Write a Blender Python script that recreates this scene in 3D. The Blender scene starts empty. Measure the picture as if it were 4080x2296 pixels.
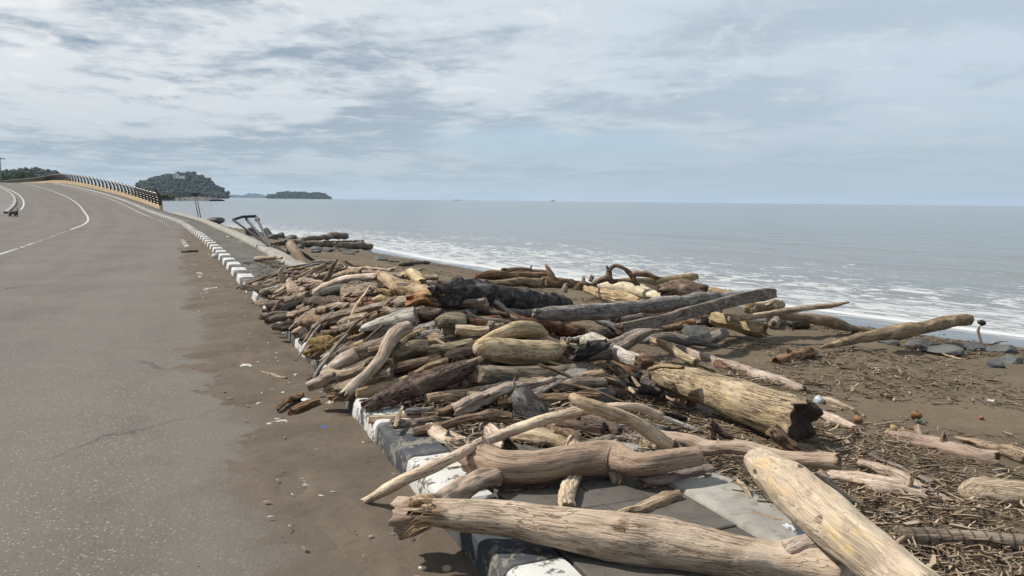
import bpy, bmesh, math, random
import numpy as np
from mathutils import Matrix, Vector
R = math.radians
SC = bpy.context.scene
COL = SC.collection
rng = np.random.default_rng(11)
random.seed(11)

# ------------------------------------------------------------------ camera
CAM_H = 1.6
cd = bpy.data.cameras.new("camera")
cam = bpy.data.objects.new("camera", cd)
COL.objects.link(cam)
cd.sensor_width = 36.0
cd.lens = 36.0 * 3066 / 4080
cd.clip_start = 0.05
cd.clip_end = 60000
cam.matrix_world = Matrix.Translation((0, 0, CAM_H)) @ Matrix.Rotation(R(90 - 6.48), 4, 'X') @ Matrix.Rotation(R(0.60), 4, 'Z')
SC.camera = cam

# ------------------------------------------------------------------ light
SUN_AZ, SUN_EL = R(-78), R(50)          # azimuth from +Y towards +X: the sun stands to the left
SUN_STRENGTH, SKY_STRENGTH, CLOUD = 4.9, 0.10, 0.80
sdir = Vector((math.sin(SUN_AZ) * math.cos(SUN_EL), math.cos(SUN_AZ) * math.cos(SUN_EL), math.sin(SUN_EL)))
sl = bpy.data.lights.new("sun", 'SUN')
sl.energy = SUN_STRENGTH
sl.angle = R(2.2)
sl.color = (1.0, 0.94, 0.85)
so = bpy.data.objects.new("sun", sl)
so.rotation_euler = (-sdir).to_track_quat('-Z', 'Y').to_euler()
so.location = (-40, 10, 60)
COL.objects.link(so)

SC.view_settings.view_transform = 'Standard'
SC.view_settings.look = 'None'
SC.view_settings.exposure = 0.33
SC.view_settings.gamma = 1.0
SC.render.engine = 'CYCLES'
SC.cycles.use_denoising = True
SC.cycles.max_bounces = 5
SC.cycles.diffuse_bounces = 2
SC.cycles.glossy_bounces = 2
SC.cycles.volume_bounces = 1
SC.cycles.transparent_max_bounces = 6
SC.cycles.sample_clamp_indirect = 4.0


class NT:
    """small helper for node graphs"""
    def __init__(self, tree):
        self.t = tree
        self.nodes, self.links = tree.nodes, tree.links

    def n(self, kind, out=0, ins=None, **props):
        nd = self.nodes.new(kind)
        for k, v in props.items():
            setattr(nd, k, v)
        for k, v in (ins or {}).items():
            s = nd.inputs[k]
            if isinstance(v, bpy.types.NodeSocket):
                self.links.new(v, s)
            else:
                s.default_value = v
        return nd.outputs[out] if out is not None else nd

    def math(self, op, a, b=0.0, c=0.0, clamp=False):
        return self.n('ShaderNodeMath', 0, {0: a, 1: b, 2: c}, operation=op, use_clamp=clamp)

    def vmath(self, op, a, b=(0, 0, 0)):
        return self.n('ShaderNodeVectorMath', 0, {0: a, 1: b}, operation=op)

    def noise(self, vec, scale, detail=4.0, rough=0.55, dist=0.0):
        return self.n('ShaderNodeTexNoise', 0, {'Vector': vec, 'Scale': scale, 'Detail': detail, 'Roughness': rough, 'Distortion': dist})

    def ss(self, x, a, b):
        return self.n('ShaderNodeMapRange', 0, {'Value': x, 'From Min': a, 'From Max': b}, interpolation_type='SMOOTHSTEP')

    def mix(self, f, a, b, blend='MIX'):
        nd = self.nodes.new('ShaderNodeMix')
        nd.data_type = 'RGBA'
        nd.blend_type = blend
        for i, v in ((0, f), (6, a), (7, b)):
            s = nd.inputs[i]
            if isinstance(v, bpy.types.NodeSocket):
                self.links.new(v, s)
            elif i == 0:
                s.default_value = v
            else:
                s.default_value = (v[0], v[1], v[2], 1)
        return nd.outputs[2]


# world: Nishita sky seen through a procedural layer of cloud
wd = bpy.data.worlds.new("World")
SC.world = wd
wd.use_nodes = True
W = NT(wd.node_tree)
W.nodes.clear()
sky = W.n('ShaderNodeTexSky', 0, sky_type='NISHITA', sun_disc=False, sun_elevation=SUN_EL, sun_rotation=SUN_AZ, air_density=1.2, dust_density=1.5, ozone_density=1.5)
bg1 = W.n('ShaderNodeBackground', 0, {'Color': W.mix(0.6, sky, (3.3, 4.7, 6.5)), 'Strength': SKY_STRENGTH})
dirv = W.n('ShaderNodeTexCoord', 0)
sep = W.n('ShaderNodeSeparateXYZ', None, {0: dirv})
dz = W.math('MAXIMUM', sep.outputs[2], 0.0)
den = W.math('ADD', dz, 0.085)
px = W.math('DIVIDE', sep.outputs[0], den)
py = W.math('DIVIDE', sep.outputs[1], den)
pl = W.n('ShaderNodeCombineXYZ', 0, {0: px, 1: py, 2: 0.0})
plw = W.vmath('ADD', pl, (7.3, 2.1, 0.0))
big = W.noise(plw, 0.55, 6, 0.5, 0.5)
mid = W.noise(plw, 1.5, 7, 0.58, 0.4)
fine = W.noise(plw, 4.6, 7, 0.66, 0.3)
thick = W.math('ADD', W.math('MULTIPLY', big, 0.42), W.math('ADD', W.math('MULTIPLY', mid, 0.38), W.math('MULTIPLY', fine, 0.20)))
shade = W.ss(thick, 0.45, 0.572)
# more cloud shadow to the left of the view than to the right, as the cloud bank lies
lat = W.ss(W.math('SUBTRACT', sep.outputs[0], W.math('MULTIPLY', sep.outputs[1], 0.0)), -0.6, 0.55)
shade = W.math('MULTIPLY', shade, W.math('SUBTRACT', 1.0, W.math('MULTIPLY', lat, 0.72)))
ccol = W.mix(shade, W.mix(lat, (0.76, 0.80, 0.83), (0.575, 0.675, 0.765)), (0.27, 0.355, 0.455))
edge = W.ss(W.noise(plw, 2.1, 9, 0.66, 0.7), 0.54, 0.66)
ccol = W.mix(W.math('MULTIPLY', edge, W.math('SUBTRACT', 0.6, W.math('MULTIPLY', lat, 0.42))), ccol, (0.92, 0.92, 0.91))
hz = W.ss(sep.outputs[2], 0.17, 0.0)
ccol = W.mix(W.math('MULTIPLY', hz, 0.80), ccol, (0.42, 0.515, 0.59))
bg2 = W.n('ShaderNodeBackground', 0, {'Color': ccol, 'Strength': CLOUD})
# cover: thin gaps, and one open patch of blue low over the sea
gap = W.ss(W.noise(W.vmath('MULTIPLY', plw, (0.55, 0.8, 1)), 0.8, 6, 0.5, 0.4), 0.60, 0.74)
el = W.n('ShaderNodeCombineXYZ', 0, {0: W.math('MULTIPLY', W.math('SUBTRACT', sep.outputs[0], 0.055), 4.8), 1: W.math('MULTIPLY', W.math('SUBTRACT', sep.outputs[2], 0.072), 42.0), 2: 0.0})
ell = W.n('ShaderNodeVectorMath', 1, {0: el}, operation='LENGTH')
wob = W.math('MULTIPLY', W.math('SUBTRACT', W.noise(W.vmath('MULTIPLY', dirv, (5, 5, 26)), 1.0, 5, 0.55), 0.5), 2.2)
open_ = W.ss(W.math('ADD', ell, wob), 1.15, 0.45)
open_ = W.math('MULTIPLY', open_, W.ss(sep.outputs[1], 0.5, 0.8))
cover = W.math('SUBTRACT', 1.0, W.math('MAXIMUM', W.math('MULTIPLY', gap, 0.22), W.math('MULTIPLY', open_, 0.75)), clamp=True)
mixs = W.n('ShaderNodeMixShader', 0, {0: cover, 1: bg1, 2: bg2})
W.n('ShaderNodeOutputWorld', None, {0: mixs})


# ------------------------------------------------------------------ helpers
def link(o, parent=None):
    COL.objects.link(o)
    if parent is not None:
        o.parent = parent
    return o


def tag(o, label=None, cat=None, group=None, kind=None):
    if label: o['label'] = label
    if cat: o['category'] = cat
    if group: o['group'] = group
    if kind: o['kind'] = kind
    return o


def mesh(name, v, f, mat=None, smooth=True):
    me = bpy.data.meshes.new(name)
    me.from_pydata([tuple(map(float, p)) for p in v] if not isinstance(v, np.ndarray) else v.tolist(), [], f.tolist() if isinstance(f, np.ndarray) else f)
    if mat is not None:
        me.materials.append(mat)
    if smooth:
        me.polygons.foreach_set('use_smooth', [True] * len(me.polygons))
    me.update()
    return me


def obj(name, v, f, mat=None, parent=None, smooth=True):
    return link(bpy.data.objects.new(name, mesh(name, v, f, mat, smooth)), parent)


def empty(name, loc=(0, 0, 0), rz=0.0):
    o = bpy.data.objects.new(name, None)
    o.location = loc
    o.rotation_euler = (0, 0, rz)
    return link(o)


def fattr(me, name, vals, kind='FLOAT'):
    a = me.attributes.new(name, kind, 'POINT')
    a.data.foreach_set('value' if kind == 'FLOAT' else 'vector', np.asarray(vals, np.float32).ravel())


def grid_faces(nr, nc, wrap=False):
    i = np.arange(nr - 1)[:, None] * nc
    j = np.arange(nc if wrap else nc - 1)[None, :]
    j2 = (j + 1) % nc
    return np.stack([i + j, i + j2, i + nc + j2, i + nc + j], -1).reshape(-1, 4)


def box(x0, x1, y0, y1, z0, z1, bev=0.0):
    """verts and faces of a box with chamfered top edges"""
    b = bev
    v = [(x0, y0, z0), (x1, y0, z0), (x1, y1, z0), (x0, y1, z0),
         (x0, y0, z1 - b), (x1, y0, z1 - b), (x1, y1, z1 - b), (x0, y1, z1 - b),
         (x0 + b, y0 + b, z1), (x1 - b, y0 + b, z1), (x1 - b, y1 - b, z1), (x0 + b, y1 - b, z1)]
    f = [(3, 2, 1, 0), (8, 9, 10, 11)]
    for k in range(4):
        l = (k + 1) % 4
        f += [(k, l, l + 4, k + 4), (k + 4, l + 4, l + 8, k + 8)]
    return v, f


def hash3(i, j, k):
    h = (i * 374761393 + j * 668265263 + k * 2147483647 + 144269504) & 0xffffffff
    h = ((h ^ (h >> 13)) * 1274126177) & 0xffffffff
    return ((h ^ (h >> 16)) & 0xffff) / 32767.5 - 1.0


def vnoise(p):
    p = np.asarray(p, float)
    i = np.floor(p).astype(np.int64)
    f = p - i
    f = f * f * (3 - 2 * f)
    r = 0
    for a in (0, 1):
        for b in (0, 1):
            for c in (0, 1):
                w = (f[..., 0] if a else 1 - f[..., 0]) * (f[..., 1] if b else 1 - f[..., 1]) * (f[..., 2] if c else 1 - f[..., 2])
                r = r + w * hash3(i[..., 0] + a, i[..., 1] + b, i[..., 2] + c)
    return r


def fbm(p, o=3):
    p = np.asarray(p, float)
    return sum(vnoise(p * 2.03 ** k + 17.7 * k) * 0.5 ** k for k in range(o))


# ------------------------------------------------------------------ materials
def newmat(name):
    m = bpy.data.materials.new(name)
    m.use_nodes = True
    t = NT(m.node_tree)
    t.nodes.clear()
    return m, t


def finish(t, color, rough=0.85, bump=None, bstr=0.3, bdist=0.01, spec=0.3, alpha=None):
    ins = {'Base Color': color if isinstance(color, bpy.types.NodeSocket) else (*color, 1), 'Roughness': rough, 'Specular IOR Level': spec}
    if bump is not None:
        ins['Normal'] = t.n('ShaderNodeBump', 0, {'Height': bump, 'Strength': bstr, 'Distance': bdist})
    if alpha is not None:
        ins['Alpha'] = alpha
    b = t.n('ShaderNodeBsdfPrincipled', 0, ins)
    t.n('ShaderNodeOutputMaterial', None, {0: b})


def plain(name, c, rough=0.7, var=0.15, scale=20.0, bstr=0.2, spec=0.3):
    m, t = newmat(name)
    p = t.n('ShaderNodeTexCoord', 3)
    n = t.noise(p, scale, 5, 0.6)
    col = t.mix(n, [x * (1 - var) for x in c], [min(1, x * (1 + var)) for x in c])
    finish(t, col, rough, n, bstr, 0.01, spec)
    return m


def wood(name, base, dark, light, endc, crack=0.5, speck=0.3, stain=None, charr=0.0, ring=False, gr=1.0):
    m, t = newmat(name)
    g = t.n('ShaderNodeAttribute', 1, attribute_name='gc')
    oi = t.n('ShaderNodeObjectInfo', None)
    rnd = oi.outputs['Random']
    g = t.vmath('ADD', g, t.n('ShaderNodeCombineXYZ', 0, {0: t.math('MULTIPLY', rnd, 91.0), 1: t.math('MULTIPLY', rnd, 37.0), 2: 0.0}))
    wob = t.n('ShaderNodeTexNoise', 1, {'Vector': g, 'Scale': 5.0, 'Detail': 2.0})
    gw = t.vmath('ADD', g, t.vmath('MULTIPLY', wob, (0.0, 0.03, 0.03)))
    grain = t.noise(t.vmath('MULTIPLY', gw, (4.5, 42, 42)), 1.0, 4, 0.62)
    finegr = t.noise(t.vmath('MULTIPLY', gw, (7, 150, 150)), 1.0, 3, 0.6)
    blot = t.noise(t.vmath('MULTIPLY', g, (3.0, 7, 7)), 1.0, 4, 0.6)
    ck = t.noise(t.vmath('MULTIPLY', gw, (3.2, 62, 62)), 1.0, 2, 0.5, 0.2)
    col = t.mix(t.math('ADD', 1.0 - gr, t.math('MULTIPLY', t.ss(grain, 0.34, 0.66), gr)), dark, base)
    col = t.mix(t.math('MULTIPLY', t.ss(blot, 0.5, 0.72), 0.8), col, light)
    col = t.mix(t.math('MULTIPLY', t.ss(finegr, 0.5, 0.32), 0.45 * gr), col, dark)
    patch = t.noise(t.vmath('MULTIPLY', g, (5.5, 9, 9)), 1.0, 5, 0.65, 0.4)
    col = t.mix(t.math('MULTIPLY', t.ss(patch, 0.47, 0.33), 0.15 + 0.6 * gr), col, [x * .72 for x in dark])
    line = t.ss(t.math('ABSOLUTE', t.math('SUBTRACT', ck, 0.5)), 0.034, 0.008)
    line = t.math('MULTIPLY', line, t.ss(blot, 0.62, 0.45))
    dk = [x * 0.28 for x in dark]
    col = t.mix(t.math('MULTIPLY', line, crack), col, dk)
    pits = t.ss(t.noise(t.vmath('MULTIPLY', g, (26, 60, 60)), 1.0, 3, 0.6), 0.63, 0.72)
    col = t.mix(t.math('MULTIPLY', pits, speck), col, [x * 0.4 for x in dark])
    if stain:
        st = t.ss(t.noise(t.vmath('MULTIPLY', g, (4, 9, 9)), 1.3, 3, 0.5), 0.56, 0.66)
        col = t.mix(t.math('MULTIPLY', st, 0.5), col, stain)
    if charr:
        sx = t.n('ShaderNodeSeparateXYZ', None, {0: t.n('ShaderNodeAttribute', 1, attribute_name='gc')})
        cm = t.ss(t.math('ADD', sx.outputs[0], t.math('MULTIPLY', t.math('SUBTRACT', blot, 0.5), 0.25)), charr - 0.05, charr + 0.05)
        col = t.mix(cm, col, (0.015, 0.015, 0.016))
    if ring:
        sx = t.n('ShaderNodeSeparateXYZ', None, {0: t.n('ShaderNodeAttribute', 1, attribute_name='gc')})
        rg = t.math('SINE', t.math('ADD', t.math('MULTIPLY', sx.outputs[0], 100.0), t.math('MULTIPLY', blot, 5.0)))
        col = t.mix(t.math('MULTIPLY', t.ss(rg, .55, .95), .75), col, [x * .35 for x in dark])
    em = t.n('ShaderNodeAttribute', 2, attribute_name='endm')
    en = t.noise(t.vmath('MULTIPLY', g, (40, 40, 40)), 1.0, 4, 0.65)
    ec = t.mix(en, [x * 0.45 for x in endc], [min(1, x * 1.35) for x in endc])
    col = t.mix(em, col, ec)
    hs = t.n('ShaderNodeHueSaturation', 0, {'Hue': t.math('ADD', 0.494, t.math('MULTIPLY', rnd, 0.010)), 'Saturation': t.math('ADD', 0.78, t.math('MULTIPLY', rnd, 0.26)), 'Value': t.math('ADD', 0.84, t.math('MULTIPLY', t.n('ShaderNodeMath', 0, {0: t.math('MULTIPLY', rnd, 7.31)}, operation='FRACT'), 0.34)), 'Color': col})
    h = t.math('ADD', t.math('MULTIPLY', grain, 0.6), t.math('ADD', t.math('MULTIPLY', finegr, 0.35), t.math('MULTIPLY', en, 0.3)))
    h = t.math('SUBTRACT', h, t.math('MULTIPLY', line, 1.0 * crack))
    h = t.math('SUBTRACT', h, t.math('MULTIPLY', pits, 0.5 * speck))
    finish(t, hs, 0.82, h, 0.35 + 0.6 * gr, 0.006 + 0.010 * gr, 0.25)
    return m


WM = {}
def W_(n, base, dark, light, endc, **k):
    WM[n] = wood('wood_' + n, base, dark, light, endc, **k)
W_('pale', (.47, .365, .265), (.29, .205, .14), (.56, .465, .36), (.20, .13, .075), crack=.42, speck=.35)
W_('bone', (.40, .325, .24), (.26, .20, .145), (.45, .385, .31), (.4, .33, .22), crack=.25, speck=.5, stain=(.40, .275, .12), gr=.7)
W_('palep', (.49, .38, .28), (.30, .215, .145), (.56, .465, .365), (.22, .14, .075), crack=.7, speck=.7, gr=.66)
W_('bonew', (.55, .47, .35), (.40, .33, .23), (.60, .54, .44), (.3, .22, .13), crack=.6, speck=.9)
W_('white', (.50, .46, .40), (.33, .29, .24), (.62, .59, .53), (.30, .24, .17), crack=.7, speck=.4)
W_('whiteb', (.50, .46, .40), (.33, .29, .24), (.62, .59, .53), (.02, .02, .02), crack=.5, charr=.28)
W_('cream', (.45, .345, .215), (.28, .195, .105), (.53, .44, .305), (.30, .19, .08), crack=.5, speck=.35)
W_('tan', (.36, .265, .165), (.23, .155, .09), (.44, .35, .24), (.24, .15, .075), crack=.7)
W_('tanb', (.25, .155, .08), (.13, .075, .04), (.34, .24, .13), (.16, .09, .045), crack=.9)
W_('gold', (.33, .225, .095), (.185, .12, .05), (.40, .30, .15), (.30, .19, .07), crack=.7)
W_('orange', (.32, .175, .08), (.20, .10, .045), (.38, .25, .13), (.30, .115, .045), crack=.6)
W_('ochre', (.335, .255, .155), (.20, .145, .085), (.41, .335, .225), (.055, .040, .028), crack=1.0, speck=1.0, stain=(.38, .28, .13))
W_('olive', (.24, .19, .115), (.13, .10, .06), (.33, .28, .18), (.20, .135, .065), crack=.8)
W_('grey', (.29, .26, .225), (.18, .155, .13), (.36, .335, .30), (.20, .165, .13), crack=.9, speck=.5)
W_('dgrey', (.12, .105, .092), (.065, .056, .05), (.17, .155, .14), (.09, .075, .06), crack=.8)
W_('gbrown', (.26, .20, .15), (.15, .11, .08), (.34, .285, .225), (.18, .125, .08), crack=.95)
W_('brown', (.23, .15, .095), (.12, .074, .046), (.31, .225, .155), (.17, .105, .06), crack=.9)
W_('brownp', (.325, .235, .175), (.21, .145, .105), (.40, .305, .24), (.21, .125, .07), crack=.5, speck=.7, gr=.62)
W_('tanp', (.40, .29, .195), (.26, .175, .11), (.48, .375, .27), (.24, .15, .08), crack=.5, speck=.6, gr=.65)
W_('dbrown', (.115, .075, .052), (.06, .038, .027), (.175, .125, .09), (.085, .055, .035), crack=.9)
W_('red', (.235, .10, .052), (.12, .05, .028), (.30, .155, .09), (.20, .085, .045), crack=1.0)
W_('rust', (.22, .12, .065), (.12, .062, .033), (.28, .18, .11), (.17, .085, .04), crack=.9)
W_('pink', (.32, .235, .18), (.19, .13, .095), (.40, .315, .25), (.20, .13, .09), crack=.6)
W_('pinkp', (.40, .305, .225), (.27, .195, .14), (.47, .385, .30), (.24, .15, .10), crack=.4, speck=.5)
W_('mauve', (.30, .24, .20), (.18, .137, .112), (.39, .33, .285), (.22, .15, .12), crack=.7)
W_('purple', (.125, .080, .060), (.06, .036, .027), (.21, .145, .10), (.25, .17, .08), crack=1.0)
W_('black', (.048, .043, .040), (.013, .012, .012), (.20, .18, .165), (.10, .08, .065), crack=.9)
W_('palm', (.25, .185, .125), (.14, .10, .068), (.32, .25, .18), (.16, .11, .07), crack=.4, ring=True)
W_('palm2', (.29, .20, .115), (.16, .105, .06), (.36, .27, .17), (.10, .075, .055), crack=.4)
FIBRE = plain('fibre', (.33, .22, .105), .9, .35, 60)
FIBRED = plain('fibre_dark', (.13, .078, .05), .9, .35, 60)

# asphalt with drifted sand: UV = (offset from kerb, distance along kerb)
def asphalt():
    m, t = newmat('asphalt')
    uv = t.n('ShaderNodeUVMap', 0, uv_map='uv')
    p = t.n('ShaderNodeTexCoord', 3)
    s = t.n('ShaderNodeSeparateXYZ', None, {0: uv})
    o = s.outputs[0]; L = s.outputs[1]
    vor = t.n('ShaderNodeTexVoronoi', 1, {'Vector': p, 'Scale': 62.0})
    chip = t.n('ShaderNodeTexVoronoi', None, {'Vector': p, 'Scale': 62.0})
    cs = t.n('ShaderNodeSeparateColor', None, {0: chip.outputs[1]})
    big = t.noise(p, 0.55, 5, 0.6)
    med = t.noise(p, 3.2, 5, 0.6)
    base = t.mix(t.ss(big, 0.3, 0.7), (0.088, 0.079, 0.069), (0.118, 0.105, 0.091))
    base = t.mix(t.math('MULTIPLY', t.ss(med, .45, .7), .35), base, (0.068, 0.062, 0.054))
    light = t.math('MULTIPLY', t.ss(cs.outputs[0], .72, .95), t.ss(chip.outputs[0], .5, .25))
    base = t.mix(t.math('MULTIPLY', light, .9), base, (0.288, 0.261, 0.228))
    darkp = t.math('MULTIPLY', t.ss(cs.outputs[1], .7, .9), t.ss(chip.outputs[0], .6, .3))
    base = t.mix(t.math('MULTIPLY', darkp, .6), base, (0.045, 0.040, 0.038))
    # wheel-polished lighter bands along the lane
    band = t.ss(t.noise(t.vmath('MULTIPLY', uv, (1.1, .03, 1)), 1.0, 3, .5), .4, .65)
    base = t.mix(t.math('MULTIPLY', band, .4), base, (0.136, 0.122, 0.107))
    stain = t.ss(t.noise(t.vmath('MULTIPLY', uv, (.5, .16, 1)), 1.0, 6, .65, .6), .58, .72)
    base = t.mix(t.math('MULTIPLY', stain, .35), base, (0.056, 0.051, 0.044))
    ckd = t.n('ShaderNodeTexVoronoi', 0, {'Vector': t.vmath('ADD', t.vmath('MULTIPLY', p, (.34, .22, 1)), t.vmath('MULTIPLY', t.n('ShaderNodeTexNoise', 1, {'Vector': p, 'Scale': 2.5, 'Detail': 4.0}), (.16, .16, 0))), 'Scale': 1.0}, feature='DISTANCE_TO_EDGE')
    ckm = t.math('MULTIPLY', t.ss(ckd, .007, .0015), t.ss(t.noise(p, .5, 2, .5), .5, .6))
    base = t.mix(t.math('MULTIPLY', ckm, .55), base, (.035, .032, .029))
    # sand
    en = t.noise(p, 0.9, 6, 0.62)
    en2 = t.noise(p, 5.0, 5, 0.6)
    edge = t.math('ADD', t.math('MULTIPLY', t.math('SUBTRACT', en, .5), 1.3), t.math('MULTIPLY', t.math('SUBTRACT', en2, .5), .35))
    wid = t.n('ShaderNodeMapRange', 0, {'Value': L, 'From Min': 20.0, 'From Max': 42.0, 'To Min': -.86, 'To Max': .05})
    q = t.math('SUBTRACT', t.math('ADD', o, edge), wid)
    sand = t.math('MULTIPLY', t.ss(q, -.10, .22), .8)
    dust = t.math('MULTIPLY', t.ss(q, -.9, .1), .5)
    scol = t.mix(t.noise(p, 7, 5, .6), (0.067, 0.050, 0.037), (0.093, 0.072, 0.053))
    scol = t.mix(t.math('MULTIPLY', t.ss(t.noise(p, 90, 2, .5), .62, .7), .35), scol, (0.204, 0.175, 0.138))
    base = t.mix(dust, base, (0.109, 0.095, 0.080))
    col = t.mix(sand, base, scol)
    h = t.mix(sand, t.math('MULTIPLY', chip.outputs[0], .6), t.math('ADD', t.noise(p, 60, 3, .6), t.math('MULTIPLY', t.noise(p, 9, 4, .6), 2.2)))
    finish(t, col, .88, h, .55, .008, .25)
    return m
M_ASPH = asphalt()


def paint():
    m, t = newmat('road_paint')
    p = t.n('ShaderNodeTexCoord', 3)
    uv = t.n('ShaderNodeUVMap', 0, uv_map='uv')
    s = t.n('ShaderNodeSeparateXYZ', None, {0: uv})
    wear = t.noise(p, 11, 5, .65)
    lng = t.noise(p, 2.1, 3, .5)
    a = t.ss(t.math('ADD', t.math('MULTIPLY', wear, .45), t.math('MULTIPLY', lng, .55)), s.outputs[0], t.math('ADD', s.outputs[0], .07))
    col = t.mix(wear, (.30, .285, .26), (.50, .485, .455))
    finish(t, col, .8, wear, .2, .003, .3, a)
    return m
M_PAINT = paint()


def kerbmat(name, c, under, thr):
    m, t = newmat(name)
    p = t.n('ShaderNodeTexCoord', 3)
    oi = t.n('ShaderNodeObjectInfo', None)
    pr = t.vmath('ADD', p, t.n('ShaderNodeCombineXYZ', 0, {0: t.math('MULTIPLY', oi.outputs['Random'], 50.0), 1: 0.0, 2: 0.0}))
    n = t.noise(pr, 6, 7, .7)
    n2 = t.noise(pr, 30, 4, .6)
    geo = t.n('ShaderNodeNewGeometry', 1)
    wearm = t.ss(t.math('ADD', t.math('MULTIPLY', n, .65), t.math('MULTIPLY', n2, .35)), thr, thr + .05)
    col = t.mix(n2, [x * .85 for x in c], c)
    col = t.mix(t.math('MULTIPLY', t.ss(t.noise(pr, 2.5, 4, .6), .45, .7), .5), col, [x * .5 + y * .5 for x, y in zip(c, (.25, .22, .18))])
    un = t.mix(n2, [x * .6 for x in under], under)
    col = t.mix(wearm, col, un)
    finish(t, col, .75, t.math('SUBTRACT', t.math('MULTIPLY', n2, .5), wearm), .5, .006, .3)
    return m
M_KW = kerbmat('kerb_white', (.50, .495, .475), (.13, .125, .115), .53)
M_KB = kerbmat('kerb_black', (.036, .042, .052), (.19, .172, .145), .512)


def slabmat(name, a, b, c, sc=1.0, bs=.4):
    m, t = newmat(name)
    p = t.n('ShaderNodeTexCoord', 3)
    geo = t.n('ShaderNodeNewGeometry', 0)
    n = t.noise(geo, 2.2 * sc, 6, .62)
    n2 = t.noise(geo, 38 * sc, 5, .65)
    n3 = t.noise(geo, 9 * sc, 5, .65)
    oi = t.n('ShaderNodeObjectInfo', None)
    col = t.mix(t.ss(n, .35, .65), a, b)
    col = t.mix(t.math('MULTIPLY', t.ss(n3, .5, .68), .65), col, c)
    col = t.mix(t.math('MULTIPLY', t.ss(n2, .55, .75), .4), col, [x * .5 for x in a])
    hs = t.n('ShaderNodeHueSaturation', 0, {'Color': col, 'Value': t.math('ADD', .88, t.math('MULTIPLY', oi.outputs['Random'], .24))})
    finish(t, hs, .85, t.math('ADD', t.math('MULTIPLY', n2, .6), n3), bs, .008, .3)
    return m
M_PAVER = slabmat('paver_concrete', (.070, .064, .056), (.100, .091, .079), (.056, .046, .036), 1.3)
M_STRIP = slabmat('strip_concrete', (.22, .208, .183), (.31, .296, .265), (.13, .115, .095), 1.6, .7)
M_PARA = slabmat('parapet_beige', (.40, .30, .18), (.46, .355, .22), (.33, .24, .145), .35, .2)
M_PARA_SIDE = slabmat('side_pavement', (.10, .095, .088), (.135, .127, .117), (.085, .08, .072), .3)
M_BLACK = plain('railing_black', (.022, .022, .025), .55, .3, 8)
M_RAILW = plain('railing_pale', (.50, .45, .38), .6, .2, 8)
M_STEEL = plain('black_steel', (.028, .027, .028), .6, .4, 12, .4)


def sandmat():
    m, t = newmat('beach_sand')
    uv = t.n('ShaderNodeUVMap', 0, uv_map='uv')
    s = t.n('ShaderNodeSeparateXYZ', None, {0: uv})
    p = t.n('ShaderNodeTexCoord', 3)
    n = t.noise(p, .7, 6, .6)
    n2 = t.noise(p, 12, 6, .65)
    n3 = t.noise(p, 120, 3, .6)
    col = t.mix(t.ss(n, .3, .7), (0.098, 0.074, 0.048), (0.128, 0.099, 0.066))
    col = t.mix(t.math('MULTIPLY', t.ss(n2, .5, .7), .5), col, (0.070, 0.053, 0.035))
    col = t.mix(t.math('MULTIPLY', t.ss(n3, .6, .72), .35), col, (0.198, 0.157, 0.107))
    wet = t.ss(t.math('ADD', s.outputs[0], t.math('MULTIPLY', t.math('SUBTRACT', t.noise(p, .35, 3, .5), .5), .8)), 3.3, 2.5)
    damp = t.ss(t.math('ADD', s.outputs[0], t.math('MULTIPLY', t.math('SUBTRACT', n, .5), 1.5)), 7.0, 3.0)
    col = t.mix(t.math('MULTIPLY', damp, .55), col, (0.077, 0.058, 0.040))
    col = t.mix(wet, col, (0.054, 0.047, 0.040))
    rough = t.math('SUBTRACT', .92, t.math('MULTIPLY', wet, .87))
    h = t.math('MULTIPLY', t.math('ADD', n2, t.math('MULTIPLY', n3, .3)), t.math('SUBTRACT', 1.0, wet))
    ins = {'Base Color': col, 'Roughness': rough, 'Specular IOR Level': t.math('ADD', .25, t.math('MULTIPLY', wet, .75)),
           'Normal': t.n('ShaderNodeBump', 0, {'Height': h, 'Strength': .7, 'Distance': .03})}
    t.n('ShaderNodeOutputMaterial', None, {0: t.n('ShaderNodeBsdfPrincipled', 0, ins)})
    return m
M_SAND = sandmat()


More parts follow.
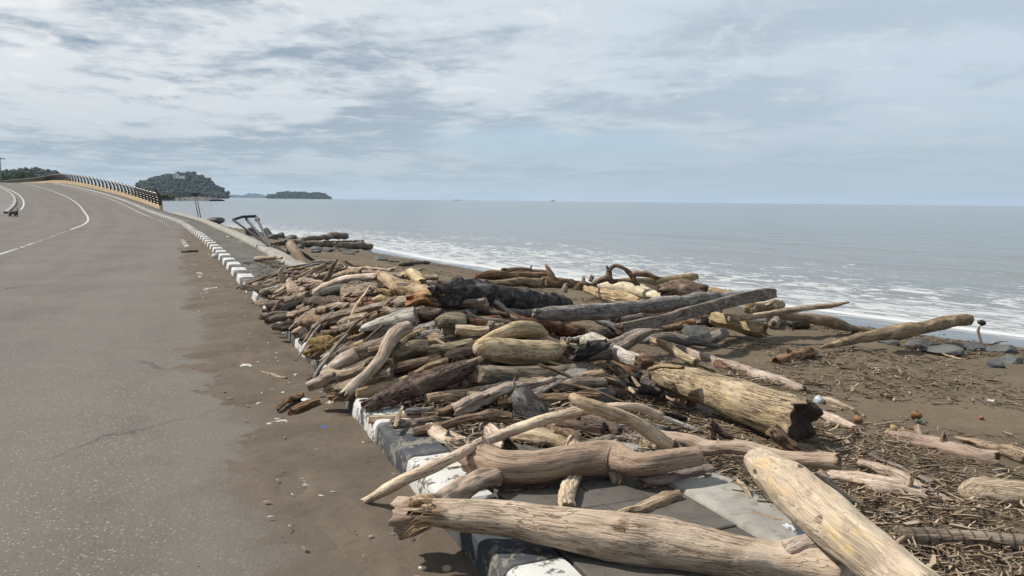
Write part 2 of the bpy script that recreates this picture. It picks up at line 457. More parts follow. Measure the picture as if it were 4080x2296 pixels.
def seamat():
    m, t = newmat('sea_water')
    p = t.n('ShaderNodeTexCoord', 3)
    sd = t.n('ShaderNodeAttribute', 2, attribute_name='shore')
    al = t.n('ShaderNodeAttribute', 1, attribute_name='along')     # (along shore, from shore, 0)
    w1 = t.noise(t.vmath('MULTIPLY', al, (.22, 1.1, 1)), 1.0, 5, .6, .4)
    w2 = t.noise(t.vmath('MULTIPLY', al, (.9, 3.6, 1)), 1.0, 5, .62, .5)
    w3 = t.noise(t.vmath('MULTIPLY', al, (.03, .16, 1)), 1.0, 4, .55)
    col = t.mix(t.ss(sd, 4, 60), (.145, .146, .145), (.105, .128, .138))
    col = t.mix(t.ss(w3, .45, .65), col, (.12, .138, .146))
    # foam: lacy near the shore, thinning seaward, with rows where small waves broke
    lace = t.noise(t.vmath('MULTIPLY', al, (.9, 2.6, 1)), 1.0, 8, .74, .8)
    row = t.noise(t.vmath('MULTIPLY', al, (.07, .42, 1)), 1.0, 3, .5, .3)
    near = t.n('ShaderNodeMapRange', 0, {'Value': sd, 'From Min': 0.0, 'From Max': 21.0, 'To Min': .42, 'To Max': .68})
    thr = t.math('ADD', near, t.math('MULTIPLY', t.math('SUBTRACT', .5, row), .22))
    foam = t.ss(lace, thr, t.math('ADD', thr, .06))
    lip = t.ss(t.math('ADD', sd, t.math('MULTIPLY', t.math('SUBTRACT', lace, .5), .8)), .55, .2)
    foam = t.math('MAXIMUM', t.math('MULTIPLY', foam, .62), t.math('MULTIPLY', lip, .85))
    col = t.mix(foam, col, (.55, .56, .57))
    rough = t.math('ADD', .16, t.math('MULTIPLY', foam, .6))
    h = t.math('ADD', t.math('MULTIPLY', w1, 1.0), t.math('ADD', t.math('MULTIPLY', w2, .35), t.math('MULTIPLY', foam, .12)))
    ins = {'Base Color': col, 'Roughness': rough, 'IOR': 1.33, 'Specular IOR Level': .5,
           'Normal': t.n('ShaderNodeBump', 0, {'Height': h, 'Strength': .55, 'Distance': .16})}
    t.n('ShaderNodeOutputMaterial', None, {0: t.n('ShaderNodeBsdfPrincipled', 0, ins)})
    return m
M_SEA = seamat()


def rockmat(name, a, b, c):
    m, t = newmat(name)
    p = t.n('ShaderNodeTexCoord', 3)
    n = t.noise(p, 2.6, 6, .62)
    n2 = t.noise(p, 22, 5, .65)
    col = t.mix(t.ss(n, .35, .65), a, b)
    col = t.mix(t.math('MULTIPLY', t.ss(n2, .5, .7), .6), col, c)
    finish(t, col, .75, t.math('ADD', n2, n), .5, .03, .35)
    return m
M_ROCK = rockmat('rock_grey', (.060, .062, .062), (.105, .105, .100), (.045, .046, .047))
M_ROCKB = rockmat('rock_blue_grey', (.068, .072, .072), (.112, .114, .110), (.048, .05, .05))


def leafmat(name, a, b):
    m, t = newmat(name)
    geo = t.n('ShaderNodeNewGeometry', 0)
    oi = t.n('ShaderNodeObjectInfo', None)
    n = t.noise(geo, .05, 4, .6)
    n2 = t.noise(geo, .6, 3, .6)
    col = t.mix(n, a, b)
    col = t.mix(t.math('MULTIPLY', n2, .5), col, [x * .5 for x in a])
    finish(t, col, .9, None)
    return m
M_WOODS = leafmat('woods', (.012, .026, .022), (.024, .042, .032))
M_LEAF = leafmat('leaf_green', (.03, .055, .022), (.06, .085, .034))

# ------------------------------------------------------------------ alignment of the road
KP = np.array([(2.95, -4, 0), (-.13, 3.14, 0), (-1.12, 5.43, 0), (-2.13, 7.67, 0), (-2.73, 9.06, 0), (-4.34, 12.55, 0), (-6.74, 17.94, 0), (-9.66, 24.43, 0),
               (-12.88, 31.38, 0), (-15.7, 37.2, 0), (-19.3, 45, 0), (-23.2, 52.4, .04), (-28.9, 62, .18), (-38.3, 78, .73), (-47.4, 92, 1.43), (-56.1, 104, 2.13),
               (-64.8, 115, 2.85), (-76.4, 130, 3.55), (-96.5, 160, 4.15), (-116, 190, 4.55), (-140.5, 225, 4.9), (-200, 300, 5.3)])
_Y = np.arange(-4, 300, .1)
_X = np.interp(_Y, KP[:, 1], KP[:, 0]); _Z = np.interp(_Y, KP[:, 1], KP[:, 2])
def smooth(a, k):
    p = np.concatenate([a[0] + (a[0] - a[1:k + 1][::-1]) , a, a[-1] + (a[-1] - a[-k - 1:-1][::-1])])
    return np.convolve(p, np.ones(2 * k + 1) / (2 * k + 1), 'valid')
for _k in (12, 12):
    far = np.clip((_Y - 25) / 40, 0, 1)
    _X = smooth(_X, _k) * (1 - far) + smooth(_X, 60) * far
    _Z = smooth(_Z, 60)
_S = np.concatenate([[0], np.cumsum(np.hypot(np.diff(_X), np.diff(_Y)))])
SEND = _S[-1]
def kerb_at(s):
    s = np.asarray(s, float)
    return np.stack([np.interp(s, _S, _X), np.interp(s, _S, _Y), np.interp(s, _S, _Z)], -1)
def kerb_n(s):
    a = kerb_at(np.asarray(s) + .3); b = kerb_at(np.asarray(s) - .3)
    d = a - b
    d[..., 2] = 0
    d /= np.linalg.norm(d, axis=-1, keepdims=True)
    return np.stack([d[..., 1], -d[..., 0], 0 * d[..., 0]], -1), d
def s_of_y(y): return float(np.interp(y, _Y, _S))
def path_pt(s, o, z=0.0):
    n, _ = kerb_n(s)
    p = kerb_at(s) + n * np.asarray(o)[..., None]
    p[..., 2] += z
    return p

def ruled(name, ss, offs, zs, mat, parent=None, uvfn=None):
    """sheet along the road: one column per offset"""
    V = np.stack([path_pt(ss, np.full(len(ss), o) if np.isscalar(o) else o, z) for o, z in zip(offs, zs)], 1)
    nr, nc = V.shape[:2]
    F = grid_faces(nr, nc)
    o = obj(name, V.reshape(-1, 3), F, mat, parent)
    uvl = o.data.uv_layers.new(name='uv')
    OO = np.stack([np.full(len(ss), q) if np.isscalar(q) else q for q in offs], 1).reshape(-1)
    SS = np.repeat(ss - S0, nc)
    if uvfn: OO, SS = uvfn(OO, SS)
    li = np.empty(len(o.data.loops), np.int32); o.data.loops.foreach_get('vertex_index', li)
    uvl.data.foreach_set('uv', np.stack([OO[li], SS[li]], 1).ravel())
    return o
S0 = s_of_y(0)
sn = np.concatenate([np.arange(s_of_y(-3.5), s_of_y(60), .5), np.arange(s_of_y(60), SEND - 1, 1.5)])
road = ruled('road', sn, [-9.95, -8, -5, -2.5, -1, -.3, .02], [0] * 7, M_ASPH)
tag(road, kind='structure')
side = ruled('side_pavement', sn, [-48, -30, -18, -9.9], [-.012] * 4, M_PARA_SIDE)
sn2 = sn[sn < s_of_y(62)]
apron = ruled('road_apron', sn2, [-45, -25, -15, -9.93], [-.004] * 4, M_ASPH)
for o in (side, apron): tag(o, kind='structure')
# embankment under the far rise, so that nothing hangs in the air
sf = sn[sn > s_of_y(45)]
emb = ruled('embankment', sf, [-48, -48.5], [-.02, -8.0], M_PARA_SIDE); tag(emb, kind='structure')

# painted lines
def line(name, y0, y1, o0, o1, w, wear):
    ss = np.arange(s_of_y(y0), s_of_y(y1), .5)
    yy = kerb_at(ss)[:, 1]
    c = np.interp(yy, o0, o1)
    wr = np.interp(kerb_at(ss)[:, 1], wear[0], wear[1])
    o = ruled(name, ss, [c - w / 2, c + w / 2], [.005, .005], M_PAINT, None, lambda a, b: (np.repeat(wr, 2), b))
    return tag(o, kind='structure')
line('lane_line', 15, 150, [18, 60, 150], [-5.45, -4.7, -4.7], .11, ([15, 22, 26, 38, 41, 150], [.40, .40, .47, .50, .30, .28]))
line('edge_line_seaward', 3, 30, [3, 30], [-.52, -.62], .15, ([3, 12, 14, 22, 30], [.56, .56, .48, .47, .5]))
line('edge_line_far', 36, 150, [36, 150], [-.75, -.55], .10, ([36, 55, 60, 150], [.55, .50, .40, .40]))
line('edge_line_left', 69, 150, [66, 150], [-9.2, -9.3], .13, ([66, 150], [.25, .25]))

# ------------------------------------------------------------------ kerbs
KB_L = .72
def kerb_mesh(name, mat, seed):
    r = np.random.default_rng(seed)
    # profile across (o, z): face leans back, rounded nose
    prof = np.array([(.0, -.12), (.0, .02), (.014, .108), (.022, .128), (.036, .142), (.055, .149), (.14, .150), (.262, .150), (.272, .142), (.275, -.12)])
    ys = np.array([.004, .016, .08, .2, .36, .52, .64, .704, .716])
    V = []
    for i, y in enumerate(ys):
        inset = .008 if i in (0, len(ys) - 1) else 0
        for (o, z) in prof:
            j = r.normal(0, .0022, 2)
            V.append((o + inset + j[0], y, z - (inset if z > 0 else 0) + (j[1] if z > 0 else 0)))
    nr, nc = len(ys), len(prof)
    F = grid_faces(nr, nc, True).tolist()
    F = [f[::-1] for f in F]
    F.append(list(range(nc))); F.append([(nr - 1) * nc + k for k in range(nc)][::-1])
    me = mesh(name, V, F, mat, True)
    me.set_sharp_from_angle(angle=R(24))
    return me
KM = {(c, k): kerb_mesh('kerb_block', M_KW if c else M_KB, k * 2 + c) for c in (0, 1) for k in range(3)}
def kerb_row(name, ya, yb, o, flip, phase, dy=0.0):
    root = tag(empty(name), kind='structure')
    s = s_of_y(ya); i = phase
    while s < s_of_y(yb):
        p = path_pt(np.array([s]), np.array([o]))[0]
        q = path_pt(np.array([s + KB_L]), np.array([o]))[0]
        d = q - p
        b = bpy.data.objects.new('kerb_block', KM[(i % 2, random.randrange(3))])
        x = np.array([d[1], -d[0], 0]) / np.hypot(d[0], d[1]) * (-1 if flip else 1)
        y = d / np.linalg.norm(d) * (-1 if flip else 1)
        z = np.cross(x, y)
        M = Matrix(((x[0], y[0], z[0], (q if flip else p)[0]), (x[1], y[1], z[1], (q if flip else p)[1]), (x[2], y[2], z[2], (q if flip else p)[2] + random.gauss(0, .003)), (0, 0, 0, 1)))
        link(b, root); b.matrix_world = M
        s += KB_L; i += 1
    return root
kerb_row('kerb', 2.25, 140, 0, False, 1)
kerb_row('kerb_median', 63, 140, -9.8, True, 0)

# ------------------------------------------------------------------ footpath of pavers and its concrete strip
fp = ruled('footpath', np.arange(s_of_y(1.5), s_of_y(170), 1.0), [.27, .29, 1.16, 1.18], [-.1, .138, .138, -.1], M_PAVER)
tag(fp, kind='structure')
PL, PW = .43, .432
PM = []
for k in range(3):
    v, f = box(0.004, PW - .004, 0.004, PL - .004, -.03, .0, .005)
    PM.append(mesh('paver', v, f, M_PAVER, False))
s = s_of_y(1.7)
while s < s_of_y(46):
    for c in (0, 1):
        p = path_pt(np.array([s]), np.array([.285 + c * PW]))[0]
        _, d = kerb_n(np.array([s + PL / 2])); d = d[0]
        b = bpy.data.objects.new('paver', PM[random.randrange(3)])
        link(b, fp)
        b.matrix_world = Matrix(((d[1], d[0], 0, p[0]), (-d[0], d[1], 0, p[1]), (0, 0, 1, p[2] + .15 + random.gauss(0, .0025)), (0, 0, 0, 1)))
    s += PL
def concrete_strip():
    ss = np.concatenate([np.arange(s_of_y(1.5), s_of_y(24), .06), np.arange(s_of_y(24), s_of_y(60), .25)])
    y = kerb_at(ss)[:, 1]
    up = np.interp(y, [5, 12, 18, 40], [.012, .04, .09, .13])
    n1 = fbm(np.stack([ss * 1.7, ss * 0, ss * 0 + 3], -1), 4); n2 = fbm(np.stack([ss * 2.6, ss * 0 + 9, ss * 0], -1), 4)
    cols = []
    prof = [(1.15, -.2, 0), (1.15, 0., .3), (1.165, 1., .5), (1.24, 1.05, .2), (1.34, 1.0, .2), (1.44, 1.0, .3), (1.50, .9, .9), (1.53, -.1, 1.0), (1.56, -1.5, 1)]
    for o, h, k in prof:
        oo = o + .03 * n1 * k + .03 * n2 * k
        z = .15 + up * h + (.012 * fbm(np.stack([ss * 3, ss * 0 + o * 9, ss * 0], -1), 3) if h > .5 else 0)
        if h < 0: z = .15 + np.full(len(ss), -.9 if h < -1 else (-.15 if h > -.15 else -.1))
        p = path_pt(ss, oo); p[:, 2] += z
        cols.append(p)
    V = np.stack(cols, 1)
    o = obj('concrete_strip', V.reshape(-1, 3), grid_faces(len(ss), len(prof)), M_STRIP)
    return tag(o, kind='structure')
concrete_strip()

# ------------------------------------------------------------------ beach
SHP = np.array([(24, -2), (10.2, 15.1), (7.46, 18.8), (2.2, 25.1), (-3.8, 34.2), (-7.7, 41.7), (-21, 58), (-46, 86)])
_sy = np.arange(-2, 86, .2); _sx = np.interp(_sy, SHP[:, 1], SHP[:, 0])
SHL = np.stack([_sx, _sy], 1)
_sl = np.concatenate([[0], np.cumsum(np.hypot(np.diff(_sx), np.diff(_sy)))])
_tn = np.gradient(SHL, axis=0); _tn /= np.linalg.norm(_tn, axis=1)[:, None]
def shore(P):
    """signed distance to the water's edge (positive out at sea) and distance along it"""
    P = np.asarray(P, float)
    d = np.empty(len(P)); a = np.empty(len(P))
    for k in range(0, len(P), 20000):
        q = P[k:k + 20000]
        D = ((q[:, None, :] - SHL[None, ::3, :]) ** 2).sum(-1)
        i = D.argmin(1) * 3
        t = _tn[i]
        r = q - SHL[i]
        d[k:k + 20000] = r[:, 0] * t[:, 1] - r[:, 1] * t[:, 0]
        a[k:k + 20000] = _sl[i] + r[:, 0] * t[:, 0] + r[:, 1] * t[:, 1]
    return d, a
_kb = np.stack([_X, _Y], 1)[::3]; _kn = kerb_n(_S[::3])[0][:, :2]
def koff(P):
    P = np.asarray(P, float); o = np.empty(len(P)); yk = np.empty(len(P))
    for k in range(0, len(P), 8000):
        q = P[k:k + 8000]
        i = ((q[:, None, :] - _kb[None, :700]) ** 2).sum(-1).argmin(1)
        o[k:k + 8000] = ((q - _kb[i]) * _kn[i]).sum(1); yk[k:k + 8000] = _kb[i, 1]
    return o, yk
def ground(P):
    P = np.asarray(P, float)
    o, yk = koff(P); d, a = shore(P)
    t = np.clip((o - 1.5) / np.maximum(o - 1.5 + np.maximum(-d, 0), .01), 0, 1)
    z = .02 - 1.02 * t ** 1.1
    z += (.035 * fbm(np.concatenate([P * 1.3, P[:, :1] * 0], 1), 3) + .018 * fbm(np.concatenate([P * 5, P[:, :1] * 0 + 4], 1), 2)) * np.clip(-d / 3, 0, 1) * np.clip((o - 1.5) * 2, 0, 1)
    z = np.where(d > 0, -1.0 - .07 * d, z)
    z = np.where(o < 0, 0, np.where(o < 1.5, .15, z))
    return z, o, d
def beach():
    ss = np.concatenate([np.arange(s_of_y(-2), s_of_y(20), .12), np.arange(s_of_y(20), s_of_y(66), .3)])
    nt = 150
    rows = []
    A = path_pt(ss, np.full(len(ss), 1.5))[:, :2]
    d0, _ = shore(A)
    wdt = np.maximum(-d0, 0) * 1.35 + 6
    t = np.linspace(0, 1, nt) ** 1.25
    n, _ = kerb_n(ss)
    P = A[:, None, :] + n[:, None, :2] * (wdt[:, None] * t[None, :])[..., None]
    Q = P.reshape(-1, 2)
    z, o, d = ground(Q)
    z[o < 1.52] = .0
    V = np.concatenate([Q, z[:, None]], 1)
    ob = obj('beach', V, grid_faces(len(ss), nt), M_SAND)
    uvl = ob.data.uv_layers.new(name='uv')
    li = np.empty(len(ob.data.loops), np.int32); ob.data.loops.foreach_get('vertex_index', li)
    uvl.data.foreach_set('uv', np.stack([-d[li], o[li]], 1).ravel())
    return tag(ob, kind='structure')
beach()

# ------------------------------------------------------------------ sea
def sea():
    rr = np.concatenate([np.geomspace(9, 160, 420), np.geomspace(164, 16000, 90)])
    an = np.radians(np.linspace(-62, 75, 560))
    RR, AA = np.meshgrid(rr, an, indexing='ij')
    X = (RR * np.sin(AA)).ravel(); Y = (RR * np.cos(AA)).ravel()
    P = np.stack([X, Y], 1)
    nearm = RR.ravel() < 400
    d = np.full(len(P), 500.0); a = np.zeros(len(P))
    d[nearm], a[nearm] = shore(P[nearm])
    # beyond the surveyed shoreline keep the same straight frame
    m = np.array([10.2 + 7.7, 15.1 - 41.7]); m /= np.linalg.norm(m)
    nn = np.array([-m[1], m[0]])
    rel = P - np.array([10.2, 15.1])
    d2 = rel @ nn; a2 = -(rel @ m)
    w = np.clip((RR.ravel() - 60) / 200, 0, 1)
    fr = np.where(nearm, d * (1 - w) + d2 * w, d2); al = a2
    amp = np.clip(fr / 6, 0, 1) * np.clip(1 - RR.ravel() / 150, 0, 1)
    q = np.stack([al, fr, 0 * al], 1)
    z = .055 * np.sin(fr * 1.25 + 2.2 * fbm(q * .12, 2)) * (.4 + .6 * np.abs(fbm(q * np.array([.06, .03, 1]) + 5, 2)))
    z += .03 * fbm(q * np.array([.5, 1.6, 1]), 3)
    # two low breakers
    for c, h in ((6.5, .10), (15.0, .16), (27.0, .14)):
        cc = c + 1.5 * fbm(q * np.array([.07, 0, 1]) + c, 2)
        z += h * np.exp(-((fr - cc) / .75) ** 2) * (.45 + .55 * np.clip(fbm(q * np.array([.05, 0, 1]) + 3 * c, 2) + .5, 0, 1))
    V = np.stack([X, Y, -1.0 + z * amp], 1)
    ob = obj('sea', V, grid_faces(len(rr), len(an))[:, ::-1], M_SEA)
    fattr(ob.data, 'shore', np.clip(fr, -5, 200))
    fattr(ob.data, 'along', np.stack([al, fr, 0 * al], 1), 'FLOAT_VECTOR')
    return tag(ob, kind='structure')
sea()

# ------------------------------------------------------------------ driftwood
def log_mesh(pts, style='round', ends=('worn', 'worn'), flat=1.0, seed=0, lod=1.0, plump=False):
    r = np.random.default_rng(seed)
    P = np.array([p[:3] for p in pts], float); RD = np.array([p[3] for p in pts], float)
    # Catmull-Rom through the control points
    if len(P) == 2:
        P = np.stack([P[0], (P[0] + P[1]) / 2, P[1]]); RD = np.array([RD[0], RD.mean() * 1.03, RD[1]])
    seg = np.linalg.norm(np.diff(P, axis=0), axis=1); T = np.concatenate([[0], np.cumsum(seg)]); Lg = T[-1]
    rm = max(RD.mean(), .004)
    near = 1.0 if P[:, 1].min() > 5 else 1.6
    nr = int(np.clip(Lg / (rm * .32 / lod / near), 8, 44 * near * lod + 8))
    if style == 'palm': nr = int(Lg / .014)
    if style == 'bone': nr = 190
    M = 120 if style == 'bone' else int(np.clip(24 * lod * near * (1.0 if rm > .03 else .7), 7, 46))
    Pe = np.concatenate([[2 * P[0] - P[1]], P, [2 * P[-1] - P[-2]]]); Te = np.concatenate([[-seg[0]], T, [Lg + seg[-1]]])
    def cr(t):
        k = np.clip(np.searchsorted(T, t, 'right') - 1, 0, len(P) - 2)
        u = ((t - T[k]) / seg[k])[:, None]
        p0, p1, p2, p3 = Pe[k], Pe[k + 1], Pe[k + 2], Pe[k + 3]
        return .5 * (2 * p1 + (p2 - p0) * u + (2 * p0 - 5 * p1 + 4 * p2 - p3) * u ** 2 + (3 * p1 - p0 - 3 * p2 + p3) * u ** 3)
    t = np.linspace(0, Lg, nr)
    fac = np.ones(nr)
    def cap(e, rr_):
        """extra rings shaping an end: list of (distance beyond, radius factor)"""
        if e == 'worn': return [(.10, .93), (.24, .74), (.32, .45), (.35, .12)] if style in ('bone', 'smooth') or plump else [(.07, .94), (.15, .78), (.19, .48), (.20, .12)]
        if e == 'cut': return [(.03, .95), (.035, .6), (.03, .15)]
        if e == 'fray': return [(.15, .93), (.2, .6), (.05, .2)]
        if e == 'rot': return [(.04, .96), (.06, .88), (.0, .68), (-.22, .42), (-.3, .1)]
        return [(.04, .9), (.0, .76), (-.5, .62), (-.95, .42), (-1.0, .1)]
    cen = cr(t)
    if style != 'beam':
        wv = np.stack([fbm(np.stack([t / rm * .16 + 31.7 * q, t * 0 + seed * 1.37, t * 0], -1), 2) for q in (1, 2, 3)], 1)
        cen = cen + wv * rm * (.14 if style in ('palm', 'bone', 'bigbark', 'smooth') else .34) * np.clip(np.minimum(t, Lg - t) / (2 * rm) + .4, 0, 1)[:, None]
    rad = np.interp(t, T, RD)
    tg = np.gradient(cen, axis=0); tg /= np.linalg.norm(tg, axis=1)[:, None]
    upv = np.array([0, 0, 1.]) if abs(tg[:, 2]).mean() < .8 else np.array([1., 0, 0])
    ang = np.arange(M) / M * 2 * np.pi
    c0 = cap(ends[0], rad[0]); c1 = cap(ends[1], rad[-1])
    C = np.concatenate([[cen[0] - tg[0] * rad[0] * a for a, _ in c0[::-1]], cen, [cen[-1] + tg[-1] * rad[-1] * a for a, _ in c1]])
    RR = np.concatenate([[rad[0] * b for _, b in c0[::-1]], rad, [rad[-1] * b for _, b in c1]])
    TT = np.concatenate([[-rad[0] * a for a, _ in c0[::-1]], t, [Lg + rad[-1] * a for a, _ in c1]])
    TG = np.concatenate([np.repeat(tg[:1], len(c0), 0), tg, np.repeat(tg[-1:], len(c1), 0)])
    n0 = len(c0)
    em = np.zeros(len(C))
    k0 = {'worn': 0, 'cut': 2, 'fray': 2, 'hollow': 4, 'rot': 5}[ends[0]]; k1 = {'worn': 0, 'cut': 2, 'fray': 2, 'hollow': 4, 'rot': 5}[ends[1]]
    if k0: em[:k0] = 1
    if k1: em[len(C) - k1:] = 1
    if ends[0] in ('hollow', 'fray'): em[k0] = .5
    if ends[1] in ('hollow', 'fray'): em[len(C) - k1 - 1] = .5
    X = np.cross(upv, TG); X /= np.linalg.norm(X, axis=1)[:, None]
    Y = np.cross(TG, X)
    sp = r.uniform(0, 100, 3)
    ca, sa = np.cos(ang), np.sin(ang)
    tn = TT / rm
    G = np.stack(np.broadcast_arrays(tn[:, None] * .35, ca[None, :] * 1.3, sa[None, :] * 1.3), -1) + sp
    G2 = np.stack(np.broadcast_arrays(tn[:, None] * .10, ca[None, :] * 4.5, sa[None, :] * 4.5), -1) + sp * 2
    G3 = np.stack(np.broadcast_arrays(tn[:, None] * .9, ca[None, :] * 2.4, sa[None, :] * 2.4), -1) + sp * 3
    lump, ridge, knob = {'smooth': (.09, .035, .035), 'round': (.16, .045, .05), 'split': (.10, .10, .04), 'rough': (.24, .09, .13), 'crag': (.24, .17, .24), 'shag': (.16, .13, .10), 'beam': (.04, .04, .02),
                         'palm': (.05, .02, .02), 'bone': (.13, .03, .03), 'bark': (.08, .06, .06), 'bigbark': (.08, .05, .05)}[style]
    k = 1 + lump * fbm(G, 2) + ridge * fbm(G2, 2) + knob * fbm(G3, 2)
    if style == 'split':
        cut = np.ones(M) * 9
        for _ in range(r.integers(3, 5)):
            th = r.uniform(0, 2 * np.pi); dd = r.uniform(.5, .88)
            cs = np.cos(ang - th)
            cut = np.minimum(cut, np.where(cs > .05, dd / np.maximum(cs, .05), 9))
        k = k * np.minimum(1.02, cut)[None, :] * 1.12
    if style == 'beam':
        sq = 1 / np.maximum(np.abs(np.cos(ang + .2)), np.abs(np.sin(ang + .2)))
        k = k * np.minimum(sq, 1.28)[None, :] * .9
    if style == 'palm':
        k = k * (1 + .05 * np.abs(np.sin(TT * 50 + 1.5 * fbm(np.stack([TT * 3, TT * 0, TT * 0], -1), 2)))[:, None])
    # knots
    if style in ('round', 'rough', 'bark', 'split') and lod >= 1:
        for _ in range(r.integers(1, 6)):
            tc = r.uniform(.1, .9) * Lg; ac = r.uniform(0, 2 * np.pi); wv = r.uniform(.35, .7) * rm
            dA = np.angle(np.exp(1j * (ang - ac)))[None, :] * rm; dT = (TT - tc)[:, None]
            k = k + r.uniform(-.18, .38) * np.exp(-(dA ** 2 + (dT * .6) ** 2) / wv ** 2)
    k = k * (1 + .16 * fbm(np.stack([tn * .11 + seed, tn * 0, tn * 0], -1), 2))[:, None]
    if lod >= 1 and style in ('round', 'rough', 'bark', 'split', 'smooth', 'bigbark', 'bone'):
        for _ in range(r.integers(2, 5) if style != 'smooth' else 2):
            a0 = r.uniform(0, 6.28); tc = r.uniform(0, 1) * Lg; tl = r.uniform(.18, .5) * Lg
            dA = np.angle(np.exp(1j * (ang[None, :] - a0 - .25 * np.sin(TT / rm * .35 + a0)[:, None])))
            k = k - r.uniform(.08, .2) * np.exp(-(dA / .16) ** 2) * np.clip(1 - np.abs(TT - tc) / tl, 0, 1)[:, None] ** .5
    ax = np.zeros_like(k)
    for side, e in ((0, ends[0]), (1, ends[1])):
        if e == 'fray':
            jag = r.uniform(-.7, 1.9, M); jag = jag * .75 + np.roll(jag, 1) * .25
            w = np.clip(1 - np.abs(TT - (0 if side == 0 else Lg)) / (1.6 * rm), 0, 1) ** 1.5
            ax += (-1 if side == 0 else 1) * w[:, None] * jag[None, :] * rm
        if e == 'worn' and style not in ('bone', 'smooth') and not plump:
            kk = np.clip(1 - ((TT - 0) if side == 0 else (Lg - TT)) / (.7 * rm), 0, 1)
            tilt = r.normal(0, .3); th = r.uniform(0, 6.28)
            ax += kk[:, None] * rm * (.28 * fbm(G3 * 1.2 + 11, 3) + tilt * np.cos(ang - th)[None, :] * .7)
        if e == 'rot':
            kk = (TT < rm * .1) if side == 0 else (TT > Lg - rm * .1)
            ax += kk[:, None] * rm * .28 * fbm(G3 * 1.3 + 7, 3)
            w = np.clip(1 - np.abs(TT - (0 if side == 0 else Lg)) / (.9 * rm), 0, 1)
            k = k * (1 + w[:, None] * (.22 * fbm(G3 * 1.5, 3) - .06))
        if e == 'hollow':
            kk = (TT < rm * .3) if side == 0 else (TT > Lg - rm * .3)
            ax += kk[:, None] * rm * .3 * fbm(G * 2.0 + 3, 2)
        if e in ('cut', 'hollow'):
            tilt = r.normal(0, .14); th = r.uniform(0, 6.28)
            w = np.clip(1 - np.abs(TT - (0 if side == 0 else Lg)) / (.8 * rm), 0, 1)
            ax += w[:, None] * (tilt * np.cos(ang - th) + .06 * r.normal(size=M))[None, :] * rm
    rot = r.uniform(-.6, .6)
    fx, fy = 1.0, flat
    if style in ('round', 'rough', 'bark') and flat == 1.0: fy = r.uniform(.82, 1.0)
    RM = RR[:, None] * k
    V = C[:, None, :] + X[:, None, :] * (RM * ca * fx)[..., None] + Y[:, None, :] * (RM * sa * fy)[..., None] + TG[:, None, :] * ax[..., None]
    n = len(C)
    V = V.reshape(-1, 3)
    F = grid_faces(n, M, True).tolist()
    V = np.concatenate([V, [V[:M].mean(0)], [V[-M:].mean(0)]])
    i0, i1 = n * M, n * M + 1
    F += [[j, i0, (j + 1) % M] for j in range(M)] + [[(n - 1) * M + j, (n - 1) * M + (j + 1) % M, i1] for j in range(M)]
    gc = np.stack([np.repeat(TT, M) + ax.ravel(), (RM * ca).ravel(), (RM * sa).ravel()], 1)
    gc = np.concatenate([gc, [[TT[0], 0, 0]], [[TT[-1], 0, 0]]])
    E = np.concatenate([np.repeat(em, M), [1 if k0 else 0, 1 if k1 else 0]])
    return V, F, gc, E, (C, RR, TG, X, Y)


def put_log(name, mat, pts, style, ends, flat, seed, parent=None, lod=1.0, marks=(), plump=False):
    V, F, gc, E, fr = log_mesh(pts, style, ends, flat, seed, lod, plump)
    C, RR = fr[0], fr[1]
    for (mx, my, mz, mr, dep, em_) in marks:
        q = np.array([mx, my, mz])
        q = V[((V - q) ** 2).sum(1).argmin()].copy()
        ci = ((C - q) ** 2).sum(1).argmin(); inw = C[ci] - q; inw /= np.linalg.norm(inw)
        dd = np.linalg.norm(V - q, axis=1) / mr
        dd = dd * (1 + .3 * fbm(V * 40, 2))
        w = np.clip(1.25 - dd, 0, 1) ** .6 if dep > 0 else np.exp(-dd ** 2)
        V = V + inw[None] * (w * dep)[:, None]
        if em_: 
            V = V + inw[None] * ((dd < 1.2) * .012 * fbm(V * np.array([60, 60, 60]), 2))[:, None]
            E = np.maximum(E, np.clip(1.3 - dd, 0, 1) * em_)
    org = V.mean(0); org[2] = V[:, 2].min()
    me = mesh(name, V - org, F, WM[mat])
    if style in ('split', 'beam'): me.set_sharp_from_angle(angle=R(34))
    fattr(me, 'gc', gc, 'FLOAT_VECTOR'); fattr(me, 'endm', E)
    o = bpy.data.objects.new(name, me)
    link(o, parent)
    o.location = org if parent is None else org - np.array(parent.location)
    return o, fr


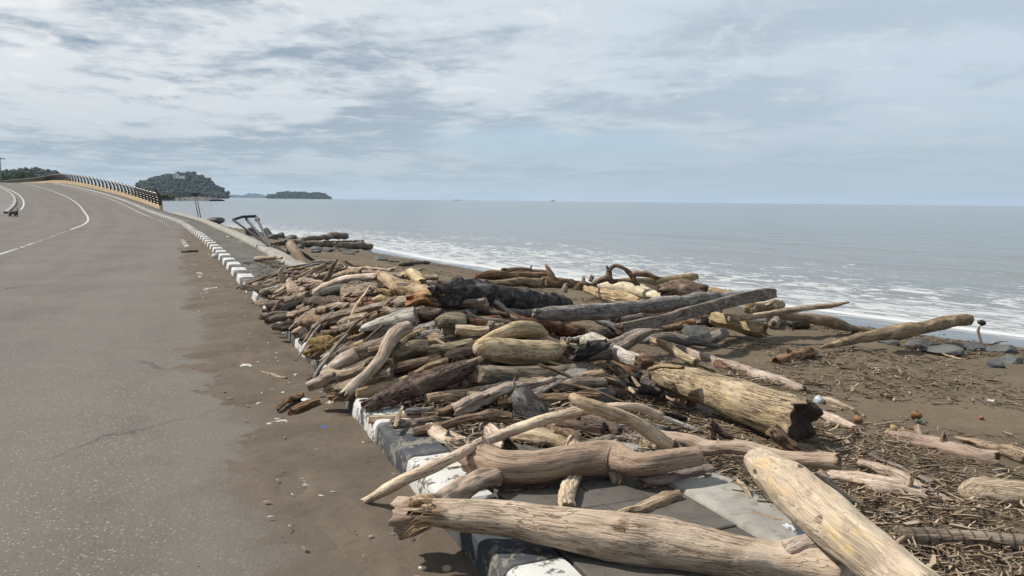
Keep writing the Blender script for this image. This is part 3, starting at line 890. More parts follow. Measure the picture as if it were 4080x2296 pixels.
def fibres(parent, fr, amount, mat, seed, ends):
    r = np.random.default_rng(seed)
    C, RR, TG, X, Y = fr
    V, F = [], []
    n = 46 if amount == 1 else 240
    rm = RR.max()
    for _ in range(n):
        if amount == 1:
            i = r.integers(2, 5) if ends[0] == 'fray' or ends[1] != 'fray' else len(C) - r.integers(3, 6)
            sg = -1 if i < len(C) / 2 else 1
            axial = sg * r.uniform(.3, 1.0)
        else:
            i = r.integers(2, len(C) - 2); axial = r.uniform(-1, .3) if r.random() < .8 else r.uniform(-.2, .6)
        a = r.uniform(0, 6.28)
        rd = X[i] * math.cos(a) + Y[i] * math.sin(a)
        p = C[i] + rd * RR[i] * r.uniform(.75, 1.02)
        d = TG[i] * axial + rd * r.uniform(.15, .6); d /= np.linalg.norm(d)
        ln = rm * r.uniform(.5, 1.5) * (1.0 if amount == 1 else 1.1); w = r.uniform(.0009, .0022) * (1 + p[1] / 14)
        q = p + d * ln * .55; e = q + (d * .6 + np.array([0, 0, -.7]) * r.uniform(.2, 1)) * ln * .5
        sd = np.cross(d, [0, 0, 1.]); sd = sd / (np.linalg.norm(sd) + 1e-6) * w
        u2 = np.cross(sd, d); u2 = u2 / (np.linalg.norm(u2) + 1e-9) * w
        b = len(V)
        V += [p - sd, p + sd, p + u2, q - sd, q + sd, q + u2, e]
        F += [(b, b + 1, b + 4, b + 3), (b + 1, b + 2, b + 5, b + 4), (b + 2, b, b + 3, b + 5), (b + 3, b + 4, b + 6), (b + 4, b + 5, b + 6), (b + 5, b + 3, b + 6)]
    o = obj('torn_fibres', np.array(V) - np.array(parent.location), F, mat, parent, False)
    tag(o, kind='stuff')


LOGS = [
('driftwood_log','pink','pale pink upright stump with a blunt fork at the far end of the woodpile',None,'round','cut','cut',1,0,
 [(-3.201,10.714,0.641,0.020),(-3.227,10.706,0.570,0.052),(-3.188,10.690,0.430,0.055)],[[(-3.249,10.705,0.559,0.033),(-3.273,10.707,0.575,0.015)]],[]),
('driftwood_log','gbrown','grey-brown squared plank jutting out over the kerb edge onto the road',None,'beam','cut','cut',1,0,
 [(-4.089,11.569,0.250,0.048),(-3.727,11.456,0.261,0.048),(-3.399,11.353,0.270,0.045)],[],[]),
('driftwood_log','tan','thin pale lath lying on top of the jutting grey plank',None,'round','cut','cut',1,0,
 [(-3.753,11.502,0.300,0.015),(-3.388,11.340,0.310,0.016)],[],[]),
('driftwood_log','dbrown','short dark brown stick at the far end of the woodpile beside the pink stump',None,'round','fray','fray',1,0,
 [(-3.524,11.849,0.464,0.027),(-3.023,10.951,0.542,0.025),(-2.877,10.690,0.534,0.022)],[],[]),
('driftwood_log','gold','yellowish lath on the far edge of the woodpile, next to the concrete strip',None,'round','cut','cut',1,0,
 [(-3.503,12.008,0.493,0.021),(-3.132,11.523,0.552,0.020),(-2.833,11.130,0.599,0.015)],[],[]),
('driftwood_log','tan','smooth tan pole slanting up over the far end of the woodpile',None,'round','fray','cut',1,0,
 [(-2.982,10.564,0.508,0.025),(-2.850,10.848,0.572,0.035),(-2.719,11.129,0.633,0.034)],[],[]),
('driftwood_log','dbrown','long dark brown stick under the slanting tan pole',None,'round','cut','fray',1,0,
 [(-3.314,11.177,0.443,0.021),(-3.045,10.984,0.457,0.023),(-2.769,10.787,0.546,0.030),(-2.516,10.604,0.647,0.029)],[],[]),
('driftwood_log','pink','pinkish tan stick standing up at a slant out of the woodpile',None,'round','fray','fray',1,0,
 [(-2.170,8.850,0.659,0.023),(-2.094,8.785,0.743,0.031),(-2.038,8.721,0.839,0.030),(-1.991,8.676,0.900,0.014)],[],[]),
('driftwood_log','pale','small pale stick with a dark hollow end behind the slanting upright stick',None,'round','hollow','worn',1,0,
 [(-2.330,9.689,0.638,0.019),(-2.115,9.349,0.675,0.017)],[],[]),
('driftwood_log','brown','thin brown stick pointing at the beach behind the slanting upright stick',None,'round','fray','cut',1,0,
 [(-2.286,9.931,0.667,0.016),(-2.141,9.918,0.708,0.020)],[],[]),
('driftwood_log','tan','stubby tan log end tucked below the slanting upright stick',None,'round','cut','fray',1,0,
 [(-2.500,9.735,0.589,0.034),(-2.337,9.802,0.644,0.034)],[],[]),
('driftwood_log','pale','long flat bleached board along the far back of the woodpile',None,'round','cut','fray',0.6,0,
 [(-2.177,10.227,0.692,0.031),(-1.786,9.636,0.734,0.036),(-1.426,9.090,0.772,0.032)],[],[]),
('driftwood_log','tan','broad rough tan log end with peeling fibres at the back of the woodpile',None,'rough','fray','worn',1,0,
 [(-2.119,9.390,0.676,0.044),(-1.930,9.153,0.724,0.053),(-1.757,8.936,0.750,0.044)],[],[]),
('driftwood_log','gbrown','slim grey-brown pole along the back of the woodpile in front of the bleached board',None,'round','fray','cut',1,0,
 [(-1.918,9.322,0.730,0.026),(-1.475,8.416,0.797,0.025),(-1.077,7.599,0.847,0.019)],[],[]),
('driftwood_log','pale','thin pale branch pointing to the sea from the back of the woodpile',None,'round','cut','fray',1,0,
 [(-1.225,8.063,0.819,0.013),(-1.138,8.456,0.806,0.018),(-1.049,8.866,0.801,0.016)],[],[]),
('driftwood_log','palep','long smooth bleached curved log with a hollow dark end, arching over the woodpile',None,'smooth','hollow','worn',1,0,
 [(-2.241,8.713,0.534,0.047),(-2.066,8.550,0.634,0.052),(-1.796,8.311,0.736,0.045),(-1.592,8.134,0.777,0.040),(-1.401,7.968,0.799,0.033)],[],[]),
('driftwood_log','pale','pale twisted branch piece behind the dark pink root knot',None,'round','fray','worn',1,0,
 [(-2.942,10.399,0.479,0.024),(-2.761,10.069,0.526,0.040),(-2.431,9.464,0.573,0.031),(-2.189,9.022,0.618,0.019)],[],[]),
('driftwood_log','gbrown','grey splinter lying over the dark grey log near the curved bleached log',None,'round','fray','cut',1,0,
 [(-2.644,9.712,0.498,0.018),(-2.188,8.981,0.611,0.019)],[],[]),
('driftwood_log','pink','dark pinkish root knot with a raised horn on the kerb side of the woodpile',None,'rough','cut','fray',1,0,
 [(-3.075,10.604,0.468,0.030),(-2.930,10.168,0.426,0.071),(-2.781,9.841,0.419,0.076),(-2.495,9.281,0.501,0.032)],[],[]),
('driftwood_log','tan','short tan log end over the kerb under the grey plank',None,'round','cut','cut',1,0,
 [(-3.626,11.171,0.200,0.042),(-3.457,11.217,0.210,0.047)],[],[]),
('driftwood_log','tan','stubby orange-tan log end, lowest above the white kerb block by the grey plank',None,'round','cut','cut',1,0,
 [(-3.498,10.975,0.180,0.038),(-3.362,11.015,0.190,0.041)],[],[]),
('driftwood_log','tan','tan knee-shaped branch piece bending up beside the dark pink root knot',None,'round','fray','cut',1,0,
 [(-3.116,10.144,0.338,0.052),(-3.095,10.283,0.379,0.048),(-3.081,10.420,0.428,0.031)],[],[]),
('driftwood_log','gbrown','thin grey-brown split board under the tan knee-shaped branch',None,'round','cut','cut',1,0,
 [(-3.059,9.935,0.295,0.023),(-2.665,9.320,0.388,0.022)],[],[]),
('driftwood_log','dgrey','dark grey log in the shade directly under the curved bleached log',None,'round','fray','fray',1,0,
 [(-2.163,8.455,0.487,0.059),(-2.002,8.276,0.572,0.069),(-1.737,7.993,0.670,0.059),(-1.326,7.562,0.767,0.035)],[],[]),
('driftwood_log','gbrown','thick grey-brown log with a faceted end beside the tan root flare',None,'split','cut','worn',1,0,
 [(-1.714,7.847,0.639,0.057),(-1.533,7.626,0.687,0.066),(-1.266,7.300,0.755,0.061)],[],[]),
('driftwood_log','tan','big tan root flare with a knobbly collar near the middle of the woodpile',None,'rough','fray','cut',1,0,
 [(-1.384,8.011,0.803,0.037),(-1.251,7.716,0.767,0.082),(-1.013,7.250,0.752,0.094),(-0.770,6.802,0.785,0.063),(-0.628,6.539,0.775,0.054)],[[(-1.342,7.932,0.799,0.032),(-1.379,7.934,0.815,0.037),(-1.395,7.932,0.799,0.024)]],[]),
('driftwood_log','gold','pointed yellow-orange wedge of wood under the tan root flare',None,'split','cut','fray',1,0,
 [(-1.273,7.245,0.745,0.019),(-1.185,7.132,0.741,0.035),(-1.112,7.039,0.735,0.039)],[],[]),
('driftwood_log','cream','pale fibrous root bundle at the back of the woodpile above the charred log',None,'rough','fray','fray',1,1,
 [(-1.104,7.749,0.839,0.032),(-0.991,7.543,0.856,0.058),(-0.849,7.253,0.827,0.042)],[],[]),
('driftwood_log','tan','tan board end at the back of the woodpile left of the charred log',None,'round','cut','cut',1,0,
 [(-0.884,7.482,0.856,0.023),(-0.720,7.445,0.846,0.028)],[],[]),
('driftwood_log','gbrown','narrow brown pole running down to the charred log from the pale root bundle',None,'round','fray','cut',1,0,
 [(-1.071,7.251,0.802,0.019),(-0.827,7.057,0.797,0.021),(-0.647,6.910,0.776,0.024)],[],[]),
('driftwood_log','cream','pale split log end over the road edge just past the grey plank',None,'split','cut','cut',1,0,
 [(-3.406,10.116,0.210,0.031),(-3.301,10.098,0.217,0.042),(-3.203,10.081,0.220,0.040)],[],[]),
('driftwood_log','gbrown','fat mauve-grey log end poking over the kerb by the pale split end',None,'round','worn','cut',1,0,
 [(-3.127,9.712,0.230,0.057),(-3.010,9.721,0.240,0.063),(-2.864,9.733,0.250,0.061)],[],[]),
('driftwood_log','brown','flat brown slab in shade under the fat mauve-grey log end',None,'round','cut','cut',1,0,
 [(-3.188,9.727,0.170,0.027),(-3.004,9.696,0.173,0.032),(-2.816,9.664,0.180,0.029)],[],[]),
('driftwood_log','gbrown','grey splintered log with a ragged pale end beside the charred splinter log',None,'rough','fray','worn',1,1,
 [(-2.891,9.645,0.324,0.034),(-2.691,9.376,0.358,0.055),(-2.403,8.985,0.467,0.044)],[],[]),
('driftwood_log','black','charred black splintered log tapering up to the hollow end of the curved log',None,'split','fray','worn',1,0,
 [(-2.709,9.138,0.290,0.060),(-2.482,8.966,0.381,0.050),(-2.318,8.837,0.473,0.031),(-2.210,8.749,0.539,0.016)],[],[]),
('driftwood_log','tan','small tan block beside the charred splinter log',None,'round','cut','cut',1,0,
 [(-2.429,8.660,0.360,0.030),(-2.289,8.487,0.416,0.034)],[],[]),
('driftwood_log','dbrown','dark brown log buried under the dark grey log',None,'round','cut','cut',1,0,
 [(-2.276,8.572,0.445,0.060),(-1.942,8.024,0.524,0.056),(-1.612,7.484,0.611,0.035)],[],[]),
('driftwood_log','gbrown','grey split branch with peeling edge over the kerb, middle of the kerb side',None,'split','fray','cut',1,0,
 [(-2.928,8.928,0.220,0.027),(-2.764,8.918,0.237,0.035),(-2.587,8.906,0.250,0.031)],[],[]),
('driftwood_log','dbrown','dark split wedge under the grey split branch over the kerb',None,'split','cut','cut',1,0,
 [(-2.896,8.925,0.170,0.027),(-2.760,8.900,0.180,0.029)],[],[]),
('driftwood_log','gbrown','rounded grey-brown log with a worn dark end over the kerb',None,'round','fray','fray',1,0,
 [(-2.738,8.709,0.210,0.051),(-2.637,8.736,0.230,0.059),(-2.519,8.765,0.240,0.051)],[],[]),
('driftwood_log','tan','tan split stick leaning back from the rounded grey-brown log',None,'split','cut','cut',1,0,
 [(-2.539,8.649,0.271,0.030),(-2.347,8.440,0.339,0.035),(-2.173,8.242,0.430,0.027)],[],[]),
('driftwood_log','dbrown','dark brown slab hanging over the black kerb block',None,'split','cut','cut',1,0,
 [(-2.625,8.381,0.180,0.047),(-2.553,8.450,0.187,0.047),(-2.444,8.559,0.210,0.040)],[],[]),
('driftwood_log','dbrown','dark splintered log with deep parallel cracks over the kerb',None,'split','fray','cut',1,0,
 [(-2.463,8.194,0.200,0.033),(-2.348,8.278,0.217,0.041),(-2.235,8.368,0.260,0.033)],[],[]),
('driftwood_log','brown','round brown log with a ringed end halfway along the kerb side',None,'round','cut','cut',1,0,
 [(-2.258,8.068,0.294,0.055),(-2.011,7.710,0.378,0.059),(-1.769,7.359,0.454,0.052)],[],[]),
('driftwood_log','tan','grey fibrous root piece on top of the ringed brown log',None,'rough','fray','worn',1,1,
 [(-2.091,7.927,0.392,0.041),(-1.963,7.775,0.461,0.045),(-1.853,7.652,0.488,0.036)],[],[]),
('driftwood_log','tan','smooth tan log with a clean round end in mid pile',None,'round','fray','cut',1,0,
 [(-1.886,7.755,0.493,0.038),(-1.664,7.439,0.562,0.040),(-1.440,7.121,0.619,0.033)],[],[]),
('driftwood_log','red','dark red-brown split stick under the thick faceted grey-brown log',None,'split','cut','fray',1,0,
 [(-1.699,7.632,0.594,0.021),(-1.484,7.339,0.638,0.022),(-1.190,6.939,0.693,0.021)],[],[]),
('driftwood_log','red','reddish splinter beside the smooth tan log in mid pile',None,'split','fray','fray',1,0,
 [(-1.454,7.156,0.625,0.025),(-1.243,6.876,0.654,0.024)],[],[]),
('driftwood_log','gbrown','long grooved grey-brown split log slanting across mid pile',None,'split','worn','fray',1,0,
 [(-1.901,7.325,0.359,0.048),(-1.745,7.196,0.446,0.052),(-1.565,7.052,0.522,0.043),(-1.308,6.848,0.619,0.034),(-1.095,6.680,0.683,0.026)],[],[]),
('driftwood_log','cream','pale yellow knob of wood at the top of the long grooved log',None,'round','cut','worn',1,0,
 [(-1.252,6.925,0.669,0.032),(-1.194,6.918,0.685,0.042),(-1.139,6.910,0.697,0.035)],[],[]),
('driftwood_log','tan','bundle of pale splinters jammed behind the pale yellow knob',None,'split','fray','fray',1,1,
 [(-1.135,6.864,0.686,0.029),(-1.020,6.798,0.695,0.049),(-0.855,6.704,0.716,0.052)],[],[]),
('driftwood_log','gbrown','grey-tan log with hanging fibres under the splinter bundle',None,'round','fray','cut',1,1,
 [(-1.079,6.599,0.643,0.031),(-0.985,6.559,0.636,0.046),(-0.850,6.504,0.645,0.038)],[],[]),
('driftwood_log','tan','orange-tan cleft log below the long grooved log',None,'split','cut','cut',1,0,
 [(-1.566,6.941,0.466,0.031),(-1.431,6.827,0.514,0.037),(-1.273,6.694,0.561,0.036)],[],[]),
('driftwood_log','gbrown','mauve-grey round stick with a knotty small end',None,'round','cut','cut',1,0,
 [(-1.539,6.820,0.437,0.035),(-1.406,6.703,0.479,0.039),(-1.257,6.571,0.526,0.038)],[],[]),
('driftwood_log','gbrown','pointed grey stick end next to the mauve-grey round stick',None,'round','cut','fray',1,0,
 [(-1.646,6.962,0.425,0.013),(-1.588,6.893,0.434,0.026),(-1.521,6.815,0.445,0.027)],[],[]),
('driftwood_log','tan','tan split end with grooved face over the black kerb block',None,'split','cut','cut',1,0,
 [(-2.293,7.968,0.190,0.034),(-2.208,8.012,0.196,0.041),(-2.128,8.055,0.210,0.040)],[],[]),
('driftwood_log','orange','sawn orange chunk of fresh wood sitting on the white kerb block',None,'split','cut','cut',1,0,
 [(-2.059,7.582,0.220,0.066),(-2.018,7.602,0.229,0.069),(-1.955,7.632,0.240,0.063)],[],[]),
('driftwood_log','gold','golden fibrous broken end in mid pile beside the white pointed log',None,'split','fray','cut',1,1,
 [(-1.271,6.609,0.530,0.034),(-1.222,6.605,0.562,0.045),(-1.153,6.599,0.594,0.039)],[],[]),
('driftwood_log','white','grey-white log tapering to a point, with one round knot, in mid pile',None,'split','worn','cut',1,0,
 [(-1.260,6.397,0.516,0.022),(-1.190,6.389,0.529,0.036),(-1.056,6.374,0.566,0.054),(-0.923,6.360,0.603,0.062),(-0.791,6.346,0.643,0.067)],[],[(-0.948,6.310,0.617,0.017,-0.01,0.9)]),
('driftwood_log','dbrown','dark rotten stub in the gap above the shaggy golden log',None,'rough','fray','fray',1,0,
 [(-1.746,7.043,0.368,0.021),(-1.660,6.928,0.388,0.029),(-1.557,6.788,0.413,0.024)],[],[]),
('driftwood_log','gold','shaggy log wrapped in golden fibres resting on the kerb',None,'shag','fray','worn',1,2,
 [(-1.785,6.877,0.260,0.097),(-1.682,6.875,0.290,0.095),(-1.532,6.872,0.321,0.090),(-1.333,6.866,0.360,0.077)],[],[]),
('driftwood_log','gbrown','grey-brown slab under the shaggy golden log',None,'split','fray','cut',1,0,
 [(-1.758,6.834,0.190,0.035),(-1.644,6.889,0.194,0.049),(-1.542,6.939,0.200,0.049)],[],[]),
('driftwood_log','brown','brown log with a rotten dark end under the shaggy golden log',None,'rough','cut','fray',1,0,
 [(-1.478,6.342,0.290,0.037),(-1.382,6.280,0.330,0.046),(-1.248,6.193,0.371,0.041)],[],[]),
('driftwood_log','pink','bulging stump with a pale rounded end and a rope of fibres around it',None,'rough','fray','fray',1,1,
 [(-1.225,6.155,0.369,0.043),(-1.195,6.151,0.367,0.081),(-1.111,6.142,0.389,0.088),(-1.002,6.132,0.450,0.079)],[],[]),
('driftwood_log','palep','smooth pale crooked branch leaning down the kerb side of the woodpile',None,'smooth','fray','worn',1,0,
 [(-1.160,5.313,0.243,0.039),(-1.119,5.398,0.285,0.039),(-1.055,5.507,0.329,0.043),(-0.996,5.629,0.390,0.046),(-0.956,5.743,0.457,0.050),(-0.926,5.854,0.527,0.053),(-0.890,5.939,0.573,0.051),(-0.819,6.040,0.595,0.042)],[[(-0.991,5.633,0.390,0.029),(-0.971,5.631,0.378,0.020)]],[]),
('driftwood_log','pale','pale split log with straight grooves slanting behind the crooked branch',None,'split','fray','cut',1,0,
 [(-1.497,6.105,0.210,0.029),(-1.380,6.120,0.285,0.050),(-1.249,6.134,0.357,0.045)],[],[]),
('driftwood_log','tan','tan branch with a swollen end lying over the pinkish log end',None,'round','cut','fray',1,0,
 [(-1.494,5.964,0.213,0.028),(-1.430,5.931,0.228,0.046),(-1.312,5.867,0.238,0.048),(-1.203,5.810,0.279,0.038),(-1.109,5.759,0.331,0.031)],[],[]),
('driftwood_log','pink','pinkish log end sticking far out over the road past the kerb',None,'round','cut','worn',1,0,
 [(-1.524,5.645,0.200,0.039),(-1.451,5.649,0.227,0.044),(-1.318,5.656,0.280,0.041)],[],[]),
('driftwood_log','gbrown','wide split board with a frayed brown end hanging over the kerb',None,'split','fray','cut',1,1,
 [(-1.285,5.609,0.173,0.069),(-1.198,5.611,0.191,0.074),(-1.053,5.615,0.245,0.074),(-0.879,5.619,0.293,0.064)],[],[]),
('driftwood_log','brown','brown split log with fine lengthwise grain behind the wide split board',None,'split','cut','worn',1,0,
 [(-0.939,5.722,0.305,0.065),(-0.839,5.742,0.332,0.065),(-0.694,5.770,0.367,0.057),(-0.571,5.794,0.396,0.041)],[],[]),
('driftwood_log','olive','olive-tan log with a mossy ragged end in the front of the woodpile',None,'split','fray','cut',1,0,
 [(-0.880,5.882,0.393,0.051),(-0.812,5.896,0.410,0.061),(-0.729,5.913,0.432,0.060),(-0.646,5.929,0.442,0.053)],[],[]),
('driftwood_log','tan','small tan chunk wedged behind the smooth crooked branch',None,'round','fray','fray',1,0,
 [(-1.141,5.896,0.326,0.028),(-1.036,5.922,0.371,0.029)],[],[]),
('driftwood_log','grey','grey frayed log end left of the olive stump block',None,'round','fray','worn',1,1,
 [(-0.738,6.041,0.501,0.033),(-0.680,6.071,0.515,0.047),(-0.584,6.116,0.515,0.050)],[],[]),
('driftwood_log','grey','grey pointed slab above the grey frayed log end',None,'split','fray','cut',1,0,
 [(-0.843,6.150,0.537,0.013),(-0.744,6.190,0.548,0.029),(-0.628,6.240,0.570,0.045)],[],[]),
('driftwood_log','tan','tan split stick leaning against the smooth crooked branch',None,'split','cut','fray',1,0,
 [(-0.883,6.030,0.467,0.024),(-0.808,6.096,0.503,0.033),(-0.728,6.164,0.537,0.030)],[],[]),
('driftwood_log','gbrown','grey-brown split stick beside the tan one in front of the frayed log end',None,'split','fray','fray',1,0,
 [(-0.831,5.944,0.449,0.020),(-0.778,6.012,0.487,0.025),(-0.724,6.076,0.514,0.024)],[],[]),
('driftwood_log','tan','rounded tan stub under the olive stump block',None,'round','worn','cut',1,0,
 [(-0.656,6.026,0.480,0.042),(-0.595,6.038,0.491,0.050),(-0.541,6.049,0.502,0.042)],[],[]),
('driftwood_log','olive','olive-brown stump block with a rough sawn face under the charred log',None,'rough','cut','worn',1,0,
 [(-0.617,6.211,0.577,0.084),(-0.559,6.231,0.583,0.112),(-0.466,6.261,0.587,0.112),(-0.355,6.297,0.591,0.089)],[],[]),
('driftwood_log','olive','olive-brown fat log left of the cream log in the front of the woodpile',None,'split','worn','cut',1,0,
 [(-0.644,5.909,0.442,0.053),(-0.511,5.950,0.443,0.072),(-0.308,6.013,0.457,0.080)],[],[]),
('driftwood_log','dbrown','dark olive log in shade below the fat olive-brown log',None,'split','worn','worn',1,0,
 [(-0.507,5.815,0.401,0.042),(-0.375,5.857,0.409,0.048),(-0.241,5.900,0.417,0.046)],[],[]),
('driftwood_log','gold','golden split piece above the dark purple-brown shaggy log',None,'split','fray','cut',1,0,
 [(-0.728,5.594,0.318,0.029),(-0.623,5.662,0.346,0.039),(-0.495,5.743,0.377,0.031)],[],[]),
('driftwood_log','gold','narrow yellowish split stick next to the golden split piece',None,'split','fray','cut',1,0,
 [(-0.624,5.567,0.329,0.018),(-0.532,5.625,0.337,0.023),(-0.427,5.694,0.359,0.023)],[],[]),
('driftwood_log','purple','dark purple-brown shaggy log with torn fibres at the front of the woodpile',None,'shag','fray','worn',1,2,
 [(-0.950,5.199,0.197,0.043),(-0.853,5.269,0.230,0.060),(-0.728,5.359,0.276,0.078),(-0.573,5.464,0.309,0.075),(-0.412,5.573,0.344,0.066),(-0.244,5.683,0.375,0.044)],[],[]),
('driftwood_log','tan','pale tan branch end lying on the dark purple-brown shaggy log',None,'round','fray','fray',1,0,
 [(-0.454,5.492,0.353,0.022),(-0.382,5.554,0.378,0.029),(-0.243,5.665,0.408,0.029)],[],[]),
('driftwood_log','tan','tan board on the kerb top below the dark purple-brown shaggy log',None,'split','cut','cut',1,0,
 [(-0.944,5.010,0.137,0.029),(-0.743,5.040,0.148,0.030),(-0.426,5.088,0.164,0.022)],[],[]),
('driftwood_log','cream','pale upright splinter leaning on the tan board',None,'split','cut','fray',1,0,
 [(-0.721,4.624,0.202,0.014),(-0.718,4.787,0.224,0.016),(-0.716,4.945,0.244,0.008)],[],[]),
('driftwood_log','gbrown','grey-brown thin log on the footpath behind the knotted stump',None,'round','worn','worn',1,0,
 [(-0.758,4.780,0.171,0.031),(-0.652,4.850,0.167,0.037),(-0.504,4.948,0.163,0.033),(-0.369,5.038,0.162,0.024)],[],[]),
('driftwood_log','brown','brown forked branch lying on the footpath under the pale spear log',None,'round','worn','worn',1,0,
 [(-0.594,4.638,0.165,0.029),(-0.504,4.646,0.186,0.033),(-0.324,4.664,0.232,0.030),(-0.142,4.678,0.255,0.039),(0.004,4.687,0.248,0.027)],[],[]),
('driftwood_log','pale','pale knotted stump with a hollow end on the footpath',None,'rough','hollow','worn',1,0,
 [(-0.506,4.664,0.180,0.043),(-0.452,4.610,0.166,0.055),(-0.374,4.538,0.159,0.053),(-0.280,4.457,0.167,0.030)],[],[]),
('driftwood_log','olive','grey-tan log with a sawn end and a downward branch under the cream log',None,'round','cut','worn',1,0,
 [(-0.251,5.573,0.321,0.065),(-0.138,5.664,0.294,0.076),(0.122,5.875,0.256,0.085),(0.403,6.105,0.231,0.085),(0.608,6.277,0.227,0.078)],[[(-0.216,5.598,0.257,0.045),(-0.211,5.590,0.185,0.038),(-0.218,5.582,0.113,0.033)]],[]),
('driftwood_log','pale','pale spear-shaped log with a broken socket end at the front of the woodpile',None,'rough','hollow','fray',1,0,
 [(-0.385,4.981,0.198,0.058),(-0.318,5.043,0.229,0.068),(-0.223,5.125,0.262,0.053),(-0.025,5.281,0.293,0.034),(0.279,5.507,0.302,0.023)],[],[]),
('driftwood_log','grey','grey slab flaring to a fan-shaped splintered end',None,'split','worn','fray',0.5,0,
 [(0.099,5.303,0.191,0.034),(0.210,5.529,0.212,0.060),(0.371,5.832,0.223,0.072),(0.568,6.195,0.228,0.088)],[],[]),
('driftwood_log','black','charred black stump wedge leaning at the front of the woodpile',None,'split','cut','worn',1,0,
 [(0.037,5.377,0.277,0.039),(0.078,5.263,0.229,0.109),(0.143,5.129,0.183,0.133),(0.219,5.014,0.162,0.104),(0.304,4.907,0.174,0.045)],[],[]),
('driftwood_log','pinkp','pale torn slab standing against the charred black stump',None,'split','fray','fray',0.5,0,
 [(0.019,5.300,0.324,0.012),(0.002,5.294,0.269,0.027),(-0.031,5.285,0.187,0.045),(-0.051,5.277,0.119,0.044)],[],[]),
('driftwood_log','tanp','smooth tan diagonal branch crossing over the long thin pole',None,'smooth','worn','worn',1,0,
 [(0.325,4.037,0.560,0.024),(0.386,4.011,0.530,0.034),(0.513,4.023,0.480,0.038),(0.682,4.082,0.400,0.040),(0.800,4.133,0.320,0.042),(0.884,4.167,0.260,0.036)],[],[]),
('driftwood_pole','palep','long thin pale pole from the splintered end on the road up into the woodpile',None,'smooth','fray','cut',1,0,
 [(-0.754,3.882,0.030,0.020),(-0.661,3.820,0.100,0.029),(-0.550,3.720,0.190,0.032),(-0.450,3.696,0.250,0.032),(-0.334,3.758,0.290,0.030),(-0.217,3.855,0.320,0.030),(-0.017,4.035,0.360,0.029),(0.196,4.112,0.410,0.029),(0.414,4.174,0.450,0.027),(0.510,4.182,0.460,0.024),(0.630,4.170,0.470,0.023),(0.745,4.207,0.450,0.025),(0.844,4.229,0.400,0.024)],[[(-0.210,3.866,0.332,0.020),(-0.218,3.871,0.374,0.005)],[(-0.033,4.026,0.368,0.013),(-0.049,4.031,0.407,0.007)]],[]),
('driftwood_log','pale','pale split block with a burnt core under the long pole',None,'split','worn','hollow',1,0,
 [(-0.162,4.742,0.173,0.037),(-0.091,4.568,0.183,0.055),(-0.006,4.347,0.188,0.054)],[],[]),
('driftwood_log','cream','pale wedge with a brown fuzzy end lying behind the thick brown log',None,'split','worn','fray',1,1,
 [(0.028,4.559,0.172,0.031),(0.157,4.485,0.181,0.053),(0.331,4.381,0.178,0.040)],[],[]),
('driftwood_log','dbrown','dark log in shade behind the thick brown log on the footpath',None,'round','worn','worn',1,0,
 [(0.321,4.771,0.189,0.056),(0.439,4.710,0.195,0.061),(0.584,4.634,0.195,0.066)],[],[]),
('driftwood_log','cream','short upright stake with a knobbed head propping the thick brown log',None,'rough','worn','cut',1,0,
 [(0.357,4.165,0.280,0.042),(0.345,4.041,0.265,0.033),(0.325,3.857,0.185,0.034),(0.290,3.591,0.175,0.036),(0.276,3.460,0.170,0.036)],[],[]),
('driftwood_log','brownp','thick smooth brown log with a knee and frayed tuft lying across the footpath',None,'smooth','fray','cut',1,0,
 [(-0.156,3.911,0.250,0.075),(-0.101,3.867,0.250,0.084),(-0.004,3.796,0.250,0.076),(0.135,3.801,0.250,0.071),(0.315,3.880,0.250,0.077),(0.458,3.930,0.250,0.087),(0.548,3.917,0.250,0.090),(0.604,3.845,0.255,0.070),(0.675,3.789,0.265,0.061),(0.783,3.808,0.275,0.061),(0.979,3.883,0.285,0.059)],[[(0.556,3.887,0.208,0.056),(0.561,3.880,0.153,0.036)],[(-0.128,3.907,0.304,0.041),(-0.133,3.910,0.332,0.015)]],[(-0.144,3.867,0.317,0.020,0,1),(-0.145,3.829,0.237,0.031,0,0.8),(0.558,3.859,0.161,0.025,0,1)]),
('driftwood_log','brownp','brown root log with a torn hollow end hanging over the kerb',None,'rough','hollow','worn',1,0,
 [(-0.506,3.267,0.210,0.082),(-0.440,3.256,0.220,0.076),(-0.374,3.287,0.230,0.065),(-0.283,3.437,0.225,0.058),(-0.178,3.600,0.230,0.054),(-0.072,3.723,0.230,0.049)],[],[]),
('driftwood_log','palep','long pale bleached trunk with a fuzzy brown end lying across the front of the footpath',None,'smooth','fray','worn',1,1,
 [(-0.327,3.161,0.270,0.058),(-0.259,3.154,0.265,0.067),(-0.134,3.138,0.260,0.071),(0.032,3.126,0.250,0.076),(0.274,3.056,0.245,0.083),(0.468,2.997,0.240,0.090),(0.583,2.975,0.235,0.089),(0.766,2.920,0.230,0.083),(0.908,2.874,0.225,0.075),(1.016,2.854,0.220,0.072),(1.150,2.809,0.220,0.086),(1.252,2.742,0.220,0.095)],[[(0.286,3.046,0.207,0.052),(0.323,3.041,0.164,0.032)],[(1.084,2.837,0.253,0.056),(1.215,2.843,0.307,0.041),(1.328,2.846,0.338,0.023)]],[(0.464,2.930,0.315,0.028,0.012,0.9),(0.440,2.924,0.293,0.024,0.008,0.6),(0.323,2.977,0.207,0.024,0.01,0.9),(0.870,2.815,0.273,0.023,0.004,0.5),(-0.304,3.104,0.294,0.037,0,1)]),
('driftwood_log','bone','thick bone-pale trunk with bored holes and yellow stains leaning over the front trunk',None,'bone','worn','worn',1,0,
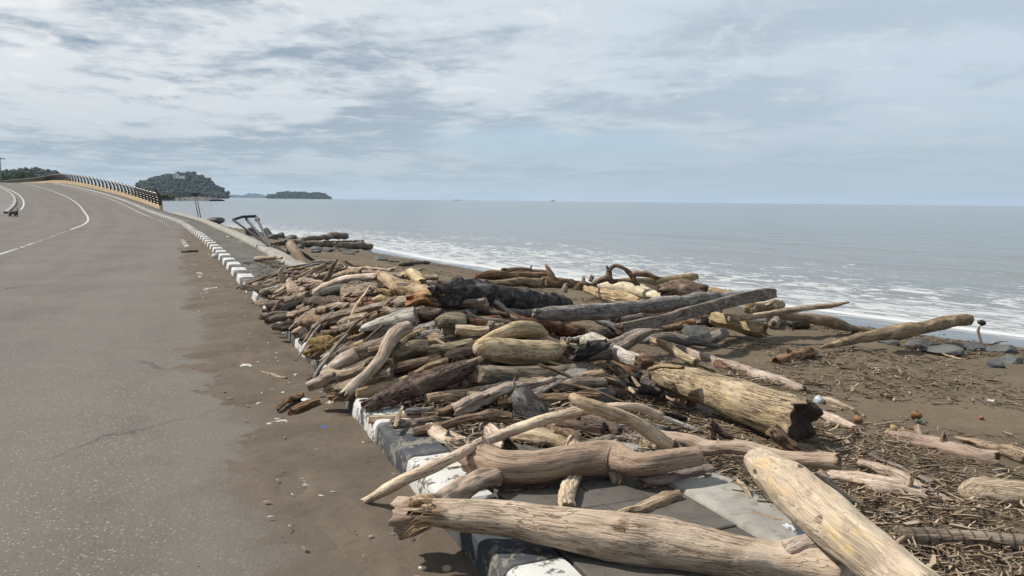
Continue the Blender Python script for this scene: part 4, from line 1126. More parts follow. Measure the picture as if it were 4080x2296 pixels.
 [(1.123,3.400,0.440,0.048),(1.126,3.253,0.440,0.068),(1.174,3.112,0.430,0.087),(1.207,2.862,0.420,0.090),(1.257,2.556,0.400,0.089),(1.303,2.271,0.380,0.084)],[],[(1.090,3.221,0.442,0.013,0.05,0),(1.196,3.061,0.500,0.017,0.05,0),(1.165,2.734,0.424,0.013,0.03,0),(1.159,2.766,0.429,0.011,0.03,0),(1.172,2.698,0.421,0.011,0.025,0),(1.136,2.864,0.383,0.006,0.015,0)]),
('driftwood_log','tanp','long curved tan branch with a knuckle lying from the footpath over the debris',None,'smooth','worn','hollow',1,0,
 [(0.918,4.619,0.176,0.030),(1.000,4.551,0.167,0.043),(1.100,4.471,0.164,0.048),(1.153,4.426,0.155,0.052),(1.244,4.359,0.184,0.042),(1.359,4.273,0.202,0.044),(1.469,4.183,0.193,0.042),(1.596,4.086,0.206,0.041),(1.749,3.971,0.236,0.042)],[],[]),
('driftwood_log','pink','small reddish grey log with a forked foot on the footpath',None,'round','hollow','cut',1,0,
 [(0.663,3.797,0.174,0.040),(0.721,3.828,0.179,0.046),(0.827,3.882,0.171,0.042),(0.972,3.957,0.171,0.039),(1.085,4.016,0.170,0.033)],[[(0.737,3.833,0.157,0.040),(0.718,3.828,0.111,0.030),(0.703,3.825,0.081,0.023)]],[]),
('driftwood_log','tan','smooth tan stick lying on the footpath behind the long pale trunk',None,'round','worn','cut',1,0,
 [(0.498,3.407,0.162,0.022),(0.637,3.507,0.164,0.030),(0.744,3.585,0.163,0.030),(0.833,3.651,0.167,0.026)],[],[]),
('driftwood_log','dbrown','dark brown stick under the thick brown log on the footpath',None,'round','worn','worn',1,0,
 [(-0.032,3.707,0.160,0.018),(0.061,3.741,0.143,0.025),(0.176,3.791,0.166,0.025)],[],[]),
('driftwood_log','brown','small brown stick on the kerb behind the torn root log',None,'round','worn','worn',1,0,
 [(-0.233,3.925,0.151,0.010),(-0.159,3.947,0.157,0.012)],[],[]),
('reed','cream','thin pale reed lying on the footpath by the white kerb block',None,'round','worn','worn',1,0,
 [(-0.338,4.044,0.150,0.005),(-0.210,4.124,0.148,0.005)],[],[]),
('driftwood_log','orange','orange-brown log end with a torn face against the charred log',None,'rough','fray','worn',1,0,
 [(-0.833,6.635,0.733,0.063),(-0.729,6.619,0.745,0.069),(-0.601,6.597,0.745,0.064)],[],[]),
('driftwood_log','dbrown','dark hollowed log end under the orange-brown log end',None,'rough','hollow','worn',1,0,
 [(-0.778,6.458,0.636,0.058),(-0.702,6.439,0.639,0.063),(-0.592,6.412,0.644,0.049)],[],[]),
('driftwood_log','black','big charred black log with a craggy rotten root end on top of the woodpile',None,'crag','fray','worn',1,0,
 [(-0.614,6.651,0.772,0.102),(-0.525,7.056,0.750,0.151),(-0.353,7.814,0.651,0.150),(-0.117,8.857,0.482,0.149),(0.344,10.883,0.175,0.145),(1.050,13.986,-0.279,0.111)],[],[]),
('driftwood_log','dgrey','dark grey log in shade straight under the big charred log',None,'round','worn','worn',1,0,
 [(-0.471,6.439,0.642,0.033),(-0.196,7.602,0.502,0.049),(0.240,9.434,0.206,0.068),(0.862,12.047,-0.206,0.093)],[],[]),
('driftwood_log','red','red-brown log with a hollow torn end at the front of the woodpile',None,'rough','hollow','fray',1,0,
 [(-0.378,6.269,0.595,0.053),(-0.255,6.628,0.547,0.078),(-0.047,7.238,0.472,0.078),(0.319,8.308,0.255,0.094),(0.733,9.518,0.001,0.088),(0.970,10.211,-0.140,0.052)],[],[]),
('driftwood_log','cream','pale split end sticking out under the red-brown log',None,'split','cut','cut',1,0,
 [(-0.448,6.135,0.564,0.041),(-0.347,6.157,0.549,0.049),(-0.190,6.192,0.545,0.040)],[],[]),
('driftwood_log','cream','yellowish log lying behind the cream log on the woodpile',None,'smooth','worn','worn',1,0,
 [(-0.276,5.999,0.467,0.035),(-0.119,6.208,0.502,0.053),(0.041,6.406,0.511,0.067),(0.212,6.608,0.487,0.063),(0.302,6.718,0.430,0.034)],[],[]),
('driftwood_log','cream','plump cream log with a bored blunt end at the front of the woodpile',None,'smooth','worn','worn',1,0,
 [(-0.266,5.788,0.469,0.048),(-0.194,5.844,0.467,0.084),(-0.075,5.933,0.443,0.096),(0.159,6.108,0.396,0.104),(0.323,6.232,0.373,0.101),(0.390,6.282,0.364,0.076)],[],[(-0.191,5.768,0.497,0.038,0.008,0.8),(-0.133,5.806,0.444,0.018,0.02,0.5)]),
('driftwood_log','tan','short tan log with a rotten hole in its end beside the cream log',None,'round','worn','hollow',1,0,
 [(0.381,6.412,0.350,0.066),(0.475,6.563,0.326,0.074),(0.553,6.688,0.298,0.065)],[],[]),
('driftwood_log','white','small white twisted twig between the red-brown and cream logs',None,'round','worn','worn',1,0,
 [(0.452,6.815,0.376,0.012),(0.649,8.000,0.158,0.018),(0.916,9.629,-0.109,0.025)],[],[]),
('driftwood_log','black','dark bark sleeve around the base of the splintered mauve log',None,'rough','hollow','fray',1,0,
 [(0.489,6.201,0.373,0.067),(0.617,6.290,0.365,0.065),(0.767,6.405,0.394,0.046)],[],[]),
('driftwood_log','mauve','mauve-grey log splitting into long splinters, slanting up at the seaward edge',None,'split','worn','fray',1,0,
 [(0.525,6.345,0.311,0.054),(0.708,6.448,0.318,0.068),(0.887,6.557,0.357,0.067),(1.120,6.709,0.436,0.053),(1.302,6.814,0.455,0.014)],[],[]),
('driftwood_log','white','white bleached round-ended log under the splintered mauve log',None,'smooth','worn','worn',1,0,
 [(0.662,6.901,0.334,0.044),(0.726,6.797,0.363,0.063),(0.812,6.633,0.342,0.068),(0.946,6.375,0.309,0.059),(1.048,6.193,0.299,0.056)],[],[]),
('driftwood_log','rust','shaggy rust-brown stump end capping the white bleached log',None,'shag','worn','worn',1,1,
 [(1.024,6.094,0.320,0.052),(1.067,6.120,0.323,0.065),(1.111,6.144,0.310,0.055)],[],[]),
('driftwood_log','rust','rust-brown fuzzy log end on the debris behind the grey boulder',None,'shag','worn','worn',1,1,
 [(0.910,7.212,0.090,0.046),(0.981,7.103,0.048,0.051),(1.074,6.990,0.038,0.072),(1.143,6.915,0.055,0.071)],[],[]),
('driftwood_log','tan','tan board leaning down in front of the rust-brown fuzzy end',None,'round','worn','worn',1,0,
 [(0.866,6.793,0.187,0.026),(0.944,6.768,0.104,0.031),(1.046,6.731,-0.020,0.030)],[],[]),
('driftwood_log','grey','long straight grey trunk with cracked bark running from the woodpile toward the sea',None,'bark','worn','worn',1,0,
 [(0.245,7.227,0.541,0.054),(0.509,7.575,0.483,0.074),(1.082,8.340,0.408,0.083),(1.964,9.526,0.332,0.092),(2.704,10.523,0.273,0.086),(3.442,11.518,0.219,0.065)],[],[(0.569,7.614,0.517,0.049,0.008,0),(1.101,8.328,0.458,0.021,0,0.9),(0.762,7.880,0.389,0.024,0.01,0.8)]),
('driftwood_beam','gbrown','long squared beam slanting over the long grey trunk',None,'beam','cut','fray',1,0,
 [(1.037,7.310,0.386,0.052),(1.438,7.929,0.343,0.063),(2.256,9.218,0.311,0.068),(3.125,10.584,0.269,0.084),(3.746,11.549,0.218,0.097),(4.114,12.117,0.176,0.074)],[],[]),
('driftwood_log','tan','round log end behind the tip of the long squared beam',None,'round','worn','worn',1,0,
 [(4.532,14.509,-0.371,0.111),(5.192,15.548,-0.469,0.119),(5.809,16.516,-0.573,0.101)],[],[]),
('driftwood_log','cream','pale grooved short trunk with a dark cracked end on the sand',None,'split','worn','hollow',1,0,
 [(2.888,10.980,-0.054,0.104),(3.068,10.813,-0.068,0.122),(3.283,10.599,-0.128,0.114),(3.471,10.425,-0.138,0.099)],[],[]),
('driftwood_log','dbrown','dark brown stump behind the pale grooved short trunk',None,'round','worn','worn',1,0,
 [(3.015,12.427,-0.274,0.111),(3.204,12.419,-0.271,0.134),(3.361,12.411,-0.284,0.127)],[],[]),
('driftwood_log','orange','orange-brown stump end in the shade of the long squared beam',None,'round','worn','worn',1,0,
 [(2.612,11.883,-0.272,0.052),(2.856,11.952,-0.273,0.077)],[],[]),
('driftwood_pole','tan','slender bleached pole pointing to the sea above the sand',None,'smooth','worn','worn',1,0,
 [(2.916,10.191,0.055,0.034),(3.342,10.386,0.069,0.040),(4.104,10.743,0.134,0.041),(4.585,10.963,0.151,0.039),(4.899,11.110,0.177,0.017)],[],[]),
('driftwood_log','gbrown','grey-brown log under the long grey trunk',None,'round','worn','worn',1,0,
 [(1.460,10.698,-0.053,0.047),(1.931,11.471,-0.124,0.059),(2.477,12.379,-0.177,0.057)],[],[]),
('driftwood_log','brown','brown log lying in the shade under the long squared beam',None,'round','worn','worn',1,0,
 [(2.102,10.883,-0.202,0.047),(2.629,11.421,-0.257,0.050)],[],[]),
('driftwood_log','black','black bent slab of charred wood under the long squared beam',None,'round','worn','worn',0.5,0,
 [(1.149,9.909,0.054,0.058),(1.288,9.696,0.026,0.082),(1.470,9.421,-0.001,0.060)],[],[]),
('driftwood_log','black','black charred log half buried in debris near the white bleached log',None,'rough','worn','worn',1,0,
 [(1.045,9.732,-0.084,0.057),(1.238,9.677,-0.085,0.075),(1.406,9.626,-0.112,0.049)],[],[]),
('driftwood_log','grey','smooth grey forked driftwood log on the sand',None,'round','worn','worn',1,0,
 [(1.580,9.403,-0.119,0.048),(1.905,9.469,-0.078,0.063),(2.223,9.525,-0.110,0.068),(2.429,9.560,-0.139,0.069),(2.611,9.589,-0.205,0.032)],[[(2.428,9.561,-0.126,0.066),(2.575,9.567,-0.076,0.066),(2.710,9.574,-0.014,0.056)]],[]),
('driftwood_log','cream','cream log with a snapped end slanting across the sand',None,'round','worn','cut',1,0,
 [(1.479,8.080,0.143,0.037),(1.582,7.911,0.113,0.057),(1.710,7.694,0.065,0.059),(1.836,7.488,0.029,0.050)],[],[]),
('driftwood_log','tan','splintered tan stub behind the big hollow trunk',None,'split','fray','worn',1,0,
 [(1.854,7.500,0.012,0.033),(2.018,7.602,-0.063,0.039),(2.115,7.663,-0.115,0.022)],[],[]),
('driftwood_log','pinkp','long pinkish bleached log lying behind the big hollow trunk',None,'smooth','worn','fray',1,0,
 [(2.013,9.018,-0.134,0.046),(2.173,8.537,-0.134,0.064),(2.351,8.005,-0.127,0.068),(2.509,7.535,-0.122,0.064),(2.628,7.184,-0.115,0.061),(2.694,6.987,-0.113,0.045)],[],[]),
('driftwood_log','rust','brown shaggy stump poking up beside the long pinkish log',None,'shag','worn','worn',1,1,
 [(2.188,8.016,-0.111,0.052),(2.208,7.898,-0.105,0.067),(2.229,7.755,-0.104,0.050)],[],[]),
('driftwood_log','ochre','massive ochre hollow trunk with a dark rotten open end beside the footpath',None,'bigbark','rot','rot',1,0,
 [(1.271,6.527,0.142,0.093),(1.349,6.375,0.135,0.123),(1.503,6.024,0.139,0.152),(1.676,5.671,0.137,0.165),(1.817,5.320,0.145,0.166),(1.985,5.068,0.143,0.165)],[],[]),
('driftwood_log','tan','weathered tan slab over the charred mouth of the massive ochre trunk',None,'round','worn','worn',0.4,0,
 [(1.111,5.990,0.285,0.046),(1.201,5.904,0.336,0.046),(1.314,5.795,0.345,0.030)],[],[]),
('driftwood_log','pinkp','pinkish stump piece with a dark hollow end against the massive ochre trunk',None,'round','worn','hollow',1,0,
 [(1.323,6.466,-0.032,0.025),(1.378,6.251,-0.018,0.037),(1.437,6.015,-0.003,0.051)],[],[]),
('driftwood_log','whiteb','whitish split stick with a charred black tip on the debris',None,'split','worn','worn',1,0,
 [(0.795,4.763,0.225,0.024),(0.953,4.867,0.151,0.022),(1.110,4.971,0.079,0.018),(1.274,5.078,0.017,0.013)],[],[]),
('driftwood_log','whiteb','thin whitish stick with a charred tip beside the other burnt stick',None,'split','worn','worn',1,0,
 [(1.046,5.251,0.107,0.018),(1.158,5.225,0.074,0.018),(1.352,5.178,0.010,0.013)],[],[]),
('driftwood_log','black','short black charred stick on the debris by the long pole end',None,'round','worn','worn',1,0,
 [(1.098,5.411,0.084,0.021),(1.276,5.445,0.040,0.017)],[],[]),
('driftwood_log','brown','twisted brown root crawling from under the massive ochre trunk',None,'rough','worn','worn',1,0,
 [(1.726,4.940,0.118,0.045),(1.771,4.917,0.079,0.042),(1.839,4.883,0.019,0.032),(1.901,4.855,-0.024,0.020)],[],[]),
('driftwood_log','dbrown','dark stick leaning on the foot of the massive ochre trunk',None,'round','worn','worn',1,0,
 [(1.347,5.094,0.122,0.024),(1.414,5.087,0.056,0.026),(1.527,5.080,-0.008,0.025)],[],[]),
('driftwood_log','brown','crooked brown twig in front of the massive ochre trunk',None,'round','worn','worn',1,0,
 [(1.322,5.068,0.095,0.016),(1.375,5.091,0.068,0.019),(1.391,5.117,-0.008,0.017)],[],[]),
('driftwood_log','tan','tan root piece on the sand below the hollow trunk end',None,'rough','worn','worn',1,0,
 [(1.938,5.077,-0.030,0.024),(2.016,5.001,-0.045,0.029),(2.092,4.933,-0.042,0.021)],[],[]),
('driftwood_log','tan','tan log stub behind the thick brown log near the tan diagonal branch',None,'round','worn','worn',1,0,
 [(0.740,4.557,0.169,0.026),(0.810,4.481,0.163,0.033),(0.874,4.417,0.167,0.029)],[],[]),
('driftwood_log','pinkp','pinkish knobbly branch right behind the bone-pale trunk',None,'rough','worn','worn',1,0,
 [(1.700,4.130,0.111,0.032),(1.748,4.084,0.084,0.035),(1.811,4.009,0.025,0.030),(1.843,3.972,-0.003,0.021)],[],[]),
('driftwood_log','pale','pale round log with a dark sawn end on the debris behind the bone-pale trunk',None,'round','worn','hollow',1,0,
 [(1.921,4.459,-0.007,0.035),(1.989,4.401,-0.009,0.053),(2.093,4.312,-0.016,0.063),(2.232,4.195,-0.021,0.062),(2.324,4.120,-0.013,0.045)],[],[]),
('driftwood_log','pale','long pale tapering log beyond the round log with the dark end',None,'round','worn','worn',1,0,
 [(2.223,4.753,-0.040,0.022),(2.275,4.641,-0.019,0.033),(2.330,4.505,-0.019,0.039),(2.402,4.307,-0.034,0.037),(2.485,4.085,-0.048,0.014)],[],[]),
('driftwood_log','gbrown','flat weathered plank between the tapering log and the debris',None,'round','worn','worn',0.5,0,
 [(2.409,4.991,-0.061,0.020),(2.466,4.716,-0.050,0.023),(2.521,4.431,-0.047,0.023)],[],[]),
('driftwood_log','tan','tan broken slab in the sand right of the hollow trunk end',None,'split','fray','fray',1,0,
 [(2.268,5.453,-0.065,0.017),(2.317,5.236,-0.046,0.027),(2.353,5.013,-0.056,0.022)],[],[]),
('driftwood_log','pale','smooth pale log half buried in twigs behind the hollow trunk end',None,'round','worn','worn',1,0,
 [(2.455,6.100,-0.084,0.032),(2.525,5.905,-0.076,0.038),(2.601,5.675,-0.085,0.025)],[],[]),
('driftwood_log','tan','tan cracked slab lying on the sand beyond the massive ochre trunk',None,'split','worn','worn',1,0,
 [(2.735,6.661,-0.115,0.035),(2.786,6.452,-0.111,0.050),(2.841,6.216,-0.113,0.027)],[],[]),
('driftwood_log','brownp','weathered brown trunk with a hollow underside half sunk in the sand',None,'bark','worn','hollow',1,0,
 [(2.804,5.573,-0.096,0.026),(2.899,5.433,-0.096,0.059),(3.017,5.262,-0.089,0.076),(3.145,5.075,-0.082,0.078),(3.236,4.947,-0.070,0.067)],[],[]),
('driftwood_log','tan','tan log with a peeling flank behind the half sunk brown trunk',None,'rough','worn','worn',1,0,
 [(3.374,5.664,-0.141,0.013),(3.439,5.443,-0.130,0.028),(3.494,5.254,-0.117,0.044),(3.539,5.096,-0.112,0.047)],[],[]),
('driftwood_log','cream','plump yellowish cream log on the debris near the ringed palm trunk',None,'smooth','worn','worn',1,0,
 [(2.571,4.218,-0.033,0.044),(2.629,4.213,-0.024,0.077),(2.758,4.199,-0.029,0.088),(2.913,4.181,-0.037,0.088),(3.067,4.164,-0.046,0.066)],[],[]),
('palm_log','palm','ringed palm trunk lying in the twigs behind the bone-pale trunk',None,'palm','cut','cut',1,0,
 [(1.862,3.539,0.018,0.042),(2.010,3.543,0.013,0.046),(2.153,3.546,0.003,0.047),(2.345,3.551,-0.006,0.047),(2.537,3.556,-0.016,0.045)],[],[]),
('bamboo_strip','cream','pale split bamboo strip in front of the ringed palm trunk',None,'round','worn','worn',0.4,0,
 [(1.912,3.524,-0.004,0.007),(1.990,3.419,0.003,0.007),(2.066,3.301,-0.014,0.005)],[],[]),
('driftwood_log','tan','tan lath at the foot of the ringed palm trunk',None,'round','worn','worn',1,0,
 [(1.950,3.464,-0.004,0.007),(2.181,3.502,-0.020,0.008)],[],[]),
('driftwood_log','dbrown','dark board half hidden between the pale tapering log and the cream log',None,'round','worn','worn',0.4,0,
 [(2.453,4.310,-0.041,0.023),(2.571,4.249,-0.045,0.022)],[],[]),
('driftwood_log','dbrown','short dark wet stick among rubbish behind the bone-pale trunk',None,'round','worn','worn',1,0,
 [(2.014,3.988,-0.019,0.016),(2.049,3.869,-0.012,0.018)],[],[]),
('driftwood_log','cream','pale lath among rubbish behind the bone-pale trunk',None,'round','worn','worn',1,0,
 [(1.863,3.968,-0.007,0.013),(1.927,3.912,-0.026,0.012),(2.017,3.845,-0.018,0.010)],[],[]),
('driftwood_log','dbrown','dark twisted bark piece near the ringed palm trunk',None,'round','worn','worn',0.5,0,
 [(2.209,3.967,-0.025,0.016),(2.234,3.836,-0.012,0.018),(2.233,3.786,-0.022,0.015)],[],[]),
('driftwood_log','pale','bleached stick on the twig heap at the footpath edge',None,'round','worn','worn',1,0,
 [(1.142,3.732,0.214,0.013),(1.169,3.687,0.186,0.013),(1.186,3.644,0.154,0.011)],[],[]),
('driftwood_log','tan','tan stick at the broken edge of the footpath concrete',None,'round','worn','worn',1,0,
 [(1.135,3.463,0.154,0.012),(1.186,3.435,0.148,0.013),(1.251,3.402,0.153,0.010)],[],[]),
('driftwood_log','rust','reddish brown log on the far seaward edge behind the charred log',None,'round','worn','worn',1,0,
 [(-0.893,19.464,-0.303,0.099),(-0.621,19.883,-0.315,0.137),(-0.015,20.807,-0.398,0.159),(1.009,22.363,-0.593,0.137)],[],[]),
('driftwood_log','brown','grey-brown log resting behind the reddish brown one at the sea side',None,'round','worn','worn',1,0,
 [(-0.244,21.074,-0.318,0.102),(0.204,21.751,-0.375,0.122),(1.005,22.958,-0.579,0.105)],[],[]),
('driftwood_log','tan','tan log with a dark broken end in front of the reddish brown log',None,'round','worn','hollow',1,0,
 [(-0.535,17.142,-0.227,0.052),(-0.011,17.604,-0.259,0.090),(0.733,18.258,-0.332,0.112)],[],[]),
('driftwood_log','brown','brown root log with a raised horn at the sea side of the spill',None,'rough','worn','worn',1,0,
 [(0.729,18.162,-0.345,0.130),(1.171,18.567,-0.396,0.137),(1.687,19.038,-0.478,0.116),(2.119,19.432,-0.554,0.089)],[[(0.972,18.391,-0.332,0.141),(0.900,18.409,-0.169,0.103),(0.852,18.424,-0.035,0.052)]],[]),
('driftwood_log','gbrown','small upright grey stump in the debris behind the charred log',None,'round','worn','worn',1,0,
 [(0.951,13.904,-0.036,0.053),(0.976,13.919,0.096,0.035)],[],[]),
('driftwood_log','cream','pale grooved log slanting down to the long grey trunk',None,'split','worn','worn',1,0,
 [(1.557,16.245,-0.237,0.083),(1.777,15.610,-0.232,0.111),(2.089,14.706,-0.226,0.105),(2.343,13.969,-0.220,0.071)],[],[]),
('driftwood_log','bonew','pale speckled log beside the pale grooved one above the long grey trunk',None,'round','worn','worn',1,0,
 [(2.062,17.755,-0.301,0.104),(2.286,17.057,-0.267,0.143),(2.587,16.073,-0.279,0.143),(2.903,15.028,-0.306,0.077)],[],[]),
('driftwood_log','dbrown','dark brown log behind the pale speckled log',None,'bark','worn','worn',1,0,
 [(2.925,21.839,-0.735,0.122),(3.435,20.854,-0.756,0.138),(3.865,20.039,-0.735,0.133),(4.246,19.324,-0.696,0.113)],[],[]),
('driftwood_log','gold','golden tan log with a rotten notch pointing to the sea',None,'smooth','worn','worn',1,0,
 [(2.817,20.840,-0.587,0.096),(3.535,21.495,-0.650,0.148),(4.437,22.323,-0.700,0.182),(5.152,22.989,-0.689,0.187),(5.641,23.451,-0.655,0.101)],[],[]),
('driftwood_root','brown','brown arched root standing up like a hoop at the sea side',None,'rough','worn','worn',1,0,
 [(1.604,15.511,-0.063,0.043),(1.800,15.521,0.017,0.067),(1.948,15.527,0.078,0.079),(1.986,15.543,0.216,0.059),(2.074,15.550,0.276,0.047),(2.193,15.551,0.287,0.043),(2.332,15.545,0.229,0.055),(2.431,15.535,0.142,0.071),(2.492,15.521,0.025,0.071),(2.552,15.511,-0.063,0.051)],[[(2.451,15.535,0.142,0.079),(2.589,15.534,0.134,0.067),(2.728,15.535,0.145,0.067),(2.906,15.527,0.078,0.040)],[(1.956,15.541,0.196,0.047),(1.926,15.550,0.274,0.024)],[(1.958,15.527,0.078,0.067),(2.018,15.519,0.000,0.051),(2.077,15.518,-0.003,0.028)]],[]),
('driftwood_log','brown','small root stub beside the arched root hoop',None,'round','worn','worn',1,0,
 [(1.593,15.518,-0.004,0.051),(1.622,15.529,0.094,0.047)],[],[]),
('driftwood_log','gold','orange tan log on the wet side behind the long grey trunk',None,'round','worn','worn',1,0,
 [(5.516,22.405,-0.883,0.063),(5.876,21.822,-0.898,0.078),(6.329,21.090,-0.915,0.054)],[],[]),
('driftwood_log','brown','tangled brown root ball behind the long grey trunk',None,'shag','fray','fray',1,2,
 [(2.859,13.908,-0.001,0.106),(3.089,13.912,0.036,0.160),(3.356,13.907,-0.014,0.142)],[],[]),
('driftwood_log','rust','reddish brown stump end in the debris beside the pale grooved log',None,'rough','worn','worn',1,0,
 [(1.551,17.847,-0.408,0.114),(1.704,18.274,-0.408,0.140),(1.960,18.941,-0.504,0.106)],[],[]),
('driftwood_log','gbrown','long driftwood log flaring to a thick root end by the shore boulders',None,'round','worn','fray',1,0,
 [(-7.889,26.340,0.086,0.064),(-8.063,29.744,0.020,0.078),(-8.257,33.605,-0.074,0.129),(-8.404,36.465,-0.119,0.199),(-8.545,39.319,-0.288,0.175)],[],[]),
('driftwood_log','gbrown','long thick trunk lying by the shore boulders with a dark cut end',None,'round','worn','worn',1,0,
 [(-8.444,26.742,0.032,0.081),(-8.033,28.555,-0.093,0.093),(-7.472,31.030,-0.258,0.132),(-6.983,33.187,-0.411,0.168),(-6.510,35.271,-0.563,0.200)],[],[]),
('driftwood_pole','brown','slim pole lying on the long thick trunk by the shore boulders',None,'round','worn','worn',1,0,
 [(-7.058,28.836,0.003,0.035),(-7.416,33.639,-0.254,0.044),(-7.969,41.052,-0.622,0.058)],[],[]),
('driftwood_log','brownp','leaning brown stump planted at the seaward edge of the footpath strip',None,'round','worn','cut',1,0,
 [(-5.102,17.599,0.590,0.071),(-5.006,17.474,0.474,0.096),(-4.826,17.257,0.279,0.102),(-4.631,17.038,0.089,0.097)],[],[]),
('driftwood_log','tan','lone tan log lying on the footpath and the concrete strip',None,'round','worn','worn',1,0,
 [(-5.926,17.686,0.200,0.047),(-5.735,17.515,0.233,0.064),(-5.364,17.182,0.270,0.049),(-5.089,16.936,0.300,0.028)],[],[]),
('driftwood_log','dbrown','dark log lying on the damp sand beyond the woodpile',None,'round','worn','worn',1,0,
 [(-3.237,22.065,-0.272,0.045),(-3.049,23.555,-0.346,0.062),(-2.790,25.570,-0.481,0.062)],[],[]),
('driftwood_log','pale','small pale stake standing in front of the long thick shore trunk',None,'round','worn','worn',1,0,
 [(-6.471,27.968,-0.271,0.026),(-6.473,27.985,-0.116,0.026)],[],[]),
('driftwood_log','rust','sunken palm log with a crumbling brown end in the sand',None,'rough','hollow','worn',1,0,
 [(3.005,8.589,-0.186,0.044),(3.211,8.856,-0.206,0.075),(3.493,9.214,-0.253,0.071),(3.885,9.729,-0.278,0.055)],[],[]),
('palm_log','palm2','palm trunk rising from the sand with its sawn end in the air',None,'smooth','worn','cut',1,0,
 [(4.033,9.853,-0.262,0.020),(4.312,10.068,-0.249,0.047),(4.643,10.323,-0.232,0.066),(5.223,10.763,-0.229,0.088),(5.897,11.269,-0.245,0.113),(6.639,11.830,-0.248,0.103),(7.178,12.240,-0.237,0.085),(7.487,12.470,-0.254,0.077)],[],[]),
('palm_log','palm2','golden brown palm trunk sloping down to the wet sand',None,'smooth','worn','worn',1,0,
 [(4.141,11.683,-0.099,0.066),(4.565,11.967,-0.168,0.080),(4.990,12.252,-0.262,0.082),(5.554,12.630,-0.422,0.078),(6.157,13.035,-0.600,0.050)],[],[]),
('driftwood_log','gbrown','grey stub propping the slender bleached pole',None,'round','worn','worn',1,0,
 [(4.337,12.623,-0.401,0.081),(4.738,13.501,-0.451,0.093),(5.096,14.239,-0.526,0.080)],[],[]),
('driftwood_log','dgrey','dark log end in the shade under the golden brown palm trunk',None,'round','worn','worn',1,0,
 [(4.699,12.861,-0.436,0.082),(4.862,12.900,-0.440,0.086),(5.017,12.935,-0.469,0.073)],[],[]),
('driftwood_log','tan','loose tan slab lying alone on the sandy road edge',None,'round','worn','cut',0.4,0,
 [(-2.336,6.968,0.018,0.006),(-2.215,6.861,0.024,0.016),(-2.084,6.740,0.021,0.021),(-1.983,6.650,0.024,0.015)],[],[]),
('driftwood_log','rust','loose rust-brown log on the sandy road, the one with a raised ridge',None,'rough','fray','cut',1,0,
 [(-1.746,5.645,0.026,0.018),(-1.733,5.761,0.040,0.025),(-1.707,5.910,0.045,0.027),(-1.677,6.030,0.031,0.023)],[],[]),
('driftwood_log','tanb','loose brown log with a grooved top on the sandy road by the kerb',None,'split','fray','worn',1,0,
 [(-1.625,5.566,0.028,0.023),(-1.594,5.639,0.032,0.029),(-1.545,5.749,0.034,0.031),(-1.498,5.849,0.033,0.025)],[],[]),
('twig','dbrown','thin dark twig on the sandy road by the white kerb block',None,'round','worn','worn',1,0,
 [(-2.219,7.571,0.015,0.004),(-2.063,7.470,0.017,0.004)],[],[]),
('twig','dbrown','thin dark stick across the road edge line',None,'round','worn','worn',1,0,
 [(-7.740,17.756,-0.000,0.008),(-7.279,17.489,0.010,0.009),(-6.698,17.153,0.015,0.006)],[],[]),
('palm_husk','dbrown','clump of dark palm husk lying on the road edge line',None,'shag','worn','worn',1,1,
 [(-9.567,22.292,0.029,0.019),(-9.339,22.297,0.041,0.050),(-9.131,22.300,0.043,0.038)],[],[]),
('twig','whiteb','small white stick on the road beside the far edge line',None,'round','worn','worn',1,0,
 [(-11.826,27.925,0.024,0.012),(-11.635,27.926,0.025,0.014)],[],[]),
('driftwood_log','dbrown','dark brown log in shade left of the charred stump wedge',None,'round','worn','worn',1,0,
 [(-0.176,4.942,0.172,0.032),(-0.073,4.903,0.171,0.038),(0.042,4.861,0.172,0.032)],[],[]),
('driftwood_log','gbrown','thin grey-brown stick lying beside the pale knotted stump',None,'round','worn','worn',1,0,
 [(-0.345,4.795,0.161,0.019),(-0.234,4.690,0.156,0.022),(-0.127,4.593,0.163,0.018)],[],[]),
('driftwood_log','gbrown','weathered grey-brown block behind the pale knotted stump',None,'split','worn','worn',1,0,
 [(-0.293,4.960,0.166,0.028),(-0.192,4.868,0.167,0.034),(-0.095,4.779,0.169,0.027)],[],[]),
('driftwood_log','brown','brown split block behind the knobbed stake',None,'split','worn','worn',1,0,
 [(0.258,4.763,0.177,0.037),(0.333,4.664,0.170,0.043),(0.415,4.558,0.167,0.030)],[],[]),
('driftwood_log','brown','short brown log in the dark gap under the spear-shaped log',None,'round','worn','worn',1,0,
 [(-0.486,4.962,0.203,0.022),(-0.412,4.996,0.214,0.026),(-0.349,5.025,0.226,0.023)],[],[]),
('driftwood_log','gbrown','grey-brown log lying in the shade of the tan diagonal branch',None,'round','worn','worn',1,0,
 [(0.396,4.944,0.177,0.039),(0.501,4.906,0.183,0.042),(0.611,4.864,0.177,0.038)],[],[]),
('driftwood_log','grey','grey slat in the dark gap below the purple-brown shaggy log',None,'split','worn','worn',1,0,
 [(-0.703,5.039,0.192,0.017),(-0.612,5.041,0.199,0.022),(-0.520,5.042,0.210,0.020)],[],[]),
('driftwood_log','tan','tan split log just behind the thick smooth brown log',None,'split','worn','worn',1,0,
 [(0.012,4.662,0.175,0.036),(0.139,4.619,0.164,0.040),(0.269,4.578,0.166,0.030)],[],[]),
('driftwood_log','gbrown','grey-brown log hidden half behind the knee of the thick brown log',None,'round','worn','worn',1,0,
 [(0.470,4.437,0.171,0.029),(0.579,4.477,0.171,0.033),(0.690,4.516,0.166,0.027)],[],[]),
('driftwood_log','gbrown','grey stub between the tan diagonal branch and the burnt sticks',None,'round','worn','worn',1,0,
 [(0.649,4.679,0.167,0.030),(0.709,4.591,0.158,0.036),(0.783,4.498,0.170,0.029)],[],[]),
('driftwood_log','dbrown','dark log in the shade below the long pale pole end',None,'round','worn','worn',1,0,
